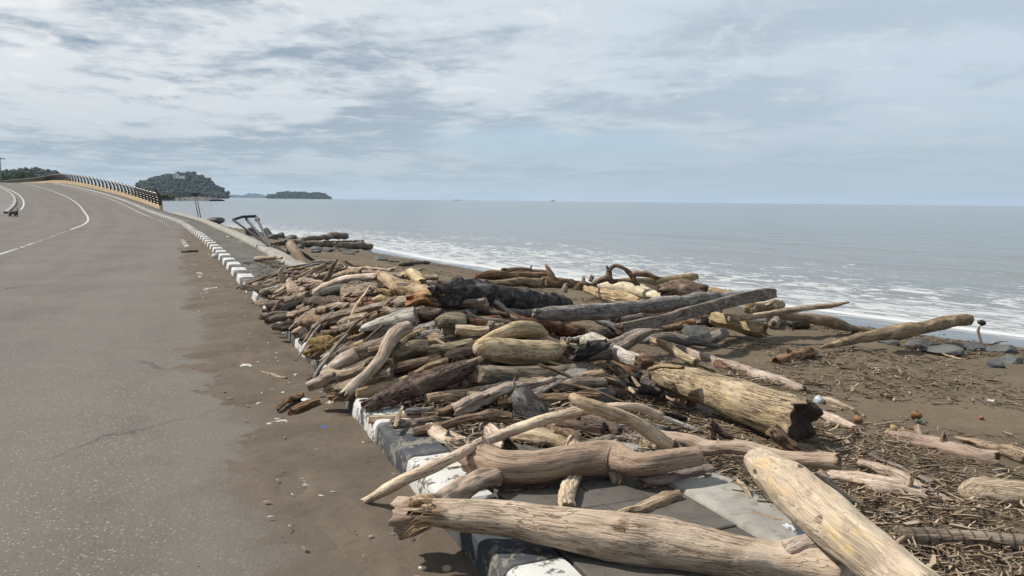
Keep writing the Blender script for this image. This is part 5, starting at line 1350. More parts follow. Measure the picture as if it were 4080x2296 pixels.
 [(0.494,4.846,0.198,0.038),(0.581,4.729,0.195,0.049),(0.674,4.603,0.191,0.036)],[],[]),
('driftwood_log','dgrey','dark grey rotten log at the charred mouth of the ochre log',None,'rough','worn','worn',1,0,
 [(1.179,6.913,-0.028,0.036),(1.257,6.750,-0.024,0.052),(1.330,6.590,-0.028,0.034)],[],[]),
('driftwood_log','dgrey','dark charred crust of wood on the debris beside the ochre log',None,'rough','worn','worn',1,0,
 [(1.009,6.496,0.000,0.042),(1.136,6.455,-0.005,0.050),(1.271,6.412,-0.018,0.038)],[],[]),
]
ROCKS = [
    (-11.586, 34.249, -0.079, 0.347, 0.243, 'grey', 'tall rounded dark boulder behind the bent black frame'),
    (-11.475, 35.849, -0.176, 0.345, 0.239, 'grey', 'domed dark boulder beside the tall rounded one'),
    (-11.149, 36.745, -0.262, 0.223, 0.186, 'grey', 'blocky upright dark boulder at the shore'),
    (-10.405, 33.234, -0.153, 0.256, 0.135, 'grey', 'low sloping boulder in front of the blocky one'),
    (-10.532, 36.537, -0.321, 0.388, 0.089, 'grey', 'flat dark boulder behind the long shore logs'),
    (-7.475, 27.096, -0.144, 0.165, 0.093, 'grey', 'small grey boulder below the long thick shore log'),
    (-6.923, 27.19, -0.202, 0.248, 0.072, 'grey', 'low grey boulder under the long thick shore log'),
    (-6.965, 28.791, -0.284, 0.146, 0.064, 'grey', 'small rounded stone under the middle of the shore log'),
    (-6.324, 24.782, -0.143, 0.166, 0.055, 'grey', 'flat stone in the sand before the shore log'),
    (-6.381, 26.484, -0.223, 0.242, 0.064, 'grey', 'wide flat stone in the sand before the shore log'),
    (-6.285, 28.483, -0.34, 0.202, 0.069, 'grey', 'dark stone under the heavy end of the shore log'),
    (-5.954, 28.979, -0.403, 0.17, 0.065, 'grey', 'dark stone beyond the heavy end of the shore log'),
    (-5.556, 26.074, -0.283, 0.265, 0.079, 'grey', 'broad low boulder on the sand before the shore log'),
    (-4.211, 24.258, -0.321, 0.256, 0.089, 'grey', 'broad dark boulder half sunk in the damp sand'),
    (-3.714, 23.752, -0.343, 0.174, 0.072, 'grey', 'brown-grey stone right of the half sunk boulder'),
    (-28.681, 74.209, -0.748, 0.844, 0.3, 'grey', 'long black boulder in the water beyond the seawall'),
    (5.815, 11.654, -0.53, 0.195, 0.069, 'blue', 'pale blue-grey boulder under the rising palm log'),
    (6.303, 11.61, -0.562, 0.239, 0.069, 'grey', 'long flat boulder next to the pale blue-grey one'),
    (6.427, 11.349, -0.559, 0.175, 0.053, 'grey', 'low grey boulder in the shore row beside the long flat one'),
    (6.86, 11.666, -0.601, 0.165, 0.054, 'grey', 'small grey boulder in the middle of the shore row'),
    (7.148, 11.644, -0.62, 0.195, 0.078, 'grey', 'rounded boulder at the foot of the bent white stick'),
    (7.506, 11.521, -0.638, 0.252, 0.089, 'grey', 'large dark boulder at the end of the shore row'),
    (6.249, 10.93, -0.529, 0.267, 0.042, 'blue', 'flat grey-green stone sunk in the sand before the shore row'),
    (6.316, 9.807, -0.487, 0.126, 0.094, 'blue', 'grey-green tilted stone in the sand'),
    (6.884, 10.344, -0.546, 0.2, 0.075, 'blue', 'grey-green round stone beside the tilted one'),
    (2.562, 10.517, -0.26, 0.216, 0.1, 'blue', 'blue-grey boulder under the long squared beam'),
    (4.359, 13.368, -0.5, 0.257, 0.103, 'blue', 'blue-grey boulder behind the pale grooved short log'),
    (0.596, 5.765, 0.079, 0.172, 0.082, 'blue', 'smooth blue-grey boulder at the seaward foot of the woodpile'),
    (-1.614, 5.899, 0.014, 0.041, 0.016, 'white', 'small white stone behind the two loose logs on the road'),
]
BALLS = [
    ('coconut', (3.349, 6.2, -0.165), 0.0451, (0.17, 0.085, 0.04), 'orange-brown coconut alone on the open sand'),
    ('coconut', (2.743, 5.924, -0.12), 0.04, (0.2, 0.11, 0.06), 'tan coconut on top of the twig heap'),
    ('coconut', (2.507, 5.484, -0.094), 0.04, (0.13, 0.05, 0.03), 'red-brown coconut below the tan one on the twig heap'),
    ('coconut', (2.916, 5.702, -0.125), 0.0386, (0.3, 0.2, 0.1), 'pale husked coconut at the tip of the half sunk brown log'),
    ('coconut', (2.971, 5.641, -0.124), 0.0382, (0.22, 0.15, 0.09), 'dull brown coconut touching the half sunk brown log'),
    ('coconut', (2.522, 6.527, -0.123), 0.0338, (0.28, 0.17, 0.07), 'small orange-tan coconut by the blue crumpled ball'),
    ('ball', (2.678, 6.546, -0.136), 0.0458, (0.3, 0.36, 0.42), 'blue and white crumpled plastic ball behind the ochre log'),
    ('ball', (4.011, 6.396, -0.214), 0.0199, (0.25, 0.07, 0.05), 'small red plastic scrap on the open beach'),
    ('ball', (3.738, 9.827, -0.315), 0.0228, (0.6, 0.6, 0.58), 'tiny white plastic bead on the sunken palm log'),
    ('shell', (-0.373, 3.161, 0.013), 0.0185, (0.42, 0.36, 0.29), 'small pale shell on the sandy road by the kerb'),
    ('cap', (-0.268, 3.161, 0.014), 0.021, (0.22, 0.22, 0.13), 'round olive bottle cap on the sandy road by the kerb'),
    ('cap', (-1.299, 5.214, 0.011), 0.0222, (0.02, 0.07, 0.3), 'small blue bottle cap on the sandy road'),
    ('cup', (-7.897, 20.271, 0.014), 0.066, (0.62, 0.62, 0.6), 'crushed white foam cup against the far kerb'),
    ('scrap', (-8.445, 21.377, 0.012), 0.0549, (0.5, 0.42, 0.1), 'yellow plastic wrapper near the white foam cup'),
    ('scrap', (-10.593, 28.639, 0.148), 0.0587, (0.6, 0.6, 0.6), 'white paper scrap on the far footpath'),
    ('scrap', (-9.019, 25.519, 0.148), 0.0567, (0.6, 0.6, 0.58), 'white plastic scrap against the concrete strip'),
    ('scrap', (-13.439, 32.044, -0.005), 0.0438, (0.6, 0.6, 0.58), 'tiny white scrap on the road edge'),
    ('scrap', (-5.228, 13.447, 0.013), 0.0393, (0.55, 0.54, 0.5), 'white splinter of wood on the edge line'),
    ('scrap', (-1.412, 5.858, 0.011), 0.0486, (0.45, 0.44, 0.41), 'flattened dirty white bag at the kerb foot'),
    ('scrap', (-1.947, 6.824, 0.012), 0.025, (0.45, 0.4, 0.32), 'pale curled leaf on the sandy road'),
    ('scrap', (-1.875, 6.18, 0.011), 0.0205, (0.5, 0.47, 0.42), 'white chip of wood on the sandy road'),
    ('scrap', (1.06, 3.518, 0.143), 0.0371, (0.25, 0.32, 0.48), 'crumpled blue plastic wrapper at the footpath edge'),
    ('scrap', (1.257, 3.317, 0.142), 0.0351, (0.42, 0.46, 0.52), 'clear plastic cup lid at the footpath edge'),
    ('scrap', (1.28, 3.237, 0.149), 0.0214, (0.25, 0.3, 0.55), 'torn blue plastic strip behind the long front log'),
    ('scrap', (2.0, 3.861, -0.026), 0.0458, (0.28, 0.33, 0.35), 'crumpled silver foil packet among the twigs'),
    ('scrap', (2.529, 7.811, -0.165), 0.1008, (0.35, 0.35, 0.38), 'rag of grey and white cloth beyond the ochre log'),
    ('scrap', (1.303, 5.03, -0.011), 0.0394, (0.45, 0.5, 0.48), 'pale green plastic scrap by the long curved tan branch'),
    ('scrap', (3.014, 6.604, -0.155), 0.0342, (0.45, 0.44, 0.42), 'whitish plastic scrap on the bare sand'),
    ('scrap', (4.599, 7.214, -0.276), 0.0561, (0.4, 0.42, 0.45), 'pale plastic bag far out on the beach'),
    ('scrap', (3.335, 6.12, -0.164), 0.0477, (0.04, 0.055, 0.035), 'dark green leaf under the lone coconut'),
]
IT = {'black_beam': [(-5.325, 17.903, 0.617), (-4.707, 18.836, -0.037)],
 'black_board': [(-6.541, 21.186, 0.273), (-5.854, 19.953, 0.05)],
 'black_stake': [(-5.468, 18.79, 0.446), (-5.464, 18.75, 0.096)],
 'boats': [(-429.829, 6038.242, -1.362), (307.961, 6038.452, 0.481)],
 'dog': (-34.383, 53.28, -0.002),
 'frame_bars': [[(-8.145, 22.472, 0.963), (-6.884, 21.591, 0.3)],
                [(-7.824, 22.675, 0.984), (-6.819, 21.488, 0.274)],
                [(-7.61, 22.884, 1.051), (-6.716, 21.383, 0.238)]],
 'frame_bracket': (-7.546, 22.822, 0.949),
 'frame_top': [(-8.145, 22.472, 0.963), (-7.909, 22.582, 1.047), (-7.61, 22.885, 1.062)],
 'gulls': [(-23.096, 52.265, 0.993), (-18.76, 44.199, 0.862)],
 'hill': [(-1063.297, 2217.871, 34.397),
          (-1055.36, 2218.785, 42.451),
          (-1046.346, 2218.909, 43.542),
          (-1039.384, 2219.54, 49.094),
          (-1029.31, 2219.043, 44.715),
          (-1019.398, 2220.299, 55.779),
          (-1007.402, 2220.71, 59.391),
          (-997.37, 2220.665, 58.997),
          (-984.392, 2221.303, 64.613),
          (-971.347, 2221.205, 63.752),
          (-959.324, 2221.332, 64.874),
          (-937.303, 2221.777, 68.79),
          (-917.242, 2221.722, 68.301),
          (-904.138, 2221.001, 61.96),
          (-891.071, 2220.677, 59.107),
          (-882.966, 2219.781, 51.22),
          (-868.833, 2218.78, 42.399),
          (-858.711, 2217.773, 33.537),
          (-843.597, 2216.999, 26.719),
          (-833.486, 2216.105, 18.853),
          (-834.363, 2214.746, 6.887)],
 'hill_base': (-958.673, 2214.316, 3.102),
 'isle': [(-1330.68, 4227.837, 8.924),
          (-1328.659, 4228.992, 19.091),
          (-1294.619, 4228.936, 18.599),
          (-1273.496, 4230.545, 32.769),
          (-1226.746, 4231.081, 37.483),
          (-1184.162, 4230.651, 33.699),
          (-1150.152, 4230.931, 36.166),
          (-1116.066, 4230.395, 31.448),
          (-1065.05, 4230.792, 34.938),
          (-1030.942, 4230.016, 28.107),
          (-1013.779, 4228.452, 14.335),
          (-1003.068, 4227.648, 7.26)],
 'islets': [[(-4170.486, 11073.982, 30.258),
             (-4103.754, 11075.319, 42.024),
             (-4036.824, 11074.518, 34.97),
             (-3970.045, 11075.351, 42.308),
             (-3891.869, 11073.432, 25.407),
             (-3863.898, 11072.207, 14.627)],
            [(-3858.328, 11072.214, 14.685),
             (-3802.971, 11076.052, 48.475),
             (-3702.814, 11077.427, 60.589),
             (-3624.754, 11076.765, 54.758),
             (-3568.791, 11074.065, 30.983),
             (-3540.785, 11072.463, 16.882)]],
 'lamps': [[(-199.784, 303.546, 15.834), (-199.685, 302.795, 9.223)], [(-262.376, 424.32, 15.854), (-262.251, 423.701, 10.411)]],
 'left_hill': [(-627.557, 908.965, 29.583),
               (-611.148, 908.861, 28.667),
               (-600.199, 908.689, 27.152),
               (-592.008, 908.791, 28.052),
               (-586.531, 908.674, 27.023),
               (-579.966, 908.62, 26.548),
               (-573.976, 908.874, 28.783),
               (-569.609, 908.941, 29.371),
               (-566.318, 908.822, 28.319),
               (-558.662, 908.8, 28.127),
               (-551.004, 908.747, 27.664),
               (-545.531, 908.68, 27.069),
               (-541.16, 908.697, 27.223),
               (-534.577, 908.458, 25.119),
               (-529.06, 907.909, 20.288)],
 'left_trees': [(-212.801, 322.871, 8.76),
                (-217.849, 332.985, 9.2),
                (-222.797, 343.054, 9.242),
                (-227.007, 353.099, 9.069),
                (-230.676, 363.462, 11.701),
                (-235.051, 373.459, 11.11),
                (-239.779, 383.45, 10.466),
                (-214.552, 322.891, 8.935)],
 'paint_gaps': [(-2.497, 7.187, 0.1),
                (-1.945, 5.838, 0.05),
                (-1.794, 5.597, 0.12),
                (-1.256, 4.309, 0.05),
                (-1.256, 4.228, 0.07),
                (-1.19, 4.107, 0.08),
                (-3.839, 10.105, 0.08),
                (-2.518, 7.187, 0.07)],
 'pole_caps': [(-22.801, 55.382, 1.854), (-22.799, 55.683, 1.842)],
 'poles': [[(-22.815, 55.386, 1.888), (-22.492, 55.206, 0.299)], [(-22.771, 55.685, 1.857), (-22.446, 55.503, 0.259)]],
 'sign': [(-905.03, 2068.81, 51.159), (-873.243, 2068.637, 49.633), (-889.176, 2069.145, 54.11)],
 'spit': [(-253.41, 563.613, 1.707), (-242.061, 563.618, 1.754), (-223.618, 563.624, 1.805), (-215.445, 563.458, 0.34), (-253.391, 563.413, -0.055)],
 'white_stick': [(7.985, 12.805, -0.85), (7.856, 12.73, -0.629), (7.818, 12.745, -0.499), (7.769, 12.655, -0.402), (7.798, 12.661, -0.346)],
 'white_stick_head': (7.82, 12.662, -0.341)}
FILL = [
(-2.10,7.88,0.30,-1.56,8.24,0.63,0.050,'gbrown'),
(-0.81,6.23,0.50,-0.11,6.52,0.51,0.037,'tan'),
(-2.38,10.84,0.54,-1.81,10.89,0.46,0.032,'dbrown'),
(-1.61,6.57,0.20,-0.72,6.69,0.63,0.039,'tan'),
(-1.61,8.60,0.67,-0.86,8.94,0.56,0.032,'olive'),
(-3.86,12.95,0.30,-3.34,13.11,0.43,0.037,'grey'),
(-1.41,10.27,0.44,-0.89,10.25,0.17,0.052,'dbrown'),
(-3.62,12.93,0.34,-3.42,13.38,0.31,0.059,'gbrown'),
(-1.74,8.29,0.60,-1.26,8.41,0.66,0.045,'brown'),
(-0.32,6.36,0.45,0.67,6.44,0.13,0.049,'dbrown'),
(-3.85,12.76,0.33,-3.14,12.69,0.42,0.058,'tan'),
(-0.84,9.13,0.49,-0.39,9.42,0.19,0.045,'dbrown'),
(-2.72,12.64,0.27,-1.79,12.56,0.09,0.038,'dbrown'),
(-0.66,6.93,0.71,0.19,7.25,0.41,0.030,'dbrown'),
(-2.01,8.76,0.52,-1.46,9.24,0.62,0.047,'gbrown'),
(-1.32,9.69,0.47,-0.50,9.72,0.14,0.059,'dbrown'),
(-0.36,6.58,0.59,0.14,6.80,0.48,0.032,'gbrown'),
(-2.33,10.20,0.58,-1.57,10.43,0.45,0.058,'dbrown'),
(-1.46,6.70,0.29,-0.55,6.78,0.65,0.040,'brown'),
(-2.18,7.83,0.20,-1.37,8.11,0.66,0.052,'dgrey'),
(0.58,6.20,0.11,0.99,6.41,-0.03,0.046,'brown'),
(-3.19,10.99,0.33,-2.72,11.27,0.50,0.041,'dgrey'),
(-1.99,7.82,0.28,-1.42,8.51,0.64,0.054,'tan'),
(-1.22,7.28,0.62,-0.24,7.41,0.56,0.052,'tan'),
(-1.80,11.22,0.38,-1.42,12.11,0.04,0.043,'tan'),
(-2.46,9.48,0.42,-1.49,9.28,0.69,0.044,'gbrown'),
(-3.87,11.58,0.20,-3.22,12.15,0.46,0.050,'gbrown'),
(0.20,6.85,0.36,0.90,6.76,0.06,0.052,'dbrown'),
(-1.52,6.63,0.25,-1.12,6.99,0.57,0.035,'gbrown'),
(-0.90,7.11,0.69,-0.02,6.97,0.55,0.031,'dbrown'),
(-1.12,9.44,0.51,-0.53,9.60,0.17,0.055,'grey'),
(-1.68,10.19,0.56,-0.91,10.57,0.13,0.032,'dgrey'),
(-0.92,9.51,0.42,-0.47,9.41,0.24,0.045,'gbrown'),
(-3.86,11.63,0.19,-3.07,11.72,0.51,0.034,'dgrey'),
(-2.19,9.90,0.61,-1.65,10.06,0.62,0.053,'brown'),
(-1.85,10.42,0.54,-1.16,10.50,0.25,0.057,'dgrey'),
(-1.42,7.07,0.50,-0.86,7.27,0.68,0.045,'grey'),
(-2.92,13.52,0.23,-2.24,13.39,0.06,0.036,'gbrown'),
(-1.22,6.17,0.32,-0.28,6.08,0.38,0.032,'gbrown'),
(-0.05,7.30,0.45,0.49,7.11,0.21,0.059,'brown'),
(-0.59,7.23,0.71,0.07,7.16,0.48,0.037,'brown'),
(-3.73,11.41,0.20,-3.29,10.87,0.29,0.047,'olive'),
(-0.60,8.30,0.62,0.25,8.68,0.06,0.033,'dbrown'),
(-2.08,7.61,0.19,-1.13,7.68,0.75,0.043,'dbrown'),
(-2.32,10.03,0.57,-1.44,10.09,0.42,0.045,'grey'),
(-3.35,13.26,0.32,-2.91,13.48,0.26,0.054,'brown'),
(-2.15,9.14,0.52,-1.68,9.36,0.65,0.047,'brown'),
(-4.43,13.28,0.19,-3.47,13.35,0.36,0.035,'tan'),
(-1.33,8.02,0.75,-0.75,8.12,0.69,0.035,'dgrey'),
(-3.84,13.50,0.31,-3.16,13.68,0.20,0.037,'brown'),
(-1.49,10.40,0.45,-0.91,10.47,0.11,0.059,'dbrown'),
(-1.97,8.76,0.61,-1.49,8.97,0.64,0.032,'grey'),
(-2.67,8.97,0.20,-1.69,8.87,0.62,0.050,'gbrown'),
(-2.55,9.01,0.22,-2.02,9.29,0.53,0.043,'dgrey'),
(-2.23,7.94,0.21,-1.61,8.10,0.62,0.056,'tan'),
(-0.77,7.78,0.77,0.05,8.14,0.28,0.033,'dbrown'),
(-0.88,5.85,0.27,-0.02,5.70,0.20,0.037,'olive'),
(-1.98,8.73,0.51,-1.45,8.72,0.64,0.060,'gbrown'),
(-2.91,12.63,0.39,-2.21,12.42,0.21,0.045,'olive'),
(-2.78,12.52,0.39,-2.08,12.84,0.07,0.055,'tan'),
(-1.33,5.95,0.20,-0.73,6.30,0.52,0.049,'dgrey'),
(-2.90,11.14,0.45,-2.02,11.24,0.40,0.030,'dgrey'),
(-0.69,6.70,0.66,0.14,6.32,0.25,0.052,'tan'),
(-2.06,11.96,0.29,-1.43,12.16,-0.01,0.045,'gbrown'),
(-2.33,10.65,0.57,-1.53,10.96,0.32,0.032,'gbrown'),
(-1.97,9.50,0.62,-1.50,9.70,0.60,0.059,'dgrey'),
(-1.34,7.82,0.70,-0.84,8.19,0.70,0.053,'grey'),
(-1.36,9.62,0.63,-0.67,9.75,0.24,0.059,'tan'),
(-1.35,5.98,0.20,-0.58,6.12,0.44,0.052,'brown'),
(-3.35,10.98,0.30,-2.73,11.34,0.54,0.057,'brown'),
(-2.88,11.15,0.48,-2.37,11.10,0.53,0.052,'gbrown'),
(-4.08,12.03,0.21,-3.29,12.34,0.44,0.058,'gbrown'),
(-0.71,5.84,0.27,-0.17,6.52,0.53,0.056,'gbrown'),
(-3.67,12.10,0.33,-3.17,12.41,0.42,0.058,'tan'),
(-2.47,11.93,0.44,-2.00,12.41,0.16,0.043,'tan'),
(-3.65,11.09,0.20,-2.98,11.31,0.43,0.052,'grey'),
(-1.21,9.86,0.49,-0.65,10.08,0.11,0.047,'grey'),
(-2.30,8.59,0.36,-1.59,8.99,0.64,0.044,'brown'),
(-0.44,7.58,0.60,0.50,7.91,0.12,0.045,'tan'),
(-1.68,7.19,0.37,-1.31,7.70,0.63,0.047,'tan'),
(-3.05,13.11,0.40,-2.40,13.00,0.22,0.042,'grey'),
(-2.65,10.08,0.42,-1.98,10.38,0.52,0.051,'brown'),
(-1.83,7.98,0.45,-1.08,7.45,0.77,0.042,'gbrown'),
(-1.44,9.14,0.64,-0.57,9.60,0.25,0.054,'dgrey'),
(-2.53,12.85,0.24,-1.84,13.11,-0.05,0.037,'brown'),
(-0.02,6.57,0.52,0.47,6.74,0.29,0.030,'grey'),
(-3.47,13.64,0.35,-2.99,13.47,0.18,0.046,'tan'),
(-2.12,8.54,0.45,-1.70,8.73,0.63,0.048,'gbrown'),
(-2.05,11.11,0.51,-1.10,11.33,0.06,0.044,'gbrown'),
(-0.18,7.51,0.58,0.26,7.73,0.25,0.049,'gbrown'),
(-1.93,7.28,0.19,-1.39,7.13,0.53,0.040,'dgrey'),
(-0.64,6.10,0.45,0.15,6.48,0.34,0.036,'grey'),
(-3.41,11.68,0.36,-2.84,11.66,0.45,0.059,'olive'),
(-1.21,6.74,0.55,-0.24,6.94,0.70,0.036,'gbrown'),
(-1.00,7.15,0.71,-0.51,7.22,0.71,0.051,'dgrey'),
(-3.74,11.29,0.20,-3.12,11.52,0.44,0.050,'dbrown'),
(-1.54,6.44,0.18,-0.85,6.12,0.43,0.032,'grey'),
(-3.39,12.09,0.42,-2.79,12.46,0.41,0.031,'tan'),
(-1.10,8.52,0.69,-0.31,8.54,0.37,0.044,'brown'),
(0.15,6.59,0.33,1.01,6.60,0.00,0.038,'grey'),
(-0.80,8.71,0.58,0.14,8.89,0.02,0.031,'olive'),
(-3.27,13.27,0.38,-2.83,13.12,0.25,0.058,'brown'),
(-4.13,13.37,0.31,-3.19,13.21,0.35,0.038,'grey'),
(-2.74,12.44,0.46,-2.15,12.67,0.17,0.048,'olive'),
(-1.09,6.09,0.29,-0.63,6.19,0.46,0.053,'dbrown'),
(-2.49,13.14,0.23,-2.02,13.30,-0.00,0.038,'brown'),
(-1.67,6.70,0.19,-0.98,6.98,0.62,0.044,'grey'),
(-1.35,8.14,0.73,-0.50,8.17,0.60,0.041,'tan'),
(-1.55,7.39,0.53,-0.98,7.53,0.71,0.057,'brown'),
(-1.74,11.27,0.30,-1.06,11.49,-0.03,0.033,'gbrown'),
(-0.86,5.71,0.20,-0.21,6.11,0.42,0.034,'dbrown'),
(-2.28,8.72,0.40,-1.82,9.58,0.59,0.053,'olive'),
(-2.12,7.94,0.24,-2.15,8.41,0.34,0.040,'gbrown'),
(-3.45,12.00,0.43,-2.80,12.45,0.49,0.041,'brown'),
(-3.09,9.88,0.20,-2.30,9.76,0.58,0.033,'grey'),
(-2.30,8.63,0.35,-1.44,9.08,0.65,0.039,'gbrown'),
(-2.52,8.63,0.20,-1.90,8.87,0.53,0.053,'dbrown'),
(-3.73,13.00,0.30,-3.08,12.81,0.40,0.055,'dbrown'),
(-1.52,6.37,0.18,-0.80,6.62,0.59,0.034,'dbrown'),
(-1.41,6.81,0.44,-0.46,6.68,0.61,0.046,'tan'),
(-0.79,8.26,0.70,-0.08,8.61,0.27,0.031,'olive'),
(-2.18,11.56,0.35,-1.26,11.59,0.03,0.049,'tan'),
(-3.92,12.18,0.27,-3.27,12.08,0.46,0.037,'tan'),
(-0.24,6.03,0.33,0.19,6.23,0.27,0.053,'olive'),
(-1.24,9.67,0.49,-0.65,9.69,0.24,0.053,'dgrey'),
(-2.66,8.96,0.20,-1.94,8.93,0.54,0.049,'brown'),
(-2.71,12.54,0.41,-2.14,12.85,0.12,0.042,'gbrown'),
(-1.14,5.68,0.21,-0.55,5.88,0.36,0.058,'dgrey'),
(-3.31,12.91,0.37,-2.57,13.16,0.23,0.054,'dbrown'),
(-4.02,13.50,0.30,-3.09,13.70,0.16,0.059,'tan'),
(-0.76,5.98,0.33,-0.27,6.33,0.50,0.053,'dgrey'),
(-3.78,13.16,0.36,-3.25,13.74,0.34,0.048,'tan'),
(-1.57,6.97,0.32,-1.03,6.90,0.64,0.058,'dgrey'),
(0.20,6.59,0.34,0.83,6.27,-0.00,0.059,'brown'),
(-1.16,7.74,0.72,-0.51,7.85,0.62,0.056,'gbrown'),
(-3.29,11.88,0.47,-2.44,11.76,0.46,0.035,'grey'),
(-0.49,8.28,0.50,0.06,8.94,0.08,0.056,'grey'),
(-2.80,10.68,0.49,-1.86,10.57,0.58,0.045,'gbrown'),
(-1.12,5.47,0.19,-0.60,5.72,0.27,0.041,'tan'),
(-0.89,8.86,0.51,-0.47,9.04,0.30,0.035,'brown'),
(-0.36,6.55,0.59,0.21,6.71,0.34,0.056,'dgrey'),
(-3.43,13.03,0.37,-2.66,12.91,0.27,0.047,'dbrown'),
(-4.35,12.62,0.20,-3.87,12.62,0.35,0.046,'dgrey'),
(-3.28,10.64,0.22,-2.59,10.89,0.51,0.042,'dbrown'),
(-4.02,11.92,0.19,-3.09,12.07,0.44,0.039,'gbrown'),
(-1.69,8.63,0.60,-1.22,8.78,0.69,0.057,'brown'),
(-0.99,7.61,0.76,-0.33,8.31,0.49,0.034,'dgrey'),
(-2.55,11.48,0.50,-1.61,11.19,0.23,0.058,'tan'),
(-0.49,6.25,0.53,-0.08,6.63,0.51,0.035,'tan'),
(-3.97,12.74,0.27,-3.04,12.57,0.42,0.037,'dgrey'),
(0.15,5.73,0.21,0.74,6.12,0.21,0.056,'tan'),
(-0.12,5.71,0.26,0.31,5.64,0.20,0.051,'olive'),
(-0.86,6.00,0.33,-0.22,6.27,0.42,0.037,'gbrown'),
(-0.10,5.20,0.19,0.63,5.41,0.19,0.044,'brown'),
(-0.12,6.35,0.48,0.33,6.34,0.21,0.056,'brown'),
(-0.23,6.11,0.42,0.12,6.30,0.35,0.042,'tan'),
(-0.40,5.48,0.19,-0.06,5.32,0.19,0.041,'olive'),
(0.38,5.81,0.20,0.52,6.14,0.20,0.053,'brown'),
(0.12,5.61,0.20,0.48,5.79,0.20,0.050,'gbrown'),
(-0.48,5.46,0.21,-0.35,5.81,0.31,0.058,'dbrown'),
(-0.38,6.43,0.44,0.01,6.26,0.32,0.065,'tan'),
(-0.43,6.22,0.48,0.35,6.09,0.19,0.044,'gbrown'),
(-0.59,5.31,0.20,-0.05,5.63,0.20,0.047,'tan'),
(-0.59,6.23,0.44,-0.11,6.04,0.30,0.051,'grey'),
(-0.28,5.07,0.19,-0.08,5.42,0.19,0.038,'dbrown'),
(-0.87,6.10,0.36,-0.41,6.23,0.50,0.033,'tan'),
(-0.63,6.11,0.37,-0.18,6.23,0.36,0.052,'olive'),
(-0.27,6.34,0.47,0.28,6.19,0.20,0.054,'brown'),
(-0.63,6.18,0.37,0.15,6.16,0.33,0.054,'gbrown'),
(-0.19,5.45,0.22,0.10,5.77,0.22,0.065,'dgrey'),
(0.31,5.71,0.20,0.73,5.88,0.20,0.048,'gbrown'),
(-0.48,5.60,0.21,0.01,5.83,0.26,0.064,'olive'),
(-0.10,5.70,0.19,0.61,5.86,0.19,0.044,'tan'),
(0.18,6.49,0.25,0.54,6.73,0.22,0.048,'tan'),
(-0.23,5.53,0.19,0.28,5.97,0.22,0.040,'brown'),
(-0.31,6.43,0.48,0.42,6.54,0.20,0.054,'tan'),
]
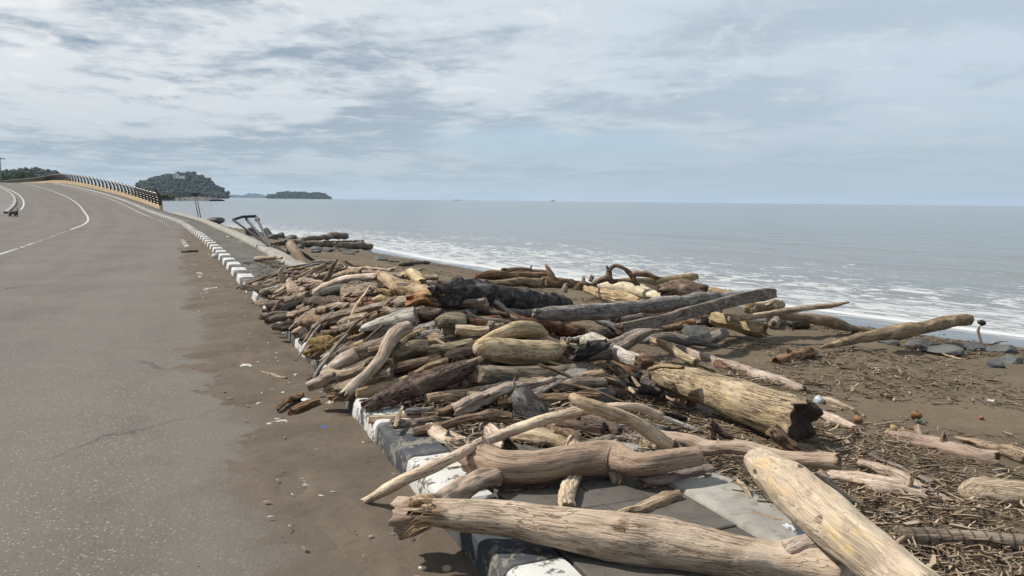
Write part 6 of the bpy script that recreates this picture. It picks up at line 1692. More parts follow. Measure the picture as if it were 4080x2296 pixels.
STK = [
(-1.73,6.95,0.34,-1.59,6.91,0.44,0.012,'gbrown'),
(-1.79,7.43,0.46,-1.61,7.51,0.63,0.014,'brown'),
(0.94,5.70,0.16,0.99,5.93,0.13,0.014,'pale'),
(-1.51,6.52,0.36,-1.24,6.35,0.49,0.013,'tan'),
(-3.13,11.46,0.57,-2.90,12.04,0.60,0.014,'grey'),
(1.02,5.95,0.15,1.00,6.42,0.16,0.015,'tan'),
(-1.16,10.18,0.46,-1.04,9.71,0.53,0.013,'brown'),
(-2.04,9.68,0.71,-1.56,10.19,0.57,0.018,'cream'),
(-4.34,12.03,0.18,-3.97,12.34,0.35,0.015,'brown'),
(-3.27,14.12,0.19,-3.06,13.99,0.23,0.011,'pale'),
(-1.43,11.66,0.24,-1.15,11.31,0.17,0.014,'dbrown'),
(-2.01,8.24,0.54,-2.12,8.40,0.54,0.012,'cream'),
(-3.51,11.69,0.44,-3.10,11.43,0.58,0.017,'brown'),
(-1.79,7.55,0.51,-1.49,7.73,0.72,0.011,'tan'),
(-1.76,7.49,0.53,-1.64,7.38,0.58,0.012,'pale'),
(-2.10,8.22,0.48,-1.99,8.09,0.55,0.013,'pale'),
(-1.98,12.57,0.25,-1.56,12.25,0.18,0.016,'tan'),
(0.36,5.60,0.26,0.81,5.34,0.18,0.012,'brown'),
(-2.02,12.36,0.31,-1.39,12.21,0.15,0.018,'gbrown'),
(-1.43,6.21,0.29,-1.29,6.15,0.38,0.011,'brown'),
(-2.94,9.35,0.22,-2.79,9.82,0.42,0.017,'brown'),
(-0.88,10.50,0.27,-0.68,11.01,0.16,0.013,'pale'),
(-2.85,10.42,0.52,-2.72,10.46,0.62,0.012,'pale'),
(-1.50,6.49,0.35,-1.09,6.63,0.66,0.012,'dbrown'),
(-1.64,6.09,0.14,-1.03,6.34,0.59,0.018,'dbrown'),
(-1.30,9.88,0.58,-0.97,9.29,0.61,0.020,'pale'),
(0.57,5.21,0.14,0.88,5.32,0.18,0.014,'brown'),
(-2.76,10.26,0.56,-2.04,10.19,0.69,0.019,'grey'),
(0.90,6.29,0.15,1.15,6.64,0.15,0.016,'grey'),
(-2.29,9.74,0.66,-2.27,9.92,0.70,0.014,'gbrown'),
(-2.78,12.75,0.57,-2.27,13.14,0.22,0.017,'brown'),
(-2.39,11.10,0.63,-1.72,11.26,0.42,0.019,'gbrown'),
(-1.47,6.73,0.45,-1.36,7.34,0.77,0.014,'cream'),
(-1.14,6.07,0.40,-0.71,5.86,0.46,0.016,'cream'),
(-1.36,10.00,0.59,-0.77,10.41,0.25,0.015,'brown'),
(-1.43,11.46,0.27,-1.38,11.95,0.16,0.011,'cream'),
(-2.49,12.33,0.45,-1.84,12.54,0.21,0.019,'cream'),
(-1.57,6.02,0.18,-1.37,6.61,0.49,0.015,'grey'),
(-2.23,9.19,0.63,-2.58,9.30,0.46,0.010,'tan'),
(-1.99,7.21,0.22,-1.81,7.47,0.46,0.013,'grey'),
(-3.35,12.79,0.55,-2.78,12.57,0.58,0.015,'grey'),
(-3.15,10.06,0.30,-2.50,10.03,0.62,0.015,'pale'),
(0.12,5.24,0.14,0.62,5.76,0.17,0.020,'brown'),
(-2.87,13.44,0.34,-2.70,13.35,0.30,0.010,'dbrown'),
(-2.40,9.10,0.49,-2.17,9.27,0.69,0.013,'gbrown'),
(0.25,5.60,0.26,0.40,5.53,0.22,0.013,'dbrown'),
(-1.26,11.04,0.31,-0.77,11.39,0.15,0.019,'cream'),
(-2.41,8.46,0.31,-2.07,8.58,0.60,0.012,'brown'),
(-1.61,6.72,0.33,-1.04,6.80,0.74,0.013,'tan'),
(0.22,5.78,0.35,0.59,5.81,0.19,0.015,'brown'),
(-2.92,12.76,0.55,-2.36,12.46,0.40,0.016,'tan'),
(-3.42,11.14,0.38,-3.04,11.31,0.55,0.016,'brown'),
(-2.16,8.32,0.47,-1.81,8.32,0.68,0.010,'brown'),
(1.10,6.38,0.16,1.08,6.56,0.14,0.013,'brown'),
(-3.98,12.00,0.27,-3.59,12.10,0.47,0.012,'brown'),
(-1.73,7.36,0.52,-1.94,6.81,0.15,0.014,'grey'),
(-1.69,9.84,0.72,-1.38,9.19,0.75,0.016,'brown'),
(-1.61,6.39,0.24,-1.42,6.55,0.42,0.013,'pale'),
(-2.11,12.74,0.26,-1.86,12.75,0.18,0.009,'tan'),
(-2.59,9.97,0.58,-2.52,9.80,0.62,0.012,'pale'),
(-2.31,9.46,0.62,-1.60,9.44,0.77,0.014,'tan'),
(-3.63,12.40,0.48,-3.56,12.64,0.49,0.014,'gbrown'),
(-1.23,10.75,0.35,-0.80,10.16,0.30,0.014,'grey'),
(-3.42,12.23,0.53,-3.47,12.80,0.50,0.015,'grey'),
(0.23,6.16,0.32,0.86,6.18,0.14,0.014,'cream'),
(-1.34,6.19,0.32,-1.05,6.26,0.50,0.014,'dbrown'),
(-3.21,11.18,0.50,-2.91,11.48,0.60,0.012,'pale'),
(-3.54,11.00,0.29,-3.39,10.85,0.34,0.011,'pale'),
(0.72,6.49,0.21,0.98,6.40,0.16,0.013,'grey'),
(0.39,5.27,0.16,0.95,5.30,0.14,0.016,'pale'),
(-3.23,11.70,0.55,-2.84,11.79,0.63,0.017,'grey'),
(-2.22,8.04,0.32,-2.08,8.22,0.52,0.013,'dbrown'),
(-2.59,10.51,0.60,-2.18,10.47,0.66,0.013,'brown'),
(-1.92,12.29,0.30,-1.40,12.36,0.19,0.017,'pale'),
(-2.85,12.57,0.54,-2.65,13.05,0.36,0.017,'pale'),
(-2.10,9.68,0.69,-1.43,9.43,0.77,0.016,'pale'),
(1.27,5.88,0.17,1.24,6.07,0.16,0.011,'cream'),
(-0.71,6.07,0.51,-0.39,5.84,0.42,0.012,'cream'),
(-1.76,7.11,0.41,-1.31,7.27,0.74,0.013,'brown'),
(-1.93,8.86,0.69,-1.77,9.10,0.76,0.010,'cream'),
(-2.32,7.93,0.24,-2.10,8.19,0.46,0.011,'pale'),
(-3.52,11.53,0.41,-3.34,11.53,0.48,0.013,'brown'),
(-3.59,12.17,0.50,-2.88,12.37,0.57,0.019,'dbrown'),
(-2.07,7.99,0.44,-1.59,7.53,0.67,0.019,'dbrown'),
(-2.38,13.66,0.16,-1.86,13.69,0.14,0.016,'brown'),
]

for i, (name, mat, label, group, style, e0, e1, flat, fr_, pts, br, marks) in enumerate(LOGS):
    o, frm = put_log(name, mat, pts, style, (e0, e1), flat, 100 + i, None, 1.9 if style == 'bone' else 1.5 if style == 'bigbark' else 1.25 if marks else 1.0, marks, 'plump' in label)
    cat = {'driftwood_log': 'log', 'driftwood_pole': 'pole', 'driftwood_beam': 'beam', 'driftwood_root': 'root', 'palm_log': 'palm log', 'reed': 'reed', 'twig': 'twig', 'bamboo_strip': 'bamboo', 'palm_husk': 'husk'}[name]
    tag(o, label, cat, group)
    for j, b in enumerate(br):
        put_log('branch_stub', mat, b, style, ('worn', 'fray' if style in ('rough',) or mat == 'brownp' else 'worn'), 1.0, 5000 + i * 10 + j, o, .8)
    C_, R_, T_, X_, Y_ = frm
    rs = np.random.default_rng(4000 + i)
    if name == 'driftwood_log' and style in ('round', 'rough', 'bark') and mat not in ('cream', 'bone', 'white', 'pinkp', 'bonew') and R_.max() > .028 and not br and rs.random() < .4:
        for j in range(rs.integers(1, 3)):
            k_ = rs.integers(len(C_) // 4, 3 * len(C_) // 4); an = rs.uniform(.2, 2.9)
            dv = X_[k_] * math.cos(an) + Y_[k_] * math.sin(an) + T_[k_] * rs.uniform(-.6, .6); rr_ = R_[k_]
            p0 = C_[k_] + dv * rr_ * .3; p1 = C_[k_] + dv * rr_ * rs.uniform(1.1, 1.5)
            put_log('branch_stub', mat, [(*p0, rr_ * .48), (*((p0 + p1) / 2), rr_ * .36), (*p1, rr_ * rs.uniform(.18, .3))], 'rough', ('worn', 'fray'), 1.0, 6000 + i * 10 + j, o, .7)
    if fr_:
        fibres(o, frm, fr_, FIBRED if mat in ('purple', 'rust', 'brown', 'dbrown') else FIBRE, 900 + i, (e0, e1))
for i_, l_ in enumerate(LOGS):
    for (mx, my, mz, mr, dep, em_) in l_[11]:
        if em_ >= 1 and l_[1] == 'brownp':
            ob_ = [o_ for o_ in COL.objects if o_.get('label') == l_[2]][0]
            q_ = np.array([mx, my, mz]); rs = np.random.default_rng(i_); V_, F_ = [], []
            for _ in range(60):
                p_ = q_ + rs.normal(size=3) * mr * .5; d_ = np.array([rs.normal(0, .35), -.35 + rs.normal(0, .3), -1.0]); d_ /= np.linalg.norm(d_); ln_ = mr * rs.uniform(.8, 2.0); w_ = .0012
                e_ = p_ + d_ * ln_; b_ = len(V_); V_ += [p_ - [w_, 0, 0], p_ + [w_, 0, 0], p_ + [0, -w_, 0], e_]; F_ += [(b_, b_ + 1, b_ + 3), (b_ + 1, b_ + 2, b_ + 3), (b_ + 2, b_, b_ + 3)]
            tag(obj('torn_fibres', np.array(V_) - np.array(ob_.location), F_, FIBRE, ob_, False), kind='stuff')
CUTS = (' with ', ' in ', ' at ', ' over ', ' under ', ' beside ', ' on ', ' lying ', ' behind ', ' slanting', ' sitting', ' leaning', ' along', ' jutting', ' standing', ' resting', ' tucked', ' wedged', ' capping', ' sticking', ' hanging', ' tapering', ' crossing', ' from ', ' above ', ' between ', ' next ', ' pointing', ' crawling', ' running', ' rising', ' splitting', ' around', ' half', ' against', ' propping', ' poking', ' near', ' below', ' left', ' right', ' flaring', ' jammed', ' wrapped', ' bending', ' alone', ' planted', ' across', ' by ', ' to ', ' beyond', ' hidden', ',')
CEN = np.array([np.mean([q[:3] for q in l[9]], 0) for l in LOGS])
def phrase(p):
    l = LOGS[int(((CEN - np.array(p)) ** 2).sum(1).argmin())][2]
    for c_ in CUTS:
        l = l.split(c_)[0]
    return ' '.join(l.split()[:8])
CW = {'gbrown': 'grey-brown', 'dbrown': 'dark brown', 'dgrey': 'dark grey', 'olive': 'olive-brown', 'pale': 'bleached'}
for i, (a, b, c, d, e, f, r_, mat) in enumerate(FILL):
    o, _ = put_log('driftwood_log', mat, [(a, b, c, r_ * .9), ((a + d) / 2, (b + e) / 2, (c + f) / 2, r_), (d, e, f, r_ * .85)], random.choice(['split', 'round', 'split', 'rough']), (random.choice(['cut', 'worn', 'fray']), 'worn'), 1.0, 3000 + i, None, .62)
    tag(o, ('thick ' if r_ > .052 else 'thin ' if r_ < .038 else '') + CW.get(mat, mat) + ' log buried in the woodpile under the ' + phrase(((a + d) / 2, (b + e) / 2, (c + f) / 2 + .08)), 'log', 'logs buried in the woodpile')

# ------------------------------------------------------------------ simple solids
def tube(pts, rad, sides=8, caps=True):
    P = np.array(pts, float); n = len(P)
    r = np.full(n, rad) if np.isscalar(rad) else np.array(rad)
    tg = np.gradient(P, axis=0) if n > 2 else np.repeat((P[1:] - P[:1]), 2, 0)
    tg = tg / np.linalg.norm(tg, axis=1)[:, None]
    upv = np.array([0, 0, 1.]) if abs(tg[:, 2]).mean() < .8 else np.array([1., 0, 0])
    X = np.cross(upv, tg); X /= np.linalg.norm(X, axis=1)[:, None]; Y = np.cross(tg, X)
    a = np.arange(sides) / sides * 2 * np.pi + np.pi / sides
    V = (P[:, None] + X[:, None] * (np.cos(a)[None, :, None] * r[:, None, None]) + Y[:, None] * (np.sin(a)[None, :, None] * r[:, None, None])).reshape(-1, 3)
    F = grid_faces(n, sides, True).tolist()
    F += [list(range(sides))[::-1], [(n - 1) * sides + k for k in range(sides)]]
    return V, F


def blob(rx, ry, rz, seed, amp=.2, cuts=4, sub=3):
    bm = bmesh.new(); bmesh.ops.create_icosphere(bm, subdivisions=sub, radius=1.0)
    V = np.array([v.co[:] for v in bm.verts]); F = [[v.index for v in f.verts] for f in bm.faces]; bm.free()
    r = np.random.default_rng(seed)
    for _ in range(cuts):
        n = r.normal(size=3); n /= np.linalg.norm(n); d = r.uniform(.5, .85)
        k = V @ n; V = V - np.outer(np.maximum(k - d, 0) * .9, n)
    V = V * (1 + amp * fbm(V * 1.4 + seed, 3)[:, None])
    return V * np.array([rx, ry, rz]), F

# ------------------------------------------------------------------ boulders
M_WHITE = rockmat('stone_white', (.45, .45, .43), (.55, .55, .52), (.32, .31, .29))
for i, (x, y, z, rx, rz, mt, label) in enumerate(ROCKS):
    rz = max(rz, rx * .36)
    V, F = blob(rx * 1.15, max(rx * .8, rz), rz * 1.3, 300 + i, .11, 11)
    o = obj('boulder' if rx > .1 else 'stone', V, F, {'grey': M_ROCK, 'blue': M_ROCKB, 'white': M_WHITE}[mt])
    o.data.set_sharp_from_angle(angle=R(22))
    o.location = (x, y + rx * .35, z + rz * .32); o.rotation_euler = (0, 0, random.uniform(-.4, .4))
    tag(o, label, 'boulder' if rx > .1 else 'stone')

# ------------------------------------------------------------------ coconuts and litter
def husk(name, c):
    m, t = newmat(name)
    p = t.n('ShaderNodeTexCoord', 3)
    n = t.noise(t.vmath('MULTIPLY', p, (18, 18, 60)), 2.0, 5, .65)
    col = t.mix(n, [k * .45 for k in c], [min(1, k * 1.5) for k in c])
    finish(t, col, .8, n, .6, .004, .3)
    return m
for i, (kind, p, r_, c, label) in enumerate(BALLS):
    m = husk('husk', c) if kind == 'coconut' else plain('litter_' + kind, c, .45 if kind != 'scrap' else .5, .3, 25, .3, .5)
    if kind == 'coconut':
        V, F = blob(r_, r_ * .92, r_ * .86, 40 + i, .10, 3)
        o = obj('coconut', V, F, m); o.location = (p[0], p[1], p[2] + r_ * .75); tag(o, label, 'coconut')
        sv, sf = blob(r_ * .28, r_ * .28, r_ * .12, 60 + i, .2, 2, 2)
        st = obj('stem_scar', sv + np.array([0, 0, r_ * .84]), sf, husk('scar', [k * .5 for k in c]), o)
    elif kind == 'ball':
        V, F = blob(r_, r_, r_ * .9, 40 + i, .22, 3)
        o = obj('plastic_ball' if 'ball' in label else 'plastic_scrap', V, F, m); o.location = (p[0], p[1], p[2] + r_ * .7); tag(o, label, 'litter')
    elif kind == 'shell':
        V, F = blob(r_, r_ * .6, r_ * .55, 40 + i, .15, 2)
        o = obj('shell', V, F, m); o.location = (p[0], p[1], p[2] + r_ * .4); tag(o, label, 'shell')
    elif kind == 'cap':
        V, F = tube([(0, 0, 0), (0, 0, r_ * .12), (0, 0, r_ * .42), (0, 0, r_ * .5)], [r_, r_, r_, r_ * .88], 20)
        o = obj('bottle_cap', V, F, m, smooth=False); o.location = (p[0], p[1], p[2] + .002); o.rotation_euler = (.08, .05, 0); tag(o, label, 'bottle cap')
    elif kind == 'cup':
        V, F = tube([(0, 0, 0), (0, r_ * .1, r_ * .6), (0, 0, r_ * 1.5)], [r_ * .75, r_ * .9, r_ * 1.0], 14)
        V = V * (1 + .08 * fbm(V * 30, 2)[:, None])
        o = obj('foam_cup', V, F, m); o.location = (p[0], p[1], p[2] + r_ * .3); o.rotation_euler = (1.2, .2, .6); tag(o, label, 'cup')
    else:
        n = 9
        g = np.stack(np.meshgrid(np.linspace(-1, 1, n), np.linspace(-1, 1, n), indexing='ij'), -1).reshape(-1, 2)
        z = .28 * fbm(np.concatenate([g * 1.8 + i, g[:, :1] * 0], 1), 3) + .25
        w = 1 + .25 * fbm(np.concatenate([g * 2 + i * 3, g[:, :1] * 0 + 2], 1), 2)
        V = np.concatenate([g * w[:, None] * np.array([1, .55]), z[:, None] * .8], 1) * r_
        V2 = V - np.array([0, 0, r_ * .05])
        F = grid_faces(n, n).tolist(); F2 = [[q + n * n for q in f][::-1] for f in F]
        o = obj('wood_chip' if 'wood' in label else 'leaf' if 'leaf' in label else 'cloth_rag' if 'rag' in label else 'plastic_scrap', np.concatenate([V, V2]), F + F2, m)
        o.location = (p[0], p[1], p[2] + r_ * .05); o.rotation_euler = (0, 0, random.uniform(0, 3)); tag(o, label, 'litter')

# ------------------------------------------------------------------ wrecked black frame, beams, poles
fr0 = np.array(IT['frame_bars'][0][1])
fo = tag(empty('fallen_steel_rack', fr0), 'bent black metal frame of three bars leaning over the seawall', 'steel rack')
for b in IT['frame_bars']:
    V, F = tube(np.array(b) - fr0, [.039, .032], 6); obj('bar', V, F, M_STEEL, fo, False)
V, F = tube(np.array(IT['frame_top']) - fr0, .041, 6); obj('top_rail', V, F, M_STEEL, fo, False)
V, F = blob(.07, .05, .07, 3, .2, 3, 2); obj('bracket', V + np.array(IT['frame_bracket']) - fr0, F, M_STEEL, fo, False)
def bar(name, a, b, r0, r1, label, cat, sides=4, flat=None):
    a, b = np.array(a), np.array(b)
    V, F = tube([np.zeros(3), (b - a) * .5, b - a], [r0, (r0 + r1) / 2, r1], sides)
    o = obj(name, V, F, M_STEEL, None, False); o.location = a
    return tag(o, label, cat)
pa, pb = IT['black_board']
o, _ = put_log('black_board', 'black', [(*pa, .09), (*((np.array(pa) + np.array(pb)) / 2), .12), (*pb, .13)], 'beam', ('cut', 'cut'), .22, 77)
tag(o, 'wide black board leaning against the seaward side of the concrete strip', 'board')
bar('black_beam', *IT['black_beam'], .04, .045, 'long black beam leaning from the stump down to the woodpile', 'beam')
bar('black_stake', *IT['black_stake'], .05, .05, 'black upright stake right behind the leaning brown stump', 'stake')
M_POLE = plain('pole_grey', (.12, .12, .12), .7, .3, 6)
p0 = np.array(IT['poles'][0][1])
po = tag(empty('twin_post', p0), 'pair of tilted grey posts joined at the top, standing beyond the seawall', 'post')
for a, b in IT['poles']:
    V, F = tube([np.array(b) - p0 - np.array([0, 0, 2.6]), np.array(b) - p0, np.array(a) - p0], [.036, .036, .03], 8); obj('post', V, F, M_POLE, po)
for k, q in enumerate(IT['pole_caps']):
    v, f = box(-.14, .14, -.07, .07, -.10, .08, .02); obj('cap', np.array(v) + np.array(q) - p0, f, M_STEEL, po, False)
ws = np.array(IT['white_stick'])
V, F = tube(ws - ws[0], [.028, .03, .028, .024, .018], 8)
o = obj('bent_stick', V, F, plain('stick_white', (.5, .47, .42), .7)); o.location = ws[0]; tag(o, 'bent white stick planted among the shore boulders with a dark lump on top', 'stick')
V, F = blob(.075, .05, .05, 8, .2, 2, 2); obj('dark_lump', V + np.array(IT['white_stick_head']) - ws[0], F, M_STEEL, o)
# ------------------------------------------------------------------ bridge parapet and railing
ya, yb, PO = 68.0, 290.0, 1.38
ss = np.arange(s_of_y(ya), s_of_y(yb), 1.5)
yy = kerb_at(ss)[:, 1]
ph = np.interp(yy, [68, 85, 120, 300], [.30, .36, .5, .5])
prof = [(-.14, .10, 0), (-.14, 0., 1), (-.12, .02, 1), (.14, .02, 1), (.14, -7.0, 0)]
V = []
for o_, dz_, k in prof:
    q = path_pt(ss, np.full(len(ss), PO + o_)); q[:, 2] += (.1 if dz_ == .10 and k == 0 else (dz_ if k == 0 else .15 + ph + dz_)); V.append(q)
V = np.stack(V, 1).reshape(-1, 3)
F = grid_faces(len(ss), 5).tolist() + [[0, 1, 2, 3, 4]]
o = obj('parapet_wall', V, F, M_PARA, None, False)
tag(o, 'low beige concrete parapet along the seaward side of the bridge ramp', 'parapet')
rl = tag(empty('bridge_railing', path_pt(np.array([ss[0]]), np.array([PO]))[0]), 'black ribbed bridge railing with curved posts and pale rails on the beige parapet', 'railing')
org = np.array(rl.location)
def post_mesh():
    z = np.linspace(0, 1, 9); V = []
    lean = -.34 * z ** 2.0
    wd_ = .20 - .09 * z
    for zz, l, w in zip(z, lean, wd_):
        V += [(l - w, -.045, zz * 1.12), (l + w * .6, -.045, zz * 1.12), (l + w * .6, .045, zz * 1.12), (l - w, .045, zz * 1.12)]
    k = V[-4:]
    V += [(x - .06, y * 1.5, zv + .07) for x, y, zv in k]
    F = grid_faces(len(V) // 4, 4, True).tolist() + [[3, 2, 1, 0], [len(V) - 4, len(V) - 3, len(V) - 2, len(V) - 1]]
    return mesh('post', V, F, M_BLACK, False)
PMESH = post_mesh()
bpy.context.view_layer.update()
s = s_of_y(ya) + .1; k = 0
while s < s_of_y(yb) - 1:
    q = path_pt(np.array([s]), np.array([PO]))[0]; _, d = kerb_n(np.array([s])); d = d[0]
    h = float(np.interp(q[1], [68, 85, 120, 300], [.30, .36, .5, .5])) + .15
    b = bpy.data.objects.new('post', PMESH); link(b, rl)
    sc = 1.15 if k == 0 else 1.0
    b.matrix_world = Matrix(((d[1], d[0], 0, q[0]), (-d[0], d[1], 0, q[1]), (0, 0, sc, q[2] + h), (0, 0, 0, 1)))
    s += 2.75; k += 1
for zr, rr in ((.18, .028), (.42, .028), (.66, .028), (.88, .028), (1.08, .05)):
    q = path_pt(ss, np.full(len(ss), PO - .34 * (zr / 1.12) ** 2 - .04)); q[:, 2] += .15 + ph + zr
    V, F = tube(q - org, rr, 6); obj('rail', V, F, M_RAILW, rl)

# ------------------------------------------------------------------ dog
def dog(p):
    pts = {'pelvis': (.30, 0, .50, .085), 'mid': (.0, 0, .47, .08), 'chest': (-.26, 0, .46, .10), 'neck': (-.42, 0, .42, .065), 'head': (-.56, 0, .27, .065), 'muz': (-.65, 0, .15, .035),
           't1': (.40, 0, .56, .03), 't2': (.45, 0, .68, .024), 't3': (.38, 0, .76, .02), 't4': (.31, 0, .70, .016)}
    ed = [('pelvis', 'mid'), ('mid', 'chest'), ('chest', 'neck'), ('neck', 'head'), ('head', 'muz'), ('pelvis', 't1'), ('t1', 't2'), ('t2', 't3'), ('t3', 't4')]
    for sd, f in ((-1, 0), (1, .06)):
        y = .075 * sd
        for nm, c in (('f', [(-.25 + f, y, .34, .045), (-.25 + f * 2, y, .19, .028), (-.27 + f * 2, y, .03, .022), (-.31 + f * 2, y, .015, .024)]),
                      ('h', [(.30 - f, y, .36, .06), (.24 - f, y, .25, .04), (.36 - f, y, .16, .024), (.33 - f, y, .03, .02), (.28 - f, y, .015, .024)])):
            prev = 'chest' if nm == 'f' else 'pelvis'
            for j, q in enumerate(c):
                key = nm + str(sd) + str(j); pts[key] = q; ed.append((prev, key)); prev = key
    names = list(pts); ix = {n_: i for i, n_ in enumerate(names)}
    me = bpy.data.meshes.new('dog'); me.from_pydata([pts[n_][:3] for n_ in names], [(ix[a], ix[b]) for a, b in ed], [])
    o = link(bpy.data.objects.new('dog', me))
    md = o.modifiers.new('skin', 'SKIN'); o.modifiers.new('sub', 'SUBSURF').render_levels = 2; o.modifiers['sub'].levels = 2
    for i, n_ in enumerate(names):
        sv = me.skin_vertices[0].data[i]; sv.radius = (pts[n_][3],) * 2; sv.use_root = n_ == 'pelvis'
    dg = bpy.context.evaluated_depsgraph_get()
    m2 = bpy.data.meshes.new_from_object(o.evaluated_get(dg)); o.modifiers.clear(); o.data = m2
    m2.materials.clear(); m2.materials.append(plain('dog_coat', (.022, .018, .017), .7, .3, 10))
    o.location = p; o.rotation_euler = (0, 0, R(-28))
    tag(o, 'black dog with a curled tail sniffing the road by the median kerb', 'dog')
    for sd in (-1, 1):
        V, F = tube([(-.50, .045 * sd, .33), (-.47, .075 * sd, .37), (-.46, .085 * sd, .30)], [.03, .026, .008], 6); obj('ear', V, F, m2.materials[0], o)
dog(IT['dog'])

# ------------------------------------------------------------------ far land
def crowns(name, centers, sizes, mat, label, parent=None):
    """many small faceted crowns in one mass"""
    bm = bmesh.new(); bmesh.ops.create_icosphere(bm, subdivisions=1, radius=1.0)
    U = np.array([v.co[:] for v in bm.verts]); UF = np.array([[v.index for v in f.verts] for f in bm.faces]); bm.free()
    r = np.random.default_rng(5)
    n = len(centers)
    J = U[None] * (1 + .3 * r.normal(size=(n, len(U), 1)))
    V = centers[:, None] + J * sizes[:, None, None] * np.array([1, 1, .85])
    F = (UF[None] + (np.arange(n) * len(U))[:, None, None]).reshape(-1, 3)
    o = obj(name, V.reshape(-1, 3), F, mat, parent, False)
    return tag(o, label, 'forest', None, 'stuff')
def landmass(name, sil, depth, n, size, label, mat=M_WOODS, base=-1.2):
    S = np.array(sil); S = S[np.argsort(S[:, 0] / S[:, 1])]
    a = np.linspace(0, 1, 90); t = np.linspace(0, 1, len(S))
    L = np.stack([np.interp(a, t, S[:, k]) for k in range(3)], 1)
    dirn = L[-1] - L[0]; dirn[2] = 0; dirn /= np.linalg.norm(dirn); nv = np.array([-dirn[1], dirn[0], 0])
    w = np.linspace(-1, 1, 25)
    V = []
    for q in w:
        pr = (1 - abs(q) ** 1.8)
        h = base + (L[:, 2] - base - size * .8) * pr
        p = L * (1 + q * depth / np.linalg.norm(L[:, :2], axis=1))[:, None]; p[:, 2] = h + np.where(abs(q) < .97, .05 * depth * .2 * fbm(np.concatenate([p[:, :2] / depth * 4, p[:, :1] * 0 + q], 1), 3), 0); V.append(p)
    V = np.stack(V, 0)
    g = obj(name, V.reshape(-1, 3), grid_faces(25, 90), mat); tag(g, kind='structure')
    r = np.random.default_rng(abs(hash(name)) % 999 if False else len(name))
    i = r.integers(0, 90, n); j = np.clip(r.integers(0, 16, n), 1, 23)
    c = V[j, i] + r.normal(size=(n, 3)) * np.array([size, size, .3 * size])
    c[:, 2] = np.maximum(c[:, 2] + size * .35, base + size * .5)
    sz = size * r.uniform(.55, 1.25, n)
    crowns('woodland', c, sz, mat, label)
landmass('headland_hill', IT['hill'], 230, 3600, 6.0, 'dense dark woodland covering the headland hill with the white sign')
landmass('island_hill', IT['isle'], 120, 1600, 5.0, 'low wooded island standing alone on the sea horizon')
for k, q in enumerate(IT['islets']):
    landmass('islet_hill', q, 300, 300, 14.0, ['faint long wooded islet right beside the headland', 'faint domed wooded islet between headland and wooded island'][k])
lh = [list(p) for p in IT['left_hill']]
landmass('inland_hill', lh, 120, 1800, 4.2, 'wooded inland ridge behind the bridge railing')
# coast below the inland ridge
V = [(-1400, 300, .6), (-225, 300, .6), (-470, 700, .6), (-1400, 1400, .6), (-1400, 300, -3), (-225, 300, -3), (-470, 700, -3), (-1400, 1400, -3)]
o = obj('inland_plain', V, [(0, 1, 2, 3), (0, 4, 5, 1), (1, 5, 6, 2), (2, 6, 7, 3)], M_LEAF, None, False); tag(o, kind='structure')
# white letters on the hillside
M_SIGN = plain('sign_white', (.8, .8, .8), .6, .05)
a, b, c_ = map(np.array, IT['sign'])
sd_ = (b - a); wid = np.linalg.norm(sd_); sd_ = sd_ / wid; upn = np.array([0, 0, 1.]); nrm = np.cross(sd_, upn)
sg = tag(empty('hillside_sign', a), 'white hillside sign reading PADANG below an arched emblem', 'sign')
adv = wid / 6
hgt = 8.5
for k, ch in enumerate('PADANG'):
    cu = bpy.data.curves.new('letter', 'FONT'); cu.body = ch; cu.size = 1.0; cu.extrude = .04; cu.offset = .028
    tmp = link(bpy.data.objects.new('letter', cu)); bpy.context.view_layer.update()
    me = bpy.data.meshes.new_from_object(tmp.evaluated_get(bpy.context.evaluated_depsgraph_get())); bpy.data.objects.remove(tmp)
    me.materials.clear(); me.materials.append(M_SIGN)
    lo = link(bpy.data.objects.new('letter', me), sg)
    sx = adv / .72; sz = hgt / .72
    p = a + sd_ * adv * k
    zax = -nrm if nrm[1] > 0 else nrm
    lo.matrix_world = Matrix(((sd_[0] * sx, 0, zax[0] * 8, p[0]), (sd_[1] * sx, 0, zax[1] * 8, p[1]), (sd_[2] * sx, sz, 0, p[2]), (0, 0, 0, 1)))
q = [sd_ * wid * f + upn * h for f, h in ((.10, 13.5), (.19, 10.5), (.30, 10), (.42, 10.5), (.50, 13.5))]
V, F = tube(q, [.3, .9, 1.0, .9, .3], 6); obj('emblem', V, F, M_SIGN, sg)
V, F = tube([sd_ * wid * .24 + upn * 10.5, sd_ * wid * .30 + upn * 15], [.9, .2], 6); obj('emblem', V, F, M_SIGN, sg)
# stone spit with its low scrub
S = [np.array(p) for p in IT['spit']]
n = 60; tt = np.linspace(0, 1, n)
top = np.stack([np.interp(tt, [0, .4, .8, 1], [S[k][j] for k in range(4)]) for j in range(3)], 1)
V = []
for w_, zf in ((-9, -1.5), (-5, None), (5, None), (9, -1.5)):
    p = top + np.array([.5, .87, 0]) * w_; p[:, 2] = zf if zf is not None else np.maximum(top[:, 2], -.9) + .35 * fbm(np.stack([tt * 30, tt * 0 + w_, tt * 0], -1), 3); V.append(p)
o = obj('stone_spit', np.stack(V, 1).reshape(-1, 3), grid_faces(n, 4), M_ROCKB, None, False); tag(o, kind='structure')
r = np.random.default_rng(2); nb = 160; f_ = r.random(nb) ** 1.8 * .62
c = np.stack([np.interp(f_, tt, top[:, j]) for j in range(3)], 1) + r.normal(size=(nb, 3)) * np.array([2, 3, .15]); c[:, 2] += .5
crowns('scrub', c, r.uniform(.5, 1.3, nb) * np.interp(f_, [0, .25, .62], [2.0, 1.0, .6]), M_LEAF, 'green scrub growing along the stone spit below the headland')
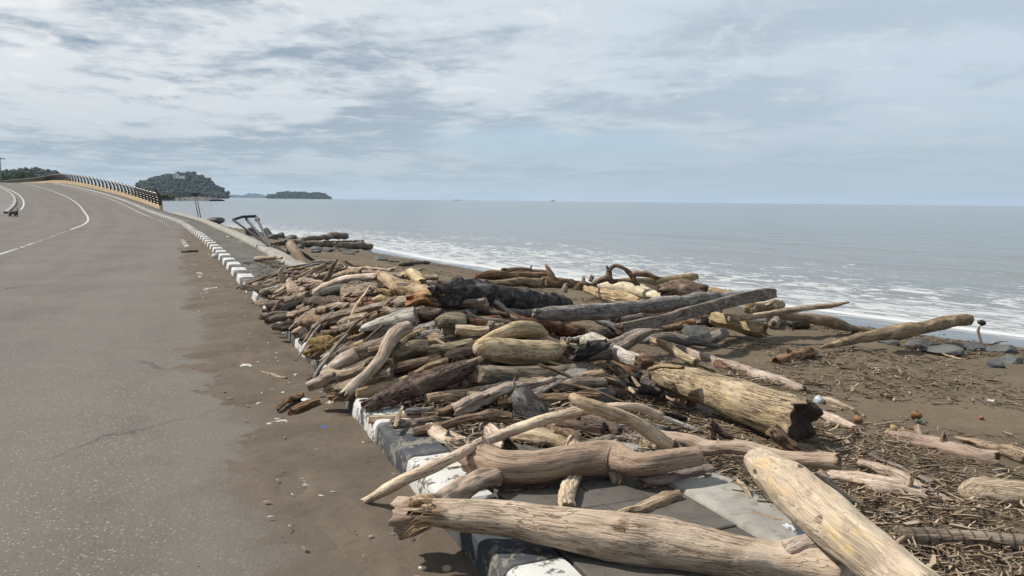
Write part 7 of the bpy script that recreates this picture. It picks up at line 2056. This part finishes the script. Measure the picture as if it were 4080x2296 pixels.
for f_, h in ((.87, 2.2), (.78, 1.5)):
    p = np.array([np.interp(f_, tt, top[:, j]) for j in range(3)])
    V, F = tube([(0, 0, 0), (0, 0, h), (0, 0, h + .2)], [.3, .25, .6], 6); o = obj('beacon', V, F, M_RAILW); o.location = p
    tag(o, 'small beacon post near the tip of the stone spit' if f_ > .8 else 'small beacon post further back along the stone spit', 'beacon')

# ------------------------------------------------------------------ vessels on the horizon
M_HULL = plain('hull_dark', (.05, .06, .07), .6)
def hull(l, w, h):
    V = [(-l / 2, -w / 2, 0), (l * .42, -w / 2, 0), (l / 2, 0, 0), (l * .42, w / 2, 0), (-l / 2, w / 2, 0)]
    V += [(x * 1.03, y * 1.1, h) for x, y, _ in V]
    return V, [[4, 3, 2, 1, 0], [5, 6, 7, 8, 9]] + [[k, (k + 1) % 5, (k + 1) % 5 + 5, k + 5] for k in range(5)]
p = IT['boats'][0]; bo = tag(empty('barge', (p[0], p[1], -1)), 'long low barge on the sea horizon', 'barge')
v, f = hull(66, 14, 3.2); obj('hull', v, f, M_HULL, bo, False); v, f = box(-26, 26, -5, 5, 3.2, 4.6, .3); obj('cargo', v, f, M_POLE, bo, False)
p = IT['boats'][1]; bo = tag(empty('ship', (p[0], p[1], -1)), 'small dark ship with a wheelhouse on the sea horizon', 'ship')
v, f = hull(30, 8, 5); obj('hull', v, f, M_HULL, bo, False); v, f = box(4, 12, -3, 3, 5, 11, .3); obj('wheelhouse', v, f, M_HULL, bo, False); V, F = tube([(8, 0, 11), (8, 0, 15)], [.4, .3], 6); obj('mast', V, F, M_HULL, bo)

# ------------------------------------------------------------------ tall lamps, trees behind the bridge
for k, (a, b) in enumerate(IT['lamps']):
    a, b = np.array(a), np.array(b)
    lo = tag(empty('mast_lamp', (b[0], b[1], 1.0)), ['tall high-mast lamp rising beside the bridge, the nearer one', 'high-mast lamp above the wooded ridge behind the bridge'][k], 'lamp')
    h = a[2] - 1.0
    V, F = tube([(0, 0, 0), (0, 0, h * .5), (0, 0, h)], [.32, .24, .16], 8); obj('mast', V, F, M_POLE, lo)
    V, F = tube([(0, 0, h - .15), (0, 0, h), (0, 0, h + .3)], [1.0, 1.4, .5], 10); lr = obj('lamp_ring', V, F, M_POLE, lo, False)
    for j in range(6):
        an = j * 1.047; v, f = box(-.35, .35, -.2, .2, -.25, .0, .05); q = obj('floodlight', np.array(v) + np.array([1.6 * math.cos(an), 1.6 * math.sin(an), h - .05]), f, M_BLACK, lr, False)
def tree(p, hh, spread, label, seed):
    r = np.random.default_rng(seed)
    t = tag(empty('broadleaf_tree', (p[0], p[1], 1.0)), label, 'tree', 'trees behind the bridge')
    V, F = tube([(0, 0, 0), (.1, 0, hh * .4), (.25, .1, hh * .75)], [.28, .2, .08], 7); obj('trunk', V, F, WM['brown'], t)
    n = 1500
    cl = r.normal(size=(14, 3)) * np.array([spread * .45, spread * .45, hh * .16]) + np.array([0, 0, hh * .74])
    c = cl[r.integers(0, 14, n)] + r.normal(size=(n, 3)) * spread * .2
    U = r.normal(size=(n, 3)); U /= np.linalg.norm(U, axis=1)[:, None]; Wv = np.cross(U, r.normal(size=(n, 3))); Wv /= np.linalg.norm(Wv, axis=1)[:, None]
    s_ = r.uniform(.22, .5, (n, 1)) * spread * .16
    V = np.stack([c - U * s_, c + Wv * s_ * .7, c + U * s_, c - Wv * s_ * .7], 1).reshape(-1, 3)
    obj('crown', V, np.arange(4 * n).reshape(n, 4), M_LEAF, t, False)
lab = ['low bushy tree behind the bridge railing near the tall lamp', 'rounded green tree right of the low bushy one', 'green tree beyond the railing with a flat top', 'small green tree low behind the railing', 'tallest green tree rising above the railing', 'green tree leaning against the tallest one', 'small tree under the second mast lamp', 'bushy tree at the foot of the tall lamp']
for k, p in enumerate(IT['left_trees']):
    tree(p, p[2] - 1.0, 4.6 if k != 4 else 6.0, lab[k], 70 + k)

# ------------------------------------------------------------------ twig litter on the beach
def twigs(name, n, mat, label, seed, lmin, lmax):
    r = np.random.default_rng(seed)
    out = []
    need = n
    cand = 0
    Q = []
    while need > 0 and cand < 60:
        cand += 1
        m = 30000
        P = np.stack([r.uniform(-6, 11, m), 2.2 + r.random(m) ** 1.7 * 24, ], 1)
        o, yk = koff(P); d, a = shore(P)
        patch = fbm(np.concatenate([P * np.array([.45, .8]) + 3, P[:, :1] * 0], 1), 3)
        w = .95 * np.exp(-((o - 1.95) / .55) ** 2) * (P[:, 1] < 10) + .8 * np.exp(-(((P[:, 0] - 2.5) / .8) ** 2 + ((P[:, 1] - 4.4) / 1.1) ** 2)) + .55 * np.exp(-((o - 2.3) / 1.0) ** 2) * (P[:, 1] > 8) * (P[:, 1] < 16)
        w += np.clip(patch * 1.7 + .16, 0, 1) * .55 * np.clip((-d - 1.8) / 2.0, 0, 1)
        w += (o > .3) * (o < 1.5) * (.25 * (P[:, 1] > 4.0) * (P[:, 1] < 5.6))
        w *= (o > .3) * ((o > 1.42) | (P[:, 1] > 3.9)) * (d < -1.6)
        w *= np.clip(1.4 - P[:, 1] / 20, .15, 1)
        k = r.random(m) < w
        Q.append(np.concatenate([P[k], w[k][:, None]], 1)); need -= k.sum()
    Q = np.concatenate(Q)[:n]
    n = len(Q)
    z, o, d = ground(Q[:, :2])
    z = np.where(o < 1.55, .155, z)
    ln = np.exp(r.uniform(np.log(lmin), np.log(lmax), n)); w = ln * r.uniform(.022, .06, n) * np.where(r.random(n) < .12, 2.2, 1) + .0014
    th = r.normal(.5, .9, n); ph_ = r.normal(0, .16, n)
    D = np.stack([np.cos(th) * np.cos(ph_), np.sin(th) * np.cos(ph_), np.sin(ph_)], 1)
    c = np.concatenate([Q[:, :2], (z + w * .6 + r.random(n) * .05 * np.clip(Q[:, 2], 0, 1))[:, None]], 1)
    S_ = np.cross(D, [0, 0, 1.]); S_ /= np.linalg.norm(S_, axis=1)[:, None]; Uv = np.cross(S_, D)
    bend = r.normal(0, .12, n)[:, None] * ln[:, None]
    rings = []
    for f_, wf in ((-.5, .7), (0, 1.0), (.5, .55)):
        b0 = c + D * (ln * f_)[:, None] + (S_ * bend if f_ == 0 else 0)
        for an in (.5, 2.6, 4.7):
            rings.append(b0 + (S_ * math.cos(an) + Uv * math.sin(an)) * (w * wf)[:, None])
    V = np.stack(rings, 1).reshape(-1, 3)
    T = [[0, 1, 4, 3], [1, 2, 5, 4], [2, 0, 3, 5], [3, 4, 7, 6], [4, 5, 8, 7], [5, 3, 6, 8]]
    F = (np.array(T)[None] + (np.arange(n) * 9)[:, None, None]).reshape(-1, 4)
    ob = obj(name, V, F, mat, None, False)
    return tag(ob, label, 'debris', None, 'stuff')
def twigmat(name, a, b):
    m, t = newmat(name)
    geo = t.n('ShaderNodeNewGeometry', None)
    col = t.mix(geo.outputs['Random Per Island'], a, b)
    finish(t, col, .85)
    return m
twigs('twig_litter', 14000, twigmat('twig_pale', (.17, .125, .085), (.38, .30, .215)), 'pale broken reeds and twigs strewn over the beach', 1, .03, .14)
twigs('twig_litter', 20000, twigmat('twig_brown', (.075, .05, .034), (.22, .155, .10)), 'brown twigs and bark crumbs strewn over the beach', 2, .025, .13)
twigs('bark_litter', 16000, twigmat('twig_dark', (.025, .02, .016), (.085, .06, .042)), 'dark bark scraps matted on the beach', 3, .02, .09)
# loose chips on the sandy road edge
r = np.random.default_rng(9); n = 260
s_ = s_of_y(2.5) + r.random(n) ** 1.4 * 22; oo = -np.abs(r.normal(0, .42, n)) - .02
P = path_pt(s_, oo); th = r.uniform(0, 3.14, n); ln = r.uniform(.006, .028, n); w = ln * r.uniform(.2, .5, n)
D = np.stack([np.cos(th), np.sin(th), 0 * th], 1); S_ = np.stack([-np.sin(th), np.cos(th), 0 * th], 1)
P[:, 2] += .02
V = np.stack([P - D * ln[:, None], P + S_ * w[:, None], P + D * ln[:, None], P - S_ * w[:, None], P + np.array([0, 0, .006])], 1).reshape(-1, 3)
F = (np.array([[0, 1, 4], [1, 2, 4], [2, 3, 4], [3, 0, 4]])[None] + (np.arange(n) * 5)[:, None, None]).reshape(-1, 3)
tag(obj('wood_chips', V, F, twigmat('chips', (.10, .08, .06), (.50, .45, .38)), None, False), 'small pale wood chips scattered on the sandy road edge', 'debris', None, 'stuff')
# sticks big enough to pick out one by one
r = np.random.default_rng(21)
spots = []
while len(spots) < 110:
    P = np.array([[r.uniform(-3, 9), 2.6 + r.random() ** 1.4 * 13]])
    o_, _ = koff(P); d_, _ = shore(P)
    if o_[0] < 1.65 or d_[0] > -2.2: continue
    wgt = math.exp(-((o_[0] - 2.1) / .8) ** 2) + .8 * math.exp(-((P[0, 0] - 2.6) ** 2 + (P[0, 1] - 4.4) ** 2)) + .12
    if r.random() < wgt: spots.append(P[0])
zs, _, _ = ground(np.array(spots))
for i, (P, z) in enumerate(zip(spots, zs)):
    ln = r.uniform(.16, .42); rd = r.uniform(.005, .014); th = r.normal(.3, .8); up_ = r.uniform(0, .06)
    d_ = np.array([math.cos(th), math.sin(th), 0]); c = np.array([P[0], P[1], z + rd + .012])
    side = np.array([-d_[1], d_[0], 0]) * r.normal(0, .03)
    mt = ['pale', 'tan', 'gbrown', 'brown', 'cream', 'dbrown'][r.integers(0, 6)]
    e0 = c + d_ * ln / 2; e1 = c - d_ * ln / 2
    g = ground(np.array([e0[:2], e1[:2]]))[0]
    e0[2] = g[0] + rd + .01 + up_; e1[2] = g[1] + rd + .008
    cc = (e0 + e1) / 2 + side
    o, _ = put_log('loose_stick', mt, [(*e1, rd), (*cc, rd * 1.1), (*e0, rd * .7)], 'round', ('worn', 'fray'), 1.0, 7000 + i, None, .55)
    tag(o, CW.get(mt, mt) + ' loose stick in the beach litter near the ' + phrase(c), 'stick', 'sticks among the beach litter')

for i, (a, b, c, d, e, f, r_, mt) in enumerate(STK):
    q = np.array([(a + d) / 2, (b + e) / 2, (c + f) / 2]) + r.normal(size=3) * .02
    o, _ = put_log('loose_stick', mt, [(a, b, c, r_), (*q, r_ * 1.1), (d, e, f, r_ * .6)], 'round' if i % 3 else 'split', ('fray' if i % 2 else 'worn', 'fray'), 1.0, 8000 + i, None, .55)
    tag(o, 'thin ' + CW.get(mt, mt) + ' stick loose on the woodpile by the ' + phrase(q), 'stick', 'sticks loose on the woodpile')

# ------------------------------------------------------------------ sand blown onto the road edge
def sand_drift():
    ss = np.concatenate([np.arange(s_of_y(1.6), s_of_y(16), .035), np.arange(s_of_y(16), s_of_y(44), .12)])
    oo = np.linspace(-1.75, .02, 52)
    SS, OO = np.meshgrid(ss, oo, indexing='ij')
    n, _ = kerb_n(ss)
    P = kerb_at(ss)[:, None, :] + n[:, None, :] * OO[..., None]
    X = P.reshape(-1, 3); q = X * np.array([1, 1, 0])
    yv = X[:, 1]; of = OO.ravel()
    wid = np.interp(yv, [3, 10, 16, 26, 36, 44], [.80, .86, .80, .62, .35, .05])
    e = of + wid + .30 * fbm(q * .9 + 4, 4) + .10 * fbm(q * 5, 3)
    rise = np.clip(e / .45, -1, 1)
    h = .017 * rise + .006 * fbm(q * 3.1 + 9, 3) * (rise > 0) + .0035 * fbm(q * 14, 3) + .004 * np.sin(of * 34 + 3 * fbm(q * 1.5, 2)) * np.clip(rise, 0, 1) * np.clip(fbm(q * .8 + 20, 2) + .2, 0, 1)
    # swept gaps where the old line paint shows
    for (x, y, w) in IT['paint_gaps']:
        d2 = ((X[:, 0] - x) ** 2 + (X[:, 1] - y) ** 2) / w ** 2
        h -= .03 * np.exp(-d2) * (1 + .6 * fbm(q * 22, 2))
    X[:, 2] += np.minimum(h, .03)
    m, t = newmat('road_sand')
    p = t.n('ShaderNodeTexCoord', 3)
    n1 = t.noise(p, 1.6, 6, .62); n2 = t.noise(p, 14, 5, .65); n3 = t.noise(p, 110, 3, .6)
    col = t.mix(t.ss(n1, .3, .7), (.078, .061, .046), (.112, .089, .068))
    col = t.mix(t.math('MULTIPLY', t.ss(n2, .5, .7), .45), col, (.062, .048, .037))
    col = t.mix(t.math('MULTIPLY', t.ss(n3, .61, .7), .4), col, (.23, .20, .165))
    finish(t, col, .95, t.math('ADD', n2, t.math('MULTIPLY', n3, .4)), .7, .012, .2)
    o = obj('sand_drift', X, grid_faces(len(ss), 52)[:, ::-1], m)
    tag(o, kind='structure')
sand_drift()

# ------------------------------------------------------------------ haze
m, t = newmat('haze_air')
pv = t.n('ShaderNodeVolumePrincipled', 0, {'Color': (.60, .75, .93, 1), 'Density': 0.00004, 'Anisotropy': .2})
t.n('ShaderNodeOutputMaterial', None, {1: pv})
v, f = box(-16500, 16500, -600, 16500, -12, 130, 0)
v = v[:8]
o = obj('haze', v, [(3, 2, 1, 0), (4, 5, 6, 7), (0, 1, 5, 4), (1, 2, 6, 5), (2, 3, 7, 6), (3, 0, 4, 7)], m, None, False)
tag(o, 'thin pale sea haze', 'haze', None, 'stuff')
